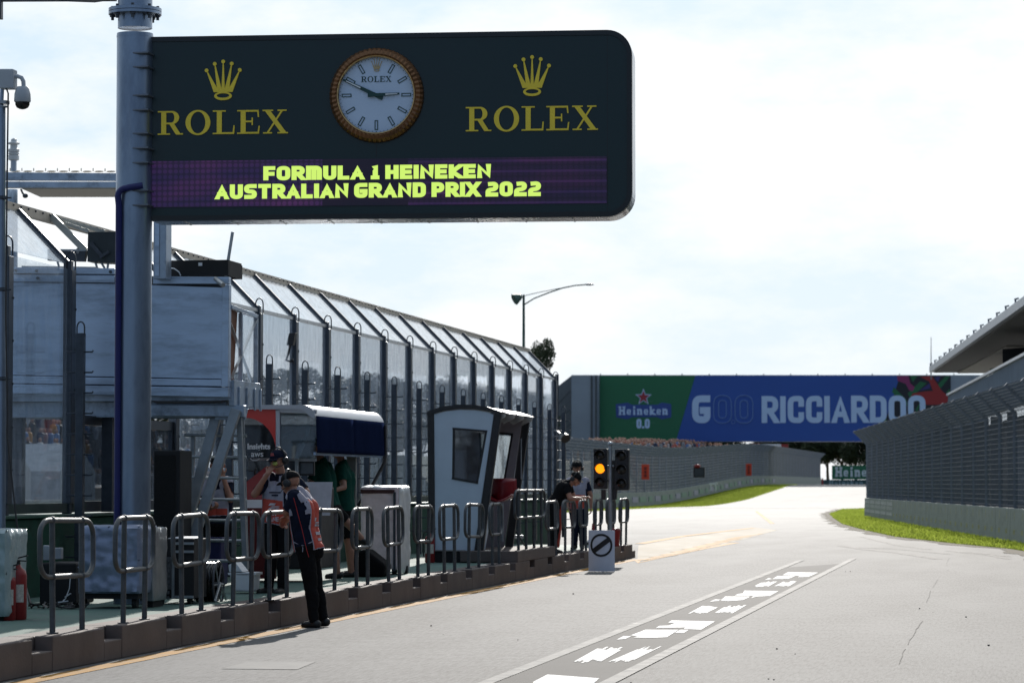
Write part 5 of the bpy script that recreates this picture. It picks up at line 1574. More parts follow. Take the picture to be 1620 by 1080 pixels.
# ------------------------------------------------------------------ pit stand with awning
PY0, PY1 = 40.3, 44.8
xr = P(500, 660, PY0).x; xl = P(384, 660, PY0).x
zr = P(500, 640, PY0).z
def S(px, py, d=0): return P(px, py, PY0 - d)
t = thing('pit_stand', 'red and silver pit stand with dark blue awning and tinted window', 'stand', (xr - .5, PY0, .295))
silv = M('silver painted panel', (.33, .36, .41), .35, .4, .06, 3)
redp = M('red panel', (.52, .025, .02), .35, 0, .06, 3)
zt = zr
# rounded roof: profile across the lane side, swept along the stand
prof = [(xl, zt - .05), (xl, zt)] + [(xr - .16 + .16 * math.sin(R(a)), zt - .16 + .16 * math.cos(R(a))) for a in range(0, 91, 15)] + [(xr - .03, zt - .16), (xr - .03, zt - .05)]
prof = [(xl, zt - .06), (xl, zt), (xr - .18, zt)] + [(xr - .18 + .18 * math.sin(R(a)), zt - .18 + .18 * math.cos(R(a))) for a in range(15, 91, 15)] + [(xr - .04, zt - .18), (xr - .20, zt - .06)]
MB().prism([(x, PY0 - .05, z) for x, z in prof], (0, PY1 - PY0 + .1, 0)).build('roof', silv, t, smooth=True)
MB().prism([S(436, 648), S(443, 648), S(443, 845), S(436, 845)], (0, .06, 0)).build('front_post', silv, t, bevel=.005)
MB().prism([S(443, 646), S(500, 648), S(500, 654), S(443, 652)], (0, .05, 0)).build('front_rail', silv, t)
# red quarter arch
arc = [S(385, 641), S(436, 641)] + [S(436 - 50 * (1 - math.cos(R(a))), 712 - 52 * math.sin(R(a))) for a in range(0, 91, 10)] + [S(385, 659)]
MB().prism(arc, (0, .04, 0)).build('red_arch', redp, t)
smoke = glass('smoked window', (.30, .32, .34), .10, .03, (.25, .26, .27), refl=1.3, streak=False)
tint = glass('tinted window', (.55, .62, .66), .10, .05, (.35, .40, .43), refl=1.5, streak=False)
MB().prism([S(384, 642, -.05), S(436, 642, -.05), S(436, 724, -.05), S(384, 724, -.05)], (0, .012, 0)).build('smoked_window', smoke, t)
MB().prism([S(443, 653, -.03), S(500, 655, -.03), S(500, 725, -.03), S(443, 725, -.03)], (0, .012, 0)).build('window', tint, t)
mb = MB()
for pts, w in (([(470, 725), (478, 706), (486, 685), (490, 656)], .05), ([(466, 725), (473, 706), (480, 690)], .02)):
    for a, b in zip(pts, pts[1:]): mb.bar(P(*a, PY0 + .3), P(*b, PY0 + .3), w, .03, (0, 1, 0))
for (a, b, c, d) in ((447, 672, 468, 662), (470, 675, 499, 670), (474, 702, 499, 697), (447, 690, 462, 682)): mb.bar(P(a, b, PY0 + .35), P(c, d, PY0 + .35), .04, .02, (0, 1, 0))
mb.build('inner_frames', M('white inner frame', (.75, .77, .78), .35), t)
wtx = M('white lettering', (.62, .63, .64), .5, 0, .05)
def flatM(px, py, d):
    p = P(px, py, PY0 - d); return Matrix.Translation(p) @ Matrix.Rotation(R(90), 4, 'X')
font_text('lettering', 'Insights', .108, wtx, t, flatM(391, 710, -.02), .0035, .002)
font_text('lettering', 'aws', .115, wtx, t, flatM(397, 722, -.02), .001, .002)
mb = MB(); mb.tube([S(396, 725, -.02), S(400, 728, -.02), S(406, 728, -.02), S(411, 725, -.02)], .006, 5); mb.prism([S(384.5, 704, -.02), S(388, 704, -.02), S(386, 710, -.02)], (0, .002, 0)); mb.build('smile_emblem', wtx, t)
# lower red, white and black panels
mb = MB(); mb.cur = 0
MB().prism([S(386, 765), S(420, 738), S(436, 738), S(436, 790), S(386, 790)], (0, .05, 0)).build('red_panel', redd, t)
MB().prism([S(386, 790), S(436, 790), S(436, 803), S(386, 803)], (0, .05, 0)).build('white_stripe', white, t)
MB().prism([S(386, 803), S(436, 803), S(436, 915), S(386, 915)], (0, .05, 0)).build('lower_panel', M('dark red black panel', (.09, .008, .010), .4, 0, .2), t)
MB().prism([S(415, 826, .006), S(424, 826, .006), S(424, 832, .006), S(415, 832, .006)], (0, .004, 0)).build('small_label', whitep, t)
for (a, b, c, d) in ((386, 740, 404, 762), (408, 744, 430, 762), (447, 728, 470, 752), (472, 730, 497, 752)):
    mo = MB().prism([P(a, b, PY0 + .5), P(c, b, PY0 + .5), P(c, d, PY0 + .5), P(a, d, PY0 + .5)], (0, .06, 0)).build('monitor', blk, t, bevel=.006)
    MB().prism([P(a + 2, b + 2, PY0 + .495), P(c - 2, b + 2, PY0 + .495), P(c - 2, d - 3, PY0 + .495), P(a + 2, d - 3, PY0 + .495)], (0, .003, 0)).build('screen', M('unlit bluish screen', (.10, .13, .16), .2), mo)
m_ = MB(); m_.bar(P(386, 726, PY0 + .4), P(500, 727, PY0 + .4), .04, .04, (0, 1, 0)); m_.bar(P(470, 726, PY0 + .42), P(470, 900, PY0 + .42), .05, .05, (0, 1, 0)); m_.build('desk_rail', steel, t)
m_ = MB(); m_.prism([P(386, 770, PY0 + .25), P(498, 770, PY0 + .25), P(498, 900, PY0 + .25), P(386, 900, PY0 + .25)], (0, 1.2, 0)); m_.build('console', M('black console', (.012, .012, .014), .5), t, bevel=.02)
MB().prism([P(475, 762, PY0 - .2), P(526, 762, PY0 - .2), P(522, 815, PY0 - .2), P(480, 815, PY0 - .2)], (0, .012, 0)).build('white_back_panel', M('lilac white board', (.5, .5, .56), .6), t)
# awning of two lengths of blue cloth down the lane side
awn = M('dark blue awning cloth', (.010, .016, .045), 1.0, 0, .12, 3, .25, 16, spec=.0)
zb = P(500, 716, PY0).z
for (ya, yb) in ((PY0 + .0, PY0 + (PY1 - PY0) * .52), (PY0 + (PY1 - PY0) * .522, PY1)):
    vs_ = []; fs = []; n, m = 10, 8
    for i in range(n + 1):
        for j in range(m + 1):
            y = ya + (yb - ya) * i / n; z = zt - .15 + (zb - zt + .15) * j / m
            vs_.append((xr + .01 + .02 * j / m + .002 * nz((y, z, 0), 2.5), y, z - 0))
    for i in range(n):
        for j in range(m): fs.append((i*(m+1)+j, i*(m+1)+j+1, (i+1)*(m+1)+j+1, (i+1)*(m+1)+j))
    mb = MB(); mb.add(vs_, fs); o = mb.build('awning', awn, t, smooth=True)
    so = o.modifiers.new('t', 'SOLIDIFY'); so.thickness = .012
MB().bar((xr - .02, PY0, zb - .01), (xr - .02, PY1, zb - .01), .03, .04).build('awning_rail', M('pale blue rail', (.25, .35, .5), .4), t)
mb = MB(); mb.tube([(xr + .03, PY1 - .02, zb + .02), (xr + .02, PY1 - .02, zb - .10), (xr - .15, PY1 - .1, zb - .45), (xr - .42, PY1 - .15, zb - .82), (xr - .55, PY1 - .2, zb - .92)], .028, 8)
mb.tube([(xr + .03, PY1 + .0, zt - .2), (xr + .035, PY1 + .0, zb)], .02, 6); mb.build('awning_arm', blk, t, smooth=True)
MB().prism([P(548, 716, 43.2), P(563, 716, 43.2), P(562, 900, 43.2), P(553, 900, 43.2)], (0, .10, 0)).build('rear_post', M('grey green post', (.17, .18, .17), .5, .3), t, bevel=.006)
MB().box(xl, xl + .05, PY0 + .1, PY1, zt - .9, zt - .06).build('back_panel', smoke, t)

# foil covered trolley
Y0 = 44.2
def fz(px, py, Y=Y0): return P(px, py, Y)
t = thing('foil_trolley', 'tall trolley wrapped in crinkled silver foil with black castors', 'trolley', fz(612, 910))
foil = M('crinkled silver foil', (.84, .70, .69), .4, .12, .12, 6, .9, 9)
foil2 = M('bright foil side', (.74, .77, .80), .35, .6, .08, 6, 1.0, 8)
a, b = fz(571, 902), fz(631, 770); yb_ = PX(648, 800, b.x).y
zt_ = fz(600, 771).z; zb_ = fz(600, 900).z
def crumple(mb, x0, x1, y0, y1, z0, z1, face, n=16, amp=.018):
    vs_ = []; fs = []
    for i in range(n + 1):
        for j in range(n + 1):
            u, v_ = i / n, j / n
            if face == 'front': p = Vector((x0 + (x1 - x0) * u, y0, z0 + (z1 - z0) * v_)); nn_ = Vector((0, -1, 0))
            elif face == 'side': p = Vector((x1, y0 + (y1 - y0) * u, z0 + (z1 - z0) * v_)); nn_ = Vector((1, 0, 0))
            elif face == 'top': p = Vector((x0 + (x1 - x0) * u, y0 + (y1 - y0) * v_, z1)); nn_ = Vector((0, 0, 1))
            e = 1 if 0 < i < n and 0 < j < n else 0
            vs_.append(p + nn_ * (amp * e * (nz(p, 5.5) + .6 * nz(p, 13, 4) + .9)))
    for i in range(n):
        for j in range(n): fs.append((i*(n+1)+j, (i+1)*(n+1)+j, (i+1)*(n+1)+j+1, i*(n+1)+j+1))
    mb.add(vs_, fs)
mb = MB(); mb.box(a.x + .012, b.x - .012, Y0 + .012, yb_, zb_ + .002, zt_ - .012); mb.build('body', darkst, t)
mb = MB(); crumple(mb, a.x, b.x, Y0 - .01, yb_, zb_, zt_, 'front', 26); mb.build('front_foil', foil, t, smooth=True)
mb = MB(); crumple(mb, a.x, b.x + .004, Y0 - .01, yb_, zb_ - .06, zt_ + .006, 'side', 24); mb.build('side_foil', foil2, t, smooth=True)
mb = MB(); crumple(mb, a.x, b.x, Y0 - .01, yb_, zb_, zt_ + .008, 'top', 12); mb.build('top_foil', foil2, t, smooth=True)
MB().box(a.x, b.x - .06, Y0 - .045, Y0 - .022, fz(600, 780).z, fz(600, 774).z).build('dark_red_edge', M('dark maroon edge', (.05, .012, .012), .5), t)
MB().box(b.x - .075, b.x - .04, Y0 - .05, Y0 - .024, zb_ - .02, fz(600, 778).z).build('corner_strap', darkst, t)
for (px, yy) in ((575, Y0 + .1), (624, Y0 + .08), (642, Y0 + .5)):
    c = P(px, 900, yy); z = .295 + .062
    MB().cyl((c.x - .03, c.y, z), (c.x + .03, c.y, z), .06, 16).build('castor', rubber, t, smooth=True)
t = tag(MB().prism([P(553, 875, 43.0), P(578, 868, 43.0), P(610, 893, 43.0), P(606, 912, 43.0), P(553, 915, 43.0)], (0, .5, 0)).build('black_bag', blackc, loc=P(580, 912, 43.0), bevel=.05, seg=3), 'black slumped cloth bag on the deck in front of the foil trolley', 'bag')

# ------------------------------------------------------------------ white booth
BY, BZ = 51.4, 54.5
t = thing('booth', 'white marshal booth with curved black roof leaning open front and windows', 'booth', P(720, 885, BY))
edge = [(679, 652), (700, 645.5), (725, 642.5), (750, 643), (770, 646), (789, 652)]
wallp = M('blue white booth panel', (.52, .60, .68), .4, 0, .05, 2)
inner = M('mauve grey inner panel', (.30, .27, .29), .6, 0, .1, 3)
def wall_with_hole(Y, th, mat, name, win, matw, frame=True):
    op = [(686, 655), (705, 650), (728, 647.5), (752, 648.5), (772, 651.5), (781, 656), (748, 885), (688, 885)]
    # eight strips from the window opening to the outline
    W = win
    mb = MB()
    O = [P(a, b, BY) for a, b in op]; I = [P(a, b, BY) for a, b in W]
    dy = Y - BY
    quads = [[0, 1, 'a'],]
    def pr(pl): mb.prism([(p.x, p.y + dy, p.z) for p in pl], (0, th, 0))
    pr([O[0], O[1], O[2], I[0]]); pr([O[2], O[3], I[1], I[0]]); pr([O[3], O[4], O[5], I[1]])
    pr([O[5], O[6], I[2], I[1]]); pr([O[6], O[7], I[3], I[2]]); pr([O[7], O[0], I[0], I[3]])
    o = mb.build(name, mat, t)
    mb = MB()
    for k in range(4):
        a, b = I[k], I[(k + 1) % 4]
        mb.bar((a.x, a.y + dy - .004, a.z), (b.x, b.y + dy - .004, b.z), .05, th + .03, (0, 1, 0)) if False else mb.bar((a.x, a.y + dy + th / 2, a.z), (b.x, b.y + dy + th / 2, b.z), th + .03, .035)
    f_ = mb.build('window_frame', blk, o)
    mb = MB(); mb.prism([(p.x, p.y + dy + th * .4, p.z) for p in I], (0, .008, 0)); mb.build('pane', matw, f_)
    return o
win = [(716, 677.5), (771, 682), (756.5, 763.5), (715, 756)]
pane = glass('booth pane', (.62, .66, .68), .05, .05, (.5, .53, .56), refl=1.6, streak=False)
pane2 = glass('booth rear pane', (.82, .88, .92), .25, .05, (.72, .78, .82), refl=.8)
wall_with_hole(BY, .05, wallp, 'side_wall', win, pane)
win2 = [(708, 678), (766, 682), (752, 764), (712, 760)]
wall_with_hole(BZ, .05, inner, 'far_wall', win2, pane2)
mb = MB(); pl = [(675, 652), (679, 649), (700, 642.5), (725, 639.5), (750, 640), (770, 643), (793, 651), (793, 657), (770, 649.5), (750, 646.5), (725, 646), (700, 649), (684, 655), (675, 657)]
mb.prism([P(a, b, BY - .03) for a, b in pl], (0, .12, 0)); mb.build('roof_edge', blk, t)
rf = MB(); E = [P(a, b, BY) for a, b in edge]
for p, q in zip(E, E[1:]):
    rf.hexa([(p.x, BY + .091, p.z - .02), (q.x, BY + .091, q.z - .02), (q.x, BY + .091, q.z + .02), (p.x, BY + .091, p.z + .02)],
            [(p.x, BZ + .35, p.z - .02), (q.x, BZ + .35, q.z - .02), (q.x, BZ + .35, q.z + .02), (p.x, BZ + .35, p.z + .02)])
rfo = rf.build('roof', M('grey roof sheet', (.30, .30, .30), .35, .4, .1), t)
xe = E[-1].x; ze = E[-1].z
for i in range(4):
    mb = MB(); y = BY + .12 + i * (BZ - BY + .1) / 3.2
    mb.prism([(xe - .30, y, ze - .02), (xe + .10, y, ze - .03), (xe + .08, y, ze - .08), (xe - .1, y, ze - .17)], (0, .05, 0))
    mb.build('roof_bracket', M('pale bracket', (.45, .44, .42), .4, .3), t)
for i in range(3):
    mb = MB(); y0 = BY + .18 + i * (BZ - BY + .1) / 3.2
    mb.prism([(xe + .02, y0, ze + .01), (xe + .14, y0 + .02, ze - .035), (xe + .14, y0 + .85, ze - .035), (xe + .02, y0 + .87, ze + .01)], (0, 0, .02))
    mb.build('eave_sheet', M('grey roof sheet', (.30, .30, .30)), t)
mb = MB(); mb.prism([P(782, 652, BY - .025), P(793, 652, BY - .025), P(762, 885, BY - .025), P(748, 885, BY - .025)], (0, .10, 0)); mb.build('front_post', blk, t, bevel=.006)
mb = MB(); mb.prism([P(676, 655, BY - .02), P(686.5, 655, BY - .02), P(688.5, 885, BY - .02), P(678, 885, BY - .02)], (0, .10, 0)); mb.build('corner_post', blk, t, bevel=.006)
dyz = BZ - BY
def sh(p, y): return (p.x, y, p.z)
A = [P(781, 652, BY), P(793, 652, BY), P(762, 885, BY), P(749, 885, BY)]
mb = MB(); mb.prism([sh(p, BZ + .06) for p in A], (0, .10, 0)); mb.build('rear_post', blk, t, bevel=.006)
a = P(684, 655, BY); b = P(688, 885, BY)
mb = MB(); mb.hexa([sh(a, BY + .09), (a.x + .04, BY + .09, a.z), (b.x + .04, BY + .09, b.z), sh(b, BY + .09)], [sh(a, BZ - .01), (a.x + .04, BZ - .01, a.z), (b.x + .04, BZ - .01, b.z), sh(b, BZ - .01)]); mb.build('back_wall', inner, t)
c = P(758, 884, BY)
mb = MB(); mb.box(b.x + .05, c.x - .02, BY + .06, BZ - .01, c.z - .04, c.z + .02); mb.build('floor', M('grey booth floor', (.2, .2, .21), .6), t)
q0 = P(766, 800, BY); q1 = P(751, 884, BY)
mb = MB(); mb.hexa([(q0.x - .03, BY + .09, q0.z), (q0.x, BY + .09, q0.z), (q1.x, BY + .09, q1.z), (q1.x - .03, BY + .09, q1.z)], [(q0.x - .03, BY + .9, q0.z), (q0.x, BY + .9, q0.z), (q1.x, BY + .9, q1.z), (q1.x - .03, BY + .9, q1.z)]); mb.build('low_door', wallp, t)
mb = MB(); e_ = (q0.x - .01, BZ - .02, q0.z); mb.tube([(xe - .06, BZ - .3, P(700, 757, BY).z), (xe - .06, BZ - .3, P(700, 690, BY).z)], .012, 6); mb.build('grab_handle', steel, t)
cheq = bpy.data.materials.new('checker plate'); cheq.use_nodes = True
nt = cheq.node_tree; b_ = nt.nodes['Principled BSDF']; b_.inputs['Metallic'].default_value = .85; b_.inputs['Roughness'].default_value = .3; b_.inputs['Base Color'].default_value = (.45, .40, .36, 1)
vo = nt.nodes.new('ShaderNodeTexVoronoi'); vo.inputs['Scale'].default_value = 14; bp = nt.nodes.new('ShaderNodeBump'); bp.inputs['Strength'].default_value = 1; bp.inputs['Distance'].default_value = .03
tco = nt.nodes.new('ShaderNodeTexCoord'); nt.links.new(tco.outputs['Object'], vo.inputs['Vector']); nt.links.new(vo.outputs['Distance'], bp.inputs['Height']); nt.links.new(bp.outputs['Normal'], b_.inputs['Normal'])
a = P(689, 886, BY); c = P(794, 900, BY)
mb = MB(); mb.box(a.x, P(748, 886, BY).x, BY + .0, BY + .25, .33, a.z - .045); mb.box(P(746, 886, BY).x + .002, P(746, 886, BY).x + .42, BY - .25, BZ - .4, .33, a.z - .045); mb.build('plinth_step', cheq, t, bevel=.008)
t = thing('seat', 'dark red moulded seat inside the open booth', 'seat', P(785, 800, 53.0))
def sq(px, py, Y): return P(px, py, Y)
mb = MB(); vs_ = []; fs = []; n, m = 10, 10
for i in range(n + 1):
    for j in range(m + 1):
        u = i / n * 2 - 1; v_ = j / m
        r_ = .27 * (1 - .15 * v_); x = xe - .28 + r_ * u * .9; 
        y = 53.4 - .34 * math.cos(u * 1.3) * (1 - v_ * .0) + (.55 if v_ > .5 else .55 * v_ * 2) - .25
        z = 1.32 + (.42 * max(0, v_ - .5) * 2) * (1 - .3 * u * u) + .12 * u * u
        vs_.append((x, y, z))
for i in range(n):
    for j in range(m): fs.append((i*(m+1)+j, i*(m+1)+j+1, (i+1)*(m+1)+j+1, (i+1)*(m+1)+j))
mb.add(vs_, fs); o = mb.build('shell', redd, t, smooth=True); so = o.modifiers.new('t', 'SOLIDIFY'); so.thickness = .03
MB().cyl((xe - .28, 53.4, .62), (xe - .28, 53.4, 1.3), .035, 12).build('pedestal', galv, t, smooth=True)
t = thing('step_box', 'black wooden step between the booth and the raised kerb', 'step', P(818, 893, 51.2))
a = P(797, 895, 51.0)
MB().box(KX - 1.0, KX - 1.5, 51.2, 52.0, .30, .49).build('box_body', blkm, t, bevel=.008)
MB().box(KX - .98, KX - 1.52, 51.18, 52.02, .492, .51).build('tread', M('grey tread', (.25, .24, .23), .6), t)

# ------------------------------------------------------------------ equipment along the deck, near to far
silvc = M('blue silver cover cloth', (.24, .28, .38), .42, .35, .15, 5, .5, 10)
t = thing('covered_cabinet', 'wheeled cabinet under a creased blue silver cloth cover', 'cabinet', P(172, 965, 31.6))
a, b = P(124, 958, 31.6), P(221, 832, 31.6); ztop = P(170, 832, 31.6).z; zbot = .46
MB().box(a.x + .03, b.x - .03, 31.64, 32.2, .40, ztop - .03).build('body', blkm, t)
mb = MB(); crumple(mb, a.x, b.x, 31.6, 32.25, zbot, ztop, 'front', 34, .028); crumple(mb, a.x, b.x, 31.6, 32.25, zbot, ztop, 'side', 20, .02); crumple(mb, a.x, b.x, 31.6, 32.25, zbot, ztop, 'top', 12, .01)
mb.box(a.x - .004, b.x + .004, 31.578, 31.60, P(170, 896, 31.6).z - .012, P(170, 896, 31.6).z)
c0 = mb.build('cloth_cover', silvc, t, smooth=True)
MB().prism([P(140, 846, 31.565), P(150, 846, 31.565), P(150, 854, 31.565), P(140, 854, 31.565)], (0, .004, 0)).build('pocket', M('darker silver patch', (.17, .20, .28), .5, .3), c0)
for px in (132, 214):
    c = P(px, 962, 31.75); MB().cyl((c.x - .025, c.y, .36), (c.x + .025, c.y, .36), .06, 14).build('castor', rubber, t, smooth=True)
t = thing('silver_bin', 'tall dented silver sheet metal bin beside the post foot', 'bin', P(233, 960, 32.0))
a, b = P(221.5, 955, 32.0), P(244, 836, 32.0); z0, z1 = P(233, 950, 32).z, P(233, 835, 32).z
mb = MB(); mb.box(a.x + .015, b.x - .015, 32.015, 32.5, z0, z1 - .01); crumple(mb, a.x, b.x, 32.0, 32.5, z0, z1, 'front', 14, .014); crumple(mb, a.x, b.x, 32.0, 32.5, z0, z1, 'side', 14, .014); crumple(mb, a.x, b.x, 32.0, 32.5, z0, z1, 'top', 6, .01)
mb.build('bin_body', M('dented sheet', (.36, .38, .39), .35, .75, .2, 4, .3, 8), t, smooth=True)
c = P(233, 852, 31.98); MB().box(c.x - .06, c.x + .06, c.y - .02, c.y, c.z - .016, c.z + .016).build('handle', darkst, t)
mb = MB(); mb.box(a.x + .02, b.x - .02, 32.03, 32.45, .30, z0 - .002); mb.build('base', blkm, t)
t = thing('flight_case', 'black flight case with steel edges and open papers on its lid', 'case', P(282, 958, 32.9))
a, b = P(251, 955, 32.9), P(307, 852, 32.9); z0, z1 = .36, P(280, 852, 32.9).z
MB().box(a.x, b.x, 32.9, 33.45, z0, z1).build('case_body', blkm, t, bevel=.01)
mb = MB()
for (px, py0, py1) in ((272, 860, 950),): q = P(px, py0, 32.88); mb.box(q.x, q.x + .03, 32.875, 32.897, z0, z1 - .02)
for z in (z0 + .02, z1 - .05, P(280, 872, 32.9).z): mb.box(P(273, 900, 32.9).x + .03, b.x, 32.877, 32.898, z - .014, z + .014)
mb.build('edge_trim', steel, t)
mb = MB()
for i in range(8):
    q = P(255, 885 + i * 8.5, 32.88)
    for j in range(3): mb.box(q.x + j * .035, q.x + j * .035 + .022, 32.872, 32.898, q.z - .022, q.z + .014)
mb.prism([(q.x - .01, 32.8985, z0 + .1), (q.x + .11, 32.8985, z0 + .1), (q.x + .11, 32.8985, z1 - .2), (q.x - .01, 32.8985, z1 - .2)], (0, .001, 0))
mb.build('connector_panel', M('grey connectors', (.16, .17, .18), .4, .4), t)
for px in (256, 300):
    c = P(px, 958, 33.0); MB().cyl((c.x - .02, c.y, .345), (c.x + .02, c.y, .345), .048, 12).build('castor', rubber, t, smooth=True)
tag(MB().prism([(a.x + .1, 32.92, z1 + .004), (b.x + .02, 32.95, z1 + .004), (b.x - .02, 33.3, z1 + .02), (a.x + .14, 33.28, z1 + .02)], (0, 0, .004)).build('paper_sheets', whitep, loc=(b.x - .1, 33.1, z1)), 'white paper sheets lying on the black flight case', 'papers')
t = thing('tall_black_cabinet', 'tall narrow black cabinet standing right of the sign post', 'cabinet', P(263, 945, 36.2))
a, b = P(242, 940, 36.2), P(285, 712, 36.2)
MB().box(a.x, b.x, 36.2, 36.75, .30, b.z).build('cabinet_body', blkm, t, bevel=.012)
MB().box(a.x + .02, b.x - .06, 36.185, 36.199, .42, b.z - .06).build('grille', M('black grille cloth', (.006, .006, .006), .95, 0, .3, 60, .6, 90), t)
t = thing('cable_reel', 'black cable reel wound with thick black cable on the deck', 'reel', P(328, 962, 33.6))
c = P(328, 924, 33.75); kk = 33.75 / 4800
for s_ in (-1, 1): MB().tube([Vector((c.x + s_ * .13, c.y + .24 * math.cos(R(q)), c.z + .26 * math.sin(R(q)))) for q in range(0, 360, 15)], .012, 6, closed=True).build('rim', darkst, t, smooth=True)
mb = MB()
for i in range(7):
    for j in range(2):
        mb.tube([Vector((c.x - .11 + i * .036 + .006 * math.sin(q), c.y + (.20 - j * .03 + .006 * math.sin(q * 3 + i)) * math.cos(R(q)), c.z + .03 + (.21 - j * .03) * math.sin(R(q)))) for q in range(0, 360, 15)], .019, 7, closed=True)
mb.build('wound_cable', M('glossy black cable', (.012, .012, .013), .28), t, smooth=True)
mb = MB(); mb.cyl((c.x - .15, c.y, c.z), (c.x + .16, c.y, c.z), .03, 10)
for s_ in (-1, 1):
    mb.tube([(c.x + s_ * .155, c.y - .25, .31), (c.x + s_ * .15, c.y, c.z + .02), (c.x + s_ * .155, c.y + .25, .31)], .014, 6)
    for q in range(0, 360, 60): mb.tube([(c.x + s_ * .13, c.y, c.z), (c.x + s_ * .13, c.y + .24 * math.cos(R(q)), c.z + .26 * math.sin(R(q)))], .008, 5)
mb.tube([P(322, 966, 33.4), P(336, 968, 33.3), P(345, 958, 33.5)], .016, 6)
mb.build('stand', steel, t, smooth=True)
t = thing('white_tub', 'white plastic tub with slanted lid behind the fourth railing', 'tub', P(383, 938, 36.2))
mb = MB(); q = lambda px, py: P(px, py, 36.2)
mb.prism([q(363, 905), q(402, 905), q(399, 936), q(367, 934)], (0, .35, 0)); mb.build('tub_body', white, t, bevel=.02)
MB().prism([q(361, 893), q(372, 889), q(384, 904), q(362, 904)], (0, .3, 0)).build('lid', white, t, bevel=.008)
MB().prism([q(360, 905.5), q(404, 905.5), q(404, 909), q(361, 909)], (0, .36, 0)).build('rim', whitep, t)
t = thing('blue_bin', 'dark blue plastic bin on the deck behind the ladder', 'bin', P(350, 930, 38.2))
MB().prism([P(318, 855, 38.4), P(350, 855, 38.4), P(348, 925, 38.4), P(322, 925, 38.4)], (0, .4, 0)).build('bin_body', M('blue plastic', (.008, .012, .075), .4), t, bevel=.02)
MB().prism([P(316, 850, 38.36), P(352, 850, 38.36), P(352, 855.5, 38.36), P(316, 855.5, 38.36)], (0, .48, 0)).build('lid', M('blue plastic', (.008, .012, .075)), t, bevel=.008)
t = thing('wrapped_case', 'pale plastic wrapped case cut by the left margin beside the extinguisher', 'case', P(0, 985, 28.6))
a, b = P(-40, 980, 28.6), P(11, 838, 28.6)
mb = MB(); mb.box(a.x, b.x - .01, 28.62, 29.2, .34, b.z - .012); crumple(mb, a.x, b.x, 28.6, 29.2, .34, b.z, 'front', 26, .02); crumple(mb, a.x, b.x, 28.6, 29.2, .34, b.z, 'side', 20, .02); crumple(mb, a.x, b.x, 28.6, 29.2, .34, b.z, 'top', 8, .01)
mb.build('plastic_wrap', M('pale green plastic wrap', (.34, .42, .42), .25, .1, .15, 5, .6, 9), t, smooth=True)
MB().box(a.x, b.x - .05, 28.65, 29.15, .3, .338).build('base', blkm, t)
def extinguisher(px, pyb, Y, label, hgt=.55):
    c = P(px, pyb, Y); c.z = .297; t = thing('fire_extinguisher', label, 'extinguisher', c)
    k = hgt / .55
    MB().lathe([(.075*k, 0), (.085*k, .015), (.085*k, .40*k), (.075*k, .44*k), (.04*k, .47*k), (.025*k, .50*k)], c, 20).build('cylinder', red, t, smooth=True)
    mb = MB().cyl(c + Vector((0, 0, .50*k)), c + Vector((0, 0, .54*k)), .028*k, 12); mb.bar(c + Vector((-.02, 0, .55*k)), c + Vector((.11, -.02, .58*k)), .025, .012); mb.bar(c + Vector((-.02, 0, .535*k)), c + Vector((.10, -.02, .53*k)), .025, .012); mb.build('valve', blk, t)
    MB().tube([c + Vector((-.02, -.02, .53*k)), c + Vector((-.09*k, -.05, .52*k)), c + Vector((-.11*k, -.07, .42*k)), c + Vector((-.10*k, -.075, .2*k)), c + Vector((-.09*k, -.07, .1*k))], .012, 8).build('hose', rubber, t, smooth=True)
    mb = MB(); mb.lathe([(.0865*k, .20*k), (.0866*k, .33*k)], c, 20); 
    mb2 = MB(); vs_ = []; 
    for a_ in range(-60, 61, 15):
        for z in (.16*k, .32*k): vs_.append(c + Vector((.0868*k*math.sin(R(a_)), -.0868*k*math.cos(R(a_)), z)))
    n_ = len(vs_)//2; mb2.add(vs_, [(2*i, 2*i+2, 2*i+3, 2*i+1) for i in range(n_-1)]); mb2.build('paper_label', M('cream label', (.5, .46, .40), .6, 0, .3, 40), t, smooth=True)
    return t
extinguisher(27, 988, 28.9, 'red fire extinguisher at the far left beside the plastic wrapped case', .60)
extinguisher(12, 990, 28.75, 'red fire extinguisher at the far left edge half hidden by the plastic wrapped case', .52)
extinguisher(680, 893, 51.0, 'red fire extinguisher at the left foot of the white booth', .55)
t = thing('dark_equipment_case', 'low black case with small white boxes on it behind the first railing', 'case', P(92, 955, 32.6))
a, b = P(62, 950, 32.6), P(120, 890, 32.6)
MB().box(a.x, b.x, 32.6, 33.3, .30, b.z).build('case_body', blkm, t, bevel=.02)
mb = MB(); mb.prism([P(68, 886, 32.7), P(80, 886, 32.7), P(80, 863, 32.7), P(68, 862, 32.7)], (0, .1, 0)); mb.prism([P(84, 884, 32.75), P(96, 884, 32.75), P(96, 866, 32.75), P(84, 866, 32.75)], (0, .1, 0)); mb.build('socket_box', M('grey white box', (.34, .36, .38), .5), t, bevel=.008)
mb = MB(); rng = random.Random(11)
for i in range(7):
    x = rng.uniform(35, 130); pts = [P(x + q * rng.uniform(4, 12) - 10, 974 + rng.uniform(-6, 6) - i, 31.5 + rng.uniform(-.2, .2)) for q in range(6)]
    for p in pts: p.z = .31 + rng.uniform(0, .05)
    mb.tube(pts, .012, 6)
mb.tube([P(33, 838, 33), P(36, 870, 32.5), P(34, 905, 32), P(50, 960, 31.5)], .014, 6)
tag(mb.build('loose_cables', blk, loc=P(80, 975, 31.5), smooth=True), 'tangle of black cables on the deck beside the first railing', 'cables')
mb = MB(); mb.tube([P(112, 905, 31.8), P(110, 930, 31.8), P(104, 946, 31.8), P(92, 958, 31.8)], .006, 5); mb.bar(P(103, 944, 31.8), P(112, 938, 31.8), .03, .01); mb.bar(P(92, 952, 31.8), P(108, 950, 31.8), .02, .012)
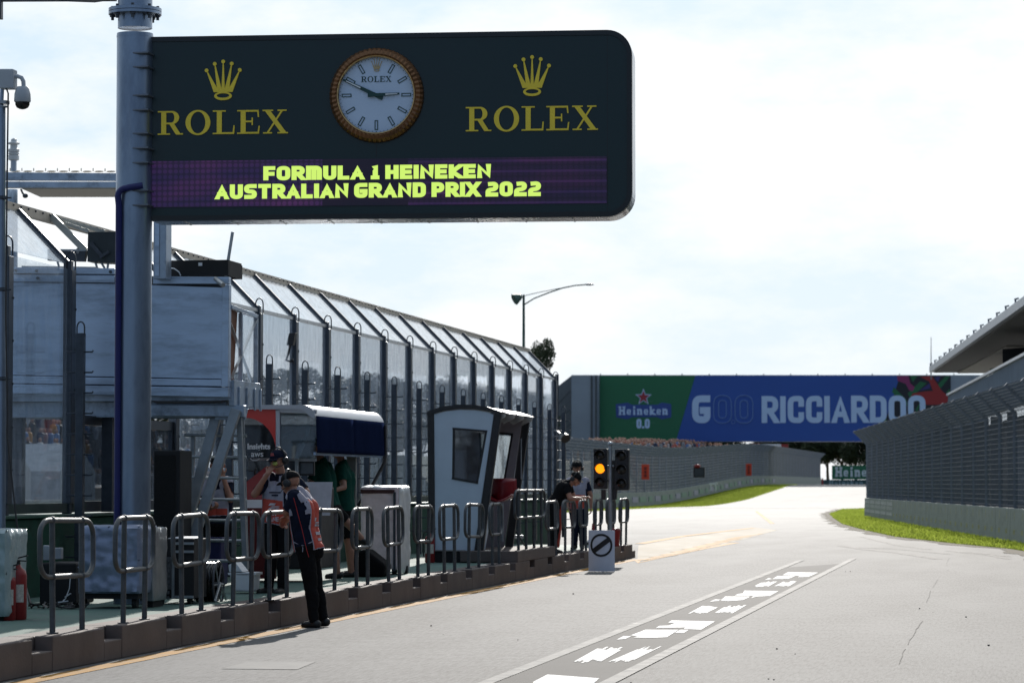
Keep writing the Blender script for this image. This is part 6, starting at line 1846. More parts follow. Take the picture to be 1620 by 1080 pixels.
tag(mb.build('wire_offcut', whitep, loc=P(104, 945, 31.8)), 'thin bright wire and clip hanging behind the first railing', 'wire')
t = thing('speaker', 'black loudspeaker clamped high on a fence post right of the gantry', 'speaker', P(459, 560, 48.0))
MB().prism([P(457, 527, 47.9), P(467, 526, 47.9), P(463, 546, 47.9), P(453, 546, 47.9)], (0, .16, 0)).build('cabinet', blk, t, bevel=.008)
mb = MB(); mb.tube([P(459, 546, 47.9), P(457, 556, 47.9), P(453, 570, 47.95)], .018, 6); mb.ball(P(462, 570, 47.9), .03); mb.tube([P(453, 570, 47.95), P(466, 574, 47.9)], .014, 6); mb.build('bracket', blk, t, smooth=True)
t = thing('flood_lamp', 'small black flood lamp on an arm at the end of the clear fence', 'lamp', P(886, 690, 76))
mb = MB(); mb.tube([P(878, 680, 76.8), P(890, 689, 76.2)], .03, 6); mb.tube([P(872, 690, 76.8), P(890, 690, 76.2)], .02, 6); mb.build('arm', darkst, t)
MB().lathe([(.02, -.10), (.10, -.04), (.13, .08), (.12, .09)], P(893, 691, 76.1), 14, (.4, -.6, -.5)).build('lamp_head', blk, t, smooth=True)
t = thing('end_mast', 'slim dark mast at the far end of the clear fence', 'mast', P(882, 760, 78.5))
MB().tube([P(881, 592, 78.5), P(881, 800, 78.5)], .05, 8).build('mast_tube', darkst, t, smooth=True)
MB().tube([P(872, 657, 78.5), P(872, 800, 78.5)], .10, 8).build('runged_tube', fencem, t, smooth=True)

# ------------------------------------------------------------------ signal, road sign, cones at the end of the kerb
TY = 62.8
t = thing('traffic_light', 'twin three lamp traffic signal on a pole with its amber lamp lit', 'traffic light', P(966, 874, TY))
k = TY / 4800
MB().tube([P(965.5, 702, TY), Vector((P(965.5, 702, TY).x, TY, .30))], .038, 14).ball(P(965.5, 702, TY), .055).build('pole', steel, t, smooth=True)
amber = emit('lit amber lens', (1.0, .25, .003), 1.9); lens = M('dark lens', (.02, .018, .014), .25)
for (cx, py0, py1, lit) in ((949.5, 709, 773, 1), (983.5, 710, 775, 0)):
    mb = MB(); mb.prism([P(cx - 11, py0, TY - .03), P(cx + 11, py0, TY - .03), P(cx + 11, py1, TY - .03), P(cx - 11, py1, TY - .03)], (0, .22, 0))
    hb = mb.build('signal_head', blk, t, bevel=.02)
    for i in range(3):
        cy = py0 + (py1 - py0) * (i + .5) / 3
        c = P(cx, cy, TY - .032)
        MB().lathe([(.098, 0), (.09, .02), (.06, .035), (.0, .042)], c, 20, (0, -1, 0)).build('lens', amber if (lit and i == 1) else lens, hb, smooth=True)
        vs_ = []; fs = []
        for q in range(-10, 191, 20):
            for (l, kk) in ((0, 1.0), (.16, 1.02)):
                vs_.append(c + Vector((.108 * kk * math.cos(R(q)), -l, .108 * kk * math.sin(R(q)))))
        n_ = len(vs_) // 2; mb = MB(); mb.add(vs_, [(2*i_, 2*i_+2, 2*i_+3, 2*i_+1) for i_ in range(n_ - 1)])
        o = mb.build('visor', blk, hb, smooth=True); so = o.modifiers.new('t', 'SOLIDIFY'); so.thickness = .006
mb = MB()
for py in (737, 760): mb.bar(P(955, py, TY - .0), P(978, py, TY - .0), .03, .03)
mb.prism([P(951, 774, TY), P(958, 774, TY), P(958, 790, TY), P(951, 790, TY)], (0, .1, 0)); mb.prism([P(966, 774, TY), P(976, 774, TY), P(975, 790, TY), P(967, 790, TY)], (0, .12, 0)); mb.prism([P(968, 728, TY + .05), P(973, 728, TY + .05), P(973, 776, TY + .05), P(968, 776, TY + .05)], (0, .1, 0))
mb.build('mounting_bracket', blk, t)
mb = MB()
for px in (962, 970): mb.ball(P(px, 737, TY - .04), .022)
mb.build('clamp_bolt', steel, t)
SY = 56.4
t = thing('road_sign', 'white curved board with black crossed ring standing on the road by the kerb', 'sign', P(951, 905, SY))
c = P(951, 905, SY); k = SY / 4800; w = 22.5 * k; h = 66 * k
def CB(u, z, l=0):                                         # the board is bent round a vertical axis
    a = u / w * .62; r_ = w / .62
    return Vector((c.x + (r_ + l) * math.sin(a), SY + .10 - (r_ + l) * math.cos(a) + r_ - .10, z))
vs_ = []; fs = []; n = 16
for i in range(n + 1):
    u = w * (i / n * 2 - 1)
    for (z, l) in ((.006, 0), (h, 0), (h, -.012), (.006, -.012)): vs_.append(CB(u, z, l))
for i in range(n):
    for j in range(4): fs.append((i*4+j, (i+1)*4+j, (i+1)*4+(j+1)%4, i*4+(j+1)%4))
fs += [(0, 1, 2, 3), (n*4+3, n*4+2, n*4+1, n*4)]
mb = MB(); mb.add(vs_, fs); mb.build('board', M('white sign board', (.66, .70, .80), .5, 0, .04, 3), t, smooth=True)
zc = P(951, 862, SY).z; r1, r2 = 18.3 * k, 14.8 * k
vs_ = []; fs = []; n = 64
for i in range(n):
    a = 2 * math.pi * i / n
    for r_ in (r1, r2): vs_.append(CB(r_ * math.cos(a), zc + r_ * math.sin(a), .004))
for i in range(n):
    j = (i + 1) % n; fs.append((2*i, 2*j, 2*j+1, 2*i+1))
hw = 4.0 * k; m = 24
base_i = len(vs_)
for i in range(m + 1):
    s_ = (i / m * 2 - 1) * r2 * 1.02
    dx, dz = math.cos(R(37)), math.sin(R(37))
    for q in (-hw, hw): vs_.append(CB(s_ * dx - q * dz, zc + s_ * dz + q * dx, .0055))
for i in range(m): fs.append((base_i + 2*i, base_i + 2*i+2, base_i + 2*i+3, base_i + 2*i+1))
mb = MB(); mb.add(vs_, fs); mb.build('crossed_ring', M('black sign vinyl', (.012, .012, .013), .5), t)
MB().bar(CB(0, h * .8, -.02), (c.x, c.y + .45, .01), .04, .02).build('back_strut', steel, t)
def cone(px, pyb, Y, label, h=.42):
    b = P(px, pyb, Y); b.z = .312; t = thing('traffic_cone', label, 'cone', b)
    MB().box(b.x - .13, b.x + .13, b.y - .13, b.y + .13, b.z - .01, b.z + .02).build('base', M('orange red cone plastic', (.60, .05, .02), .5), t, bevel=.01)
    MB().lathe([(.10, .021), (.082, .12)], b, 18).build('body', M('orange red cone plastic', (.60, .05, .02)), t, smooth=True)
    MB().lathe([(.082, .1205), (.05, .30)], b, 18).build('white_band', whitep, t, smooth=True)
    MB().lathe([(.05, .3005), (.032, h - .02), (.02, h)], b, 18).build('tip', red, t, smooth=True)
cone(939, 846, 64.0, 'red and white cone behind the curved white road sign', .5)
t = thing('red_barrier', 'upright red plastic barrier behind the legs of the two men at the far railings', 'barrier', P(881, 868, 58))
MB().prism([P(871, 866, 58), P(884, 866, 58), P(891, 802, 58), P(888, 795, 58), P(880, 820, 58)], (0, .12, 0)).build('panel', M('orange red plastic', (.48, .04, .02), .45), t, bevel=.02)
MB().box(P(866, 868, 58).x, P(888, 868, 58).x, 57.9, 58.25, .3, .34).build('foot', rubber, t)
t = thing('red_bin', 'small red bin beside the signal pole', 'bin', P(972, 848, 64.5))
c = P(972, 848, 64.5); MB().lathe([(.10, .30), (.13, .62), (.135, .66)], (c.x, c.y, 0), 18).build('bin_body', red, t, smooth=True)
MB().lathe([(.138, .662), (.12, .69), (.0, .70)], (c.x, c.y, 0), 18).build('lid', red, t, smooth=True)
c = P(937, 838, 63.0)
t = thing('white_helmet', 'white helmet resting on the deck behind the road sign', 'helmet', P(937, 846, 63)); c.z = .31
MB().lathe([(.13, .0), (.135, .06), (.12, .13), (.07, .19), (.0, .21)], c, 18).build('shell', whitep, t, smooth=True)
MB().box(c.x - .09, c.x + .09, c.y - .14, c.y - .10, .37, .43).build('visor', blk, t, bevel=.01)
t = thing('tripod', 'small black tripod and boxes on the deck behind the booth', 'tripod', P(815, 862, 55.6))
mb = MB(); c = P(815, 838, 55.6)
for a_ in (0, 120, 240): mb.tube([c, (c.x + .3 * math.cos(R(a_)), c.y + .3 * math.sin(R(a_)), .30)], .016, 6)
mb.build('legs', blk, t); MB().prism([P(806, 846, 55.6), P(826, 846, 55.6), P(826, 852, 55.6), P(806, 852, 55.6)], (0, .2, 0)).build('box', steel, t, bevel=.01)

# ------------------------------------------------------------------ right wall, catch fence and grandstand
concr = M('grey green barrier concrete', (.165, .20, .185), .7, 0, .18, 1.2, .2, 12, dirt=(.09, .11, .10), dirt_scale=1.4, dirt_pos=(.5, .75), stretch=(1, 1, 2))
ymark = M('yellow barrier print', (.25, .25, .09), .6, 0, .2)
wmesh = M('fence wire', (.15, .17, .195), .55, .2, .15, spec=.3)
wpost = M('grey fence post', (.21, .24, .28), .5, .3, .2, 4)
def fence_run(t, pts, wall_h, post_h, over, zf, side, spacing=4.0, nh=26, nv=34, nb=9, wr=.008, wmat=None, mesh_half=None, pr=.06):
    """posts with bent tops, wire mesh bays and a wall of blocks below; side = +1/-1: the tops lean to the right/left of the run"""
    pts = [Vector((p[0], p[1], 0)) for p in pts]
    S_ = [0.0]
    for a, b in zip(pts, pts[1:]): S_.append(S_[-1] + (b - a).length)
    def at(s):
        for i in range(len(pts) - 1):
            if s <= S_[i + 1] + 1e-6:
                f = (s - S_[i]) / (S_[i+1] - S_[i]); return pts[i] + (pts[i+1] - pts[i]) * f
        return pts[-1]
    n = int(round(S_[-1] / spacing)); st = [at(S_[-1] * i / n) for i in range(n + 1)]
    for i in range(n + 1):
        a = st[i]; d = (st[min(i+1, n)] - st[max(i-1, 0)]).normalized(); nn_ = Vector((d.y, -d.x, 0)) * side
        z = zf(a.y) + wall_h
        mb = MB(); mb.bar((a.x, a.y, z), (a.x, a.y, z + post_h), pr * 1.8, pr * 1.8, (0, 1, 0)); mb.bar((a.x, a.y, z + post_h - .03), (a.x + nn_.x * over, a.y + nn_.y * over, z + post_h + over * .95), pr * 1.6, pr * 1.6, (0, 1, 0))
        mb.build('post', wpost, t)
        if i == n: break
        b = st[i + 1]; L_ = (b - a).length; zb = zf(b.y) + wall_h
        mb = MB()
        def wire(p, q): mb.bar(p, q, wr * 2, wr * 2)
        for j in range(nh):
            f = (j + .5) / nh * post_h
            wire((a.x, a.y, z + f), (b.x, b.y, zb + f))
        for j in range(nb):
            f = (j + .5) / nb * over
            wire((a.x + nn_.x * f, a.y + nn_.y * f, z + post_h + f * .95), (b.x + nn_.x * f, b.y + nn_.y * f, zb + post_h + f * .95))
        for j in range(nv):
            f = (j + .5) / nv; p = a + (b - a) * f; zz = z + (zb - z) * f
            wire((p.x, p.y, zz), (p.x, p.y, zz + post_h)); wire((p.x, p.y, zz + post_h), (p.x + nn_.x * over, p.y + nn_.y * over, zz + post_h + over * .95))
        mb.build('wire_mesh', wmat or wmesh, t)
        mb = MB(); e = d * .02; hw = nn_ * .18
        A_ = a + e; B_ = b - e
        mb.hexa([(A_.x + hw.x, A_.y + hw.y, zf(a.y)), (B_.x + hw.x, B_.y + hw.y, zf(b.y)), (B_.x - hw.x, B_.y - hw.y, zf(b.y)), (A_.x - hw.x, A_.y - hw.y, zf(a.y))],
                [(A_.x + hw.x*.8, A_.y + hw.y*.8, z), (B_.x + hw.x*.8, B_.y + hw.y*.8, zb), (B_.x - hw.x*.8, B_.y - hw.y*.8, zb), (A_.x - hw.x*.8, A_.y - hw.y*.8, z)])
        o = mb.build('wall_block', concr, t, bevel=.02)
        yield i, a, b, z, o, nn_
t = thing('right_catch_fence', 'high wire catch fence with bent post tops on a grey wall at right', 'fence', (FR(112), 112, 0))
rngf = random.Random(21)
run = [(FR(68), 68), (FR(86), 86), (FR(120), 120), (FR(157), 157)]
for i, a, b, z, o, nn_ in fence_run(t, run, .95, 2.75, .70, lambda y: 0.0, -1, nv=18, nh=18, wr=.0075, pr=.075):
    mb = MB(); d = (b - a).normalized(); m_ = (a + b) / 2
    def wall_patch(mb_, s0, s1, z0, z1, sl=0.0):             # 3 mm print on the leaning wall face
        def fp(s_, z_, e): return m_ + d * s_ + nn_ * (.18 - .0379 * z_ + e) + Vector((0, 0, z_))
        mb_.hexa([fp(s0, z0, -.01), fp(s1, z0, -.01), fp(s1 - sl, z1, -.01), fp(s0 + sl, z1, -.01)], [fp(s0, z0, .003), fp(s1, z0, .003), fp(s1 - sl, z1, .003), fp(s0 + sl, z1, .003)])
    for q in (-1.0, 1.0):
        wall_patch(mb, q - .03, q + .03, .62, .86)
        for r_ in range(4): wall_patch(mb, q - .24 + .13 * r_, q - .16 + .13 * r_, .22, .36)
    if i < 17: mb.build('faint_print', ymark, o)
    if i >= 17:
        mb2 = MB()
        for q in (-1.5, -.6, .3, 1.2):
            for (dz, ww) in ((.25, .25), (.5, .12), (.7, .2)): wall_patch(mb2, q - ww, q + ww, dz, dz + .14, ww * .5)
        mb2.build('pale_print', M('pale print', (.5, .5, .52), .6), o)
# grandstand behind it, lengthened unseen past the camera to cut sky light
t = thing('grandstand', 'open grandstand with flat roof and grey ribbed parapet behind the right fence', 'building', (8, 120, 0))
RE = lambda y: -3.7 - .077 * (y - 150)
PE = lambda y: 7.7 - .075 * y
darkint = M('dark interior cladding', (.12, .13, .14), .7, 0, .3, .6)
soff = M('beige soffit', (.30, .285, .26), .6, 0, .08, .5, stretch=(1, .2, 1))
mb = MB(); mb.prism([(RE(-15), -15, 7.12), (RE(150), 150, 7.12), (RE(150) + 16, 150, 7.12), (RE(-15) + 16, -15, 7.12)], (0, 0, .22)); mb.build('roof', M('roof sheet', (.22, .23, .24), .5, .3), t)
mb = MB(); mb.prism([(RE(-15) + .1, -14.9, 7.08), (RE(149.7) + .1, 149.7, 7.08), (RE(149.7) + 15, 149.7, 7.08), (RE(-15) + 15, -14.9, 7.08)], (0, 0, .036)); mb.build('soffit', M('dark ribbed soffit', (.06, .06, .06), .6, 0, .4, 1.2, stretch=(8, .05, 1)), t)
mb = MB(); mb.bar((RE(-15) - .03, -15, 7.25), (RE(150) - .03, 150.05, 7.25), .16, .28); mb.build('gutter', M('steel gutter', (.20, .23, .27), .4, .5), t)
for i in range(20):
    y = 150 - i * 4; mb = MB(); mb.bar((RE(y) - .05, y, 7.38), (RE(y) - .05, y, 7.55), .06, .10); mb.bar((RE(y) - .09, y, 7.52), (RE(y) + .06, y, 7.56), .06, .05)
    mb.build('edge_stub', M('stub steel', (.16, .18, .21), .5, .4), t)
mb = MB(); mb.prism([(RE(121) + 1.4, 121, 7.02), (RE(149) + 1.2, 149, 7.02), (RE(149) + 12, 149, 7.02), (RE(121) + 12, 121, 7.02)], (0, 0, .055)); mb.build('pale_ceiling', soff, t)
mb = MB(); mb.prism([P(1586, 576, 112), P(1640, 576, 112), P(1640, 548, 112), P(1586, 552, 112)], (0, 1.2, 0)); mb.build('hanging_box', blkm, t)
mb = MB(); mb.prism([(PE(-15) + .01, -15, 4.15), (PE(138) + .01, 138, 4.15), (PE(138) + .01, 138, 5.60), (PE(-15) + .01, -15, 5.60)], (.15, 0, 0)); mb.build('parapet', M('grey ribbed cladding', (.33, .37, .41), .45, .3, .1, 1), t)
mb = MB()
for i in range(170):
    y = 70.2 + i * .4; mb.box(PE(y) - .035, PE(y) + .005, y, y + .17, 4.16, 5.58)
mb.build('parapet_rib', M('grey ribbed cladding', (.33, .37, .41)), t)
mb = MB(); mb.bar((PE(-15) - .03, -15, 5.66), (PE(138) - .03, 138, 5.66), .12, .09); mb.build('parapet_cap', M('pale cap', (.5, .52, .54), .4, .3), t)
mb = MB(); mb.prism([(PE(-15) + 1.2, -15, 0), (PE(138) + 1.2, 138, 0), (PE(138) + 1.2, 138, 4.14), (PE(-15) + 1.2, -15, 4.14)], (.3, 0, 0)); mb.build('ground_wall', darkint, t)
mb = MB()
for i in range(34):
    y = 71 + i * 2.0
    if y > 112: break
    mb.box(PE(y) + .95, PE(y) + 1.19, y, y + .35, .95, 3.3); mb.box(PE(y) + 1.0, PE(y) + 1.19, y + .7, y + .86, .95, 3.3)
mb.build('pale_shutter', M('pale shutter', (.55, .58, .62), .5), t)
mb = MB(); mb.box(PE(104) + 7, PE(104) + 12, -15, 150, 4.2, 7.0); mb.build('rear_wall', darkint, t)
for i in range(9): y = 74 + i * 8; MB().box(PE(y) + .2, PE(y) + .5, y, y + .3, 0, 4.14).build('column', M('grey column', (.25, .26, .27), .6), t)
mb = MB(); mb.prism([P(1566, 583, 128), P(1640, 570, 128), P(1640, 590, 128), P(1566, 590, 128)], (0, .1, 0)); mb.build('green_banner', M('green banner', (.01, .12, .06), .5), t)
t = thing('service_shed', 'dark low shed standing behind the far end of the right catch fence', 'shed', (0, 178, 0))
MB().box(-7.2, 8, 174, 184, 0, 4.3).build('walls', darkint, t)
MB().box(-7.4, 8.2, 173.8, 184.2, 4.31, 4.5).build('roof', M('dark shed roof', (.06, .065, .07), .6), t)
t = thing('twin_lamps', 'pair of round white lamps at the end of the grandstand parapet', 'lamp', P(1503, 628, 137))
mb = MB().bar(P(1503, 640, 137), P(1503, 626, 137), .05, .05); mb.bar(P(1499, 626, 137), P(1506, 626, 137), .04, .04); mb.build('bracket', wpost, t)
for px in (1499.5, 1505.5): MB().ball(P(px, 624, 136.9), .07, (1, .7, 1)).build('lamp', whitep, t, smooth=True)
t = tag(MB().tube([P(1473, 533, 210), P(1473, 600, 210)], [.02, .05], 6).build('radio_mast', galvd, loc=P(1473, 600, 210)), 'thin radio mast rising above the blue advertising bridge', 'mast')

# ------------------------------------------------------------------ far left fence, banners, crowd bank
t = thing('far_catch_fence', 'long curved wire catch fence along the far left grass verge', 'fence', (-27, 260, 0))
for i, a, b, z, o, nn_ in fence_run(t, [(-27.2, 160), (-27.4, 225), (-27.6, 335), (-26.9, 440)], 1.05, 2.75, .75, gz, 1, spacing=5.0, nv=20, nh=11, nb=4, wr=.012, wmat=M('pale wire', (.19, .21, .23), .55, .3), pr=.08):
    if 8 < i < 40:
        mb = MB(); d = (b - a).normalized(); m_ = (a + b) / 2 + nn_ * .155
        wdt = 1.6 + .5 * math.sin(i * 2.1)
        mb.hexa([m_ - d*wdt + Vector((0,0,z-.75)), m_ + d*wdt + Vector((0,0,z-.75)), m_ + d*wdt + Vector((0,0,z-.35)), m_ - d*wdt + Vector((0,0,z-.35))], [m_ - d*wdt + nn_*.05 + Vector((0,0,z-.75)), m_ + d*wdt + nn_*.05 + Vector((0,0,z-.75)), m_ + d*wdt + nn_*.05 + Vector((0,0,z-.35)), m_ - d*wdt + nn_*.05 + Vector((0,0,z-.35))])
        mb.build('dull_print', M('dull green print', (.10, .20, .14), .6) if i % 3 else M('dull lilac print', (.22, .22, .30), .6), o)
def panel_sign(name, label, cat, px0, px1, py0, py1, Y, mat, th=.06):
    t = thing(name, label, cat, P((px0 + px1) / 2, py1, Y))
    MB().prism([P(px0, py0, Y), P(px1, py0, Y), P(px1, py1, Y), P(px0, py1, Y)], (0, th, 0)).build('board', mat, t)
    return t
orng = M('orange red banner', (.62, .055, .02), .6, 0, .1)
for (a, b, c, d, Y, lab) in ((1015, 1027, 734, 758, 222, 'larger orange marker board on the far fence right of the signal'), (1180, 1189, 733, 752, 320, 'smaller orange marker board further along the far fence')):
    t = panel_sign('marker_board', lab, 'marker', a, b, c, d, Y, orng); m = (a + b) / 2; w = (b - a)
    mb = MB()
    for i in range(3):
        y0 = c + (d - c) * (.18 + .24 * i); y1 = y0 + (d - c) * .18
        mb.prism([P(m - w*.16, y0, Y - .02), P(m + w*.16, y0, Y - .02), P(m + w*.16, y1, Y - .02), P(m - w*.16, y1, Y - .02)], (0, .015, 0))
    mb.build('dark_figures', M('dark red print', (.16, .015, .012), .6), t)
t = panel_sign('light_panel', 'dark rectangular light panel with a red cap on the far fence', 'panel', 1097, 1115, 739, 755, 262, blk, .15)
MB().ball(P(1103, 737, 262), .25, (1.2, 1, .7)).build('red_cap', red, t, smooth=True)
MB().prism([P(1099, 741, 261.9), P(1113, 741, 261.9), P(1113, 753, 261.9), P(1099, 753, 261.9)], (0, .05, 0)).build('screen', M('dark screen', (.03, .04, .05), .3), t)
t = thing('low_barrier', 'small pale frame on the wall top below the far fence', 'barrier', P(1128, 775, 265))
MB().bar(P(1122, 765, 265), P(1135, 764, 265), .12, .12).bar(P(1125, 765, 265), P(1124, 776, 265), .08, .08).bar(P(1132, 765, 265), P(1132, 776, 265), .08, .08).build('bars', whitep, t)
mb = MB()
for (y0, y1, z0, z1) in ((170, 470, 0, 3.3),):
    n = 12
    for i in range(n):
        a, b = y0 + (y1 - y0) * i / n, y0 + (y1 - y0) * (i + 1) / n
        mb.hexa([(-31, a, gz(a) - .2), (-31, b, gz(b) - .2), (-34, b, gz(b) + z1), (-34, a, gz(a) + z1)], [(-46, a, gz(a) - .2), (-46, b, gz(b) - .2), (-44, b, gz(b) + z1 + .4), (-44, a, gz(a) + z1 + .4)])
tag(mb.build('spectator_bank', M('worn bank grass', (.07, .085, .04), .9, 0, .3, .4)), kind='structure')
rngc = random.Random(4)
cm = [M('crowd ' + n_, c_, .8) for n_, c_ in (('white', (.42, .42, .43)), ('navy', (.03, .04, .08)), ('red', (.34, .06, .04)), ('grey', (.2, .21, .23)), ('orange', (.42, .20, .04)), ('black', (.02, .02, .02)), ('blue', (.10, .18, .34)), ('skin', (.36, .20, .14)))]
mb = MB()
for i in range(1500):
    y = rngc.uniform(255, 465); x = rngc.uniform(-41, -32.2)
    z = gz(y) + (3.2 if x < -34 else (x + 31) / -3 * 3.4 - .2) + (0 if x > -34 else .3 * (-34 - x) / 10)
    s_ = rngc.uniform(.85, 1.1); mb.cur = rngc.choice([0, 0, 1, 2, 3, 3, 5, 6]) if not (262 < y < 285 and rngc.random() < .6) else 4
    mb.lathe([(.12, 0), (.16, .6*s_), (.23, 1.15*s_), (.20, 1.35*s_), (.06, 1.45*s_)], (x, y, z), 6)
    mb.cur = 7; mb.ball((x, y, z + 1.58*s_), .12, (1, 1, 1.2), 6, 4)
for i in range(420):                                        # people on the stand across the straight
    k_ = rngc.randrange(9); y = rngc.uniform(143, 204); x = -52.7 - k_ * 1.1; z = 1.4 + k_ * .62
    mb.cur = rngc.choice([0, 1, 5, 3, 4, 5, 6, 1, 3, 5]); mb.lathe([(.16, 0), (.2, .3), (.23, .6), (.2, .78), (.06, .85)], (x, y, z), 6)
    mb.cur = 7; mb.ball((x, y, z + .98), .12, (1, 1, 1.2), 6, 4)
tag(mb.build('crowd', cm), 'distant spectators crowded on the bank below the advertising bridge', 'crowd', kind='stuff')
t = thing('marquee', 'small white and red marquee among the crowd below the bridge', 'tent', P(1220, 712, 400))
MB().prism([P(1201, 713, 400), P(1244, 713, 400), P(1244, 702, 400), P(1201, 702, 400)], (0, 3, 0)).build('walls', whitep, t)
MB().prism([P(1188, 714, 399.8), P(1200, 714, 399.8), P(1200, 701, 399.8), P(1188, 701, 399.8)], (0, 2, 0)).build('red_flap', red, t)
MB().prism([P(1236, 712, 399.7), P(1247, 712, 399.7), P(1247, 702, 399.7), P(1236, 702, 399.7)], (0, .2, 0)).build('red_sign', red, t)

# ------------------------------------------------------------------ advertising bridge
QY = 350.0
def Q_(px, py, d=0): return P(px, py, QY - d)
t = thing('advertising_bridge', 'wide bridge over the track carrying a green and blue advertisement', 'bridge', Q_(1200, 765))
MB().prism([Q_(946, 593), Q_(1536, 593), Q_(1536, 698), Q_(946, 698)], (0, 4, 0)).build('deck', M('bridge grey cladding', (.27, .31, .37), .5, .1, .1, .2), t)
adg = M('advert green', (.014, .15, .065), .5, 0, .08, .1); adb = M('advert blue', (.023, .088, .38), .5, 0, .08, .1)
MB().prism([Q_(949, 594, .1), Q_(1100, 594, .1), Q_(1069, 698, .1), Q_(949, 698, .1)], (0, .08, 0)).build('green_field', adg, t)
bf = MB().prism([Q_(1100.3, 594, .1), Q_(1504, 594, .1), Q_(1504, 698, .1), Q_(1069.3, 698, .1)], (0, .08, 0)).build('blue_field', adb, t)
prt = M('advert pale blue print', (.50, .65, .90), .5, 0, .05, .2)
def QT(x, y, l=0): return Vector((x, QY - .12 - l, y))
def box_of(px0, px1, py0, py1):
    a = Q_(px0, py1, .12); b = Q_(px1, py0, .12); return a.x, b.x, a.z, b.z
lettering(MB(), 'G', *box_of(1095, 1124, 625, 669), QT, t=.25, r=.22, wide=.46, depth=.02, dj=.012).build('lettering', prt, t)
lettering(MB(), 'RICCIARDOO', *box_of(1205, 1464, 625, 669), QT, t=.20, r=.2, wide=.42, gap=.07, depth=.02, dj=.012).build('lettering', prt, t)
mb = MB()
for (a, b) in ((1129, 1157), (1163, 1191)):
    for (ins, r_) in ((0, .9), (8, .5)):
        x0, x1, z0, z1 = box_of(a + ins, b - ins, 625 + ins, 669 - ins)
        pl = rnd_poly([(x0, z0), (x0, z1), (x1, z1), (x1, z0)], (x1 - x0) * .5, True, 6)
        mb.tube([QT(p.x, p.y, .01) for p in pl], .07, 5, closed=True)
c = Q_(1160, 667, .13); mb.tube([QT(c.x + .22 * math.cos(R(q)), c.z + .22 * math.sin(R(q)), .01) for q in range(0, 360, 30)], .04, 5, closed=True)
mb.build('outline_lettering', M('advert mid blue print', (.12, .22, .50), .5), t)
# beer emblem: star, label band, name and zero point zero
def star(mb, cx, cy, r, l):
    c = Q_(cx, cy, .12); q = []
    for i in range(10):
        a = R(90 + 36 * i); rr = (r if i % 2 == 0 else r * .42) * QY / 4800
        q.append(QT(c.x + rr * math.cos(a), c.z + rr * math.sin(a), l))
    mb.prism(q, (0, -.02, 0))
mb = MB(); star(mb, 1018, 628, 14, .0); mb.build('star_outline', prt, t)
mb = MB(); star(mb, 1018, 628, 10.5, .03); mb.build('red_star', M('advert red', (.34, .025, .04), .5), t)
mb = MB(); bl = [(974, 639), (993, 636.5), (1000, 640), (1040, 640), (1047, 636.5), (1062, 639), (1062, 660), (1047, 663), (1040, 659.5), (1000, 659.5), (993, 663), (975, 660)]
mb.prism([Q_(a, b, .14) for a, b in bl], (0, .02, 0)); mb.build('blue_band', M('advert band blue', (.03, .075, .30), .5), t)
lettering(MB(), 'Heineken', *box_of(979.5, 1056, 642, 656.5), lambda x, y, l=0: QT(x, y, l + .03), t=.24, r=.2, wide=.52, gap=.17, depth=.02, serif=True, dj=.012).build('lettering', prt, t)
lettering(MB(), '0.0', *box_of(1007, 1028, 662, 677.5), QT, t=.24, r=.16, wide=.34, gap=.06, depth=.02).build('lettering', prt, t)
mb = MB()
for (a, b, y) in ((1000, 1006, 668), (1029, 1036, 668), (1003, 1008, 634.5), (1027, 1033, 634.5)): mb.prism([Q_(a, y, .14), Q_(b, y, .14), Q_(b, y + .8, .14), Q_(a, y + .8, .14)], (0, .02, 0))
mb.build('fine_lines', M('advert mid green print', (.06, .22, .14), .5), t)
# coloured pattern at the right end: slanting bands and two free shapes (generic)
pat = [('adv dark', (.010, .012, .022), [[(1424, 594), (1504, 594), (1504, 692), (1390, 692), (1404, 655)]]),
       ('adv green', (.012, .13, .05), [[(1440, 594), (1452, 594), (1444, 604)], [(1414, 612), (1434, 632), (1436, 642), (1411, 620)], [(1436, 622), (1456, 603), (1466, 606), (1440, 630)], [(1484, 608), (1496, 595), (1503, 595), (1488, 614)], [(1497, 620), (1503, 614), (1503, 628)], [(1448, 648), (1456, 636), (1456, 642), (1450, 652)], [(1400, 655), (1405, 672), (1398, 668)]]),
       ('adv violet', (.035, .03, .17), [[(1454, 618), (1471, 606), (1472, 614)], [(1478, 597), (1488, 595), (1484, 604)]]),
       ('adv magenta', (.26, .025, .13), [[(1419, 594), (1437, 594), (1440, 606), (1447, 612), (1444, 619), (1438, 617), (1433, 607), (1420, 602)]]),
       ('adv red', (.32, .02, .022), [[(1456, 596), (1474, 594), (1482, 606), (1490, 618), (1500, 626), (1499, 636), (1484, 640), (1466, 640), (1452, 626), (1438, 632), (1444, 622), (1462, 619), (1476, 618), (1470, 603)]])]
for j, (n_, c_, polys_) in enumerate(pat):
    mb = MB()
    for pl in polys_: mb.prism([Q_(a, b, .108 + .002 * j) for a, b in pl], (0, .006, 0))
    mb.build('colour_pattern', M(n_, c_, .5, 0, .06), t)
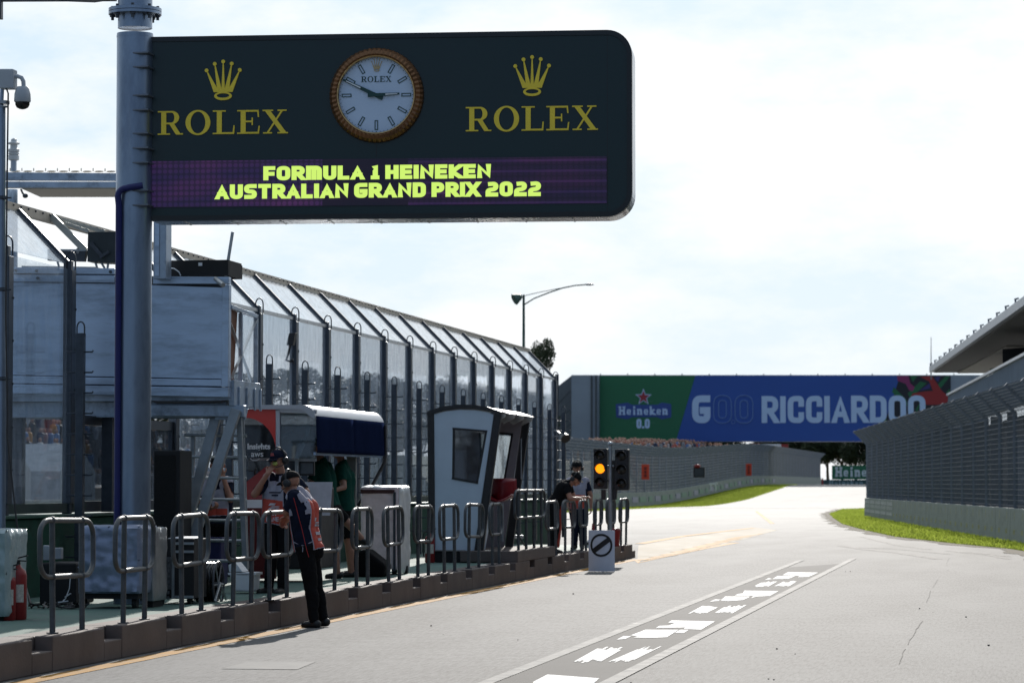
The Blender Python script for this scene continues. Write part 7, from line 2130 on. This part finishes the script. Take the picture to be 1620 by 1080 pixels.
# left tower of the bridge
mb = MB(); tw = [(878, 768), (878, 615), (905, 593), (905, 768)]
mb.prism([Q_(a, b, 1.5) for a, b in [(904, 766), (904, 593), (946, 593), (946, 766)]], (0, 6, 0)); mb.build('left_tower', M('bridge grey cladding', (.20, .235, .28)), t)
mb = MB(); mb.prism([Q_(a, b, -1.0) for a, b in [(876, 766), (876, 616), (904, 594), (904, 766)]], (0, 4, 0)); mb.build('stair_housing', M('darker grey cladding', (.13, .145, .165), .5, .1), t)
mb = MB()
for (a, b, c, d) in ((882, 640, 903, 618), (880, 690, 903, 670), (884, 660, 903, 648), (943, 594, 943, 766), (936, 594, 936, 766)): mb.bar(Q_(a, b, 1.6), Q_(c, d, 1.6), .22, .1, (0, 1, 0))
mb.build('cladding_joint', M('dark joint', (.07, .08, .09), .6), t)
mb = MB(); mb.prism([Q_(1536, 593, -.5), Q_(1560, 593, -.5), Q_(1560, 766, -.5), Q_(1536, 766, -.5)], (0, 4, 0)); mb.build('right_tower', M('bridge grey cladding', (.20, .235, .28)), t)
mb = MB()
for i in range(14): mb.bar(Q_(950 + i * 43, 593, -.3), Q_(950 + i * 43, 590.8, -.3), .1, .1)
mb.build('roof_lugs', M('dark joint', (.07, .08, .09)), t)

# banners beyond
HY = 462.0
t = thing('far_banner', 'green banner lettered in white at the far end of the track', 'banner', P(1350, 766, HY))
def HTm(x, y, l=0): return Vector((x, HY - .06 - l, y))
hgn = M('far banner green', (.012, .13, .06), .6, 0, .1)
MB().prism([P(1316, 736, HY), P(1412, 736, HY), P(1412, 758, HY), P(1316, 758, HY)], (0, .2, 0)).build('upper_board', hgn, t)
MB().prism([P(1298, 758.5, HY), P(1412, 758.5, HY), P(1412, 768, HY), P(1298, 768, HY)], (0, .2, 0)).build('lower_board', M('far banner dark green', (.03, .075, .075), .6, 0, .1), t)
ptx = M('banner white print', (.55, .62, .64), .6)
a = P(1322, 754, HY); b = P(1403, 738, HY)
lettering(MB(), 'Heineken', a.x, b.x, a.z, b.z, HTm, t=.24, r=.2, wide=.52, gap=.17, depth=.03, serif=True, dj=.012).build('lettering', ptx, t)
a = P(1312, 767, HY); b = P(1365, 759.5, HY)
lettering(MB(), 'Heineken', a.x, b.x, a.z, b.z, HTm, t=.24, r=.2, wide=.52, gap=.17, depth=.03, serif=True, dj=.012).build('lettering', M('banner dim print', (.22, .34, .36), .6), t)
t = tag(MB().cyl(P(1301, 768, 455), P(1301, 756, 455), .12, 10).build('red_marker_post', red, loc=P(1301, 768, 455)), 'small red post at the end of the far fence', 'post')

# street lamp beyond the clear fence
LY = 150.0
t = thing('street_lamp', 'tall slim green lamp post with long curved arm above the clear fence', 'street lamp', (P(829, 700, LY).x, LY, 0))
lgm = M('green lamp post paint', (.02, .07, .06), .45, .2)
xL = P(828.5, 500, LY).x
MB().tube([(xL, LY, 0), (xL, LY, P(828, 466, LY).z)], [.12, .06], 10).build('pole', lgm, t, smooth=True)
k = LY / 4800
arm = [P(829, 482, LY), P(845, 472, LY), P(868, 463, LY), P(890, 455.5, LY), P(910, 451.5, LY), P(925, 450.4, LY)]
MB().tube(arm, .035, 6).tube([P(829, 468, LY), P(850, 463, LY), P(870, 459, LY), P(886, 456, LY)], .018, 5).build('arm', lgm, t, smooth=True)
MB().ball(P(932, 450, LY), .11, (2.4, 1, .5)).build('lantern', galvd, t, smooth=True)
MB().lathe([(.10, 0), (.16, .1), (.30, .42), (.28, .44)], P(825, 468, LY), 14, (-.75, -.4, -.42)).build('flood_lamp', lgm, t, smooth=True)

# ------------------------------------------------------------------ trees
leafA = M('dark eucalypt leaves', (.035, .050, .024), .6, 0, .5, .8, spec=.3, col2=(.075, .095, .045))
barkm = M('grey brown bark', (.11, .085, .065), .85, 0, .3, 2, .4, 6, stretch=(1, 1, .3))
def tree_mesh(seed, h, w, leaves=9000):
    rng = random.Random(seed)
    tb = MB(); th = h * .32
    tb.tube([(0, 0, 0), (.1*w*.1, 0, th*.5), (.05, .1, th), (.1, .05, h * .75)], [h*.022, h*.017, h*.013, h*.004], 8)
    lobes = []
    for i in range(9):
        a = rng.uniform(0, 6.28); r_ = w * .5 * rng.uniform(.15, .75); z = h * rng.uniform(.36, .92)
        r_ *= 1.15 - abs(z / h - .58) * 1.3
        c = Vector((r_ * math.cos(a), r_ * math.sin(a), z)); lobes.append((c, w * rng.uniform(.13, .25)))
        tb.tube([(.05, .05, th * rng.uniform(.6, 1)), c * .55 + Vector((0, 0, th * .35)), c], [h*.010, h*.006, h*.002], 5)
    lb = MB(); vs_ = []; fs = []
    for _ in range(leaves):
        c, r_ = rng.choice(lobes)
        d = Vector((rng.gauss(0, 1), rng.gauss(0, 1), rng.gauss(0, 1))).normalized(); q = r_ * rng.random() ** .45
        p = c + Vector((d.x * q, d.y * q, d.z * q * .8)); s_ = rng.uniform(.08, .26) * h / 12
        u = Vector((rng.gauss(0, 1), rng.gauss(0, 1), rng.gauss(0, .6))).normalized() * s_; v_ = Vector((rng.gauss(0, 1), rng.gauss(0, 1), rng.gauss(0, 1))).normalized() * s_ * .6
        n = len(vs_); vs_ += [p - u, p + v_, p + u, p - v_]; fs.append((n, n+1, n+2, n+3))
    lb.v = [tuple(p) for p in vs_]; lb.f = fs; lb.mi = [0] * len(fs)
    return tb, lb
protos = []
def plant(x, y, h, label, kind, group, wide=1.05):
    z = gz(y) - .05
    t = thing('tree', label, 'tree', (x, y, z), group, 0)
    key = kind
    if len(protos) <= key or protos[key] is None:
        while len(protos) <= key: protos.append(None)
        tb, lb = tree_mesh(40 + key, 12.0, 9.0)
        a = tb.build('trunk', barkm, t, smooth=True, local=True); b = lb.build('crown', leafA, t, local=True)
        protos[key] = (a.data, b.data)
        obs = [a, b]
    else:
        obs = []
        for n_, me in zip(('trunk', 'crown'), protos[key]):
            o = bpy.data.objects.new(n_, me); COL.objects.link(o); o.parent = t; obs.append(o)
    for o in obs:
        o.scale = (h / 12 * wide, h / 12 * wide, h / 12); o.rotation_euler = (0, 0, (x * 7 + y) % 6.28)
    return t
rt = random.Random(77)
p = P(849, 560, 240)
plant(p.x, 240, 14.0, 'dark rounded tree top showing above the end of the clear fence', 0, None, .40)
n_ = 0
for i in range(12):
    px = 270 + i * 44; Y = 330 + (i * 37 % 60)
    p = P(px, 560, Y); plant(p.x, Y, (766 - (566 + (i * 23 % 30))) / 4800 * Y + .6, 'dark tree in the row seen through the scratched clear fence panels', i % 3, 'trees behind the clear fence')
for i in range(17):
    px = 1046 + i * 22; Y = 476 + (i * 29 % 30)
    p = P(px, 730, Y); plant(p.x, Y, 10.5 + (i * 17 % 5) * .6, 'dark tree in the belt showing under the advertising bridge behind the far fence', (i + 1) % 3, 'trees under the bridge')
# stand and white tents across the main straight, seen only through the clear panels
t = thing('far_stand', 'long dark spectator stand across the straight seen through the clear panels', 'building', (-60, 120, 0))
mb = MB()
for i in range(8): mb.box(-52 - i * 1.1, -53.1 - i * 1.1, 60, 250, 0, .8 + i * .22)
for i in range(9): mb.box(-52.2 - i * 1.1, -53.29 - i * 1.1, 142, 205, .8 + i * .22 + .004, 1.4 + i * .62)
mb.build('tiers', M('dark stand seats', (.05, .055, .065), .7, 0, .5, 1.5), t)
t = thing('peaked_tent', 'pale peaked tent across the straight seen through the clear panels', 'tent', (-42, 110, 0))
for i in range(4):
    y = 98 + i * 9
    MB().prism([(-44, y, 0), (-44, y + 5, 0), (-44, y + 5, 2.2), (-44, y + 2.5, 3.4), (-44, y, 2.2)], (4, 0, 0)).build('tent_bay', M('dull tent cloth', (.34, .36, .38), .8), t)
t = thing('straight_wall', 'low pale concrete wall across the straight behind the clear panels', 'wall', (-38, 120, 0))
MB().box(-38, -38.3, 20, 160, 0, 1.0).build('wall_body', concr, t)

for o in bpy.data.objects:
    if '_off' in o.keys(): del o['_off']
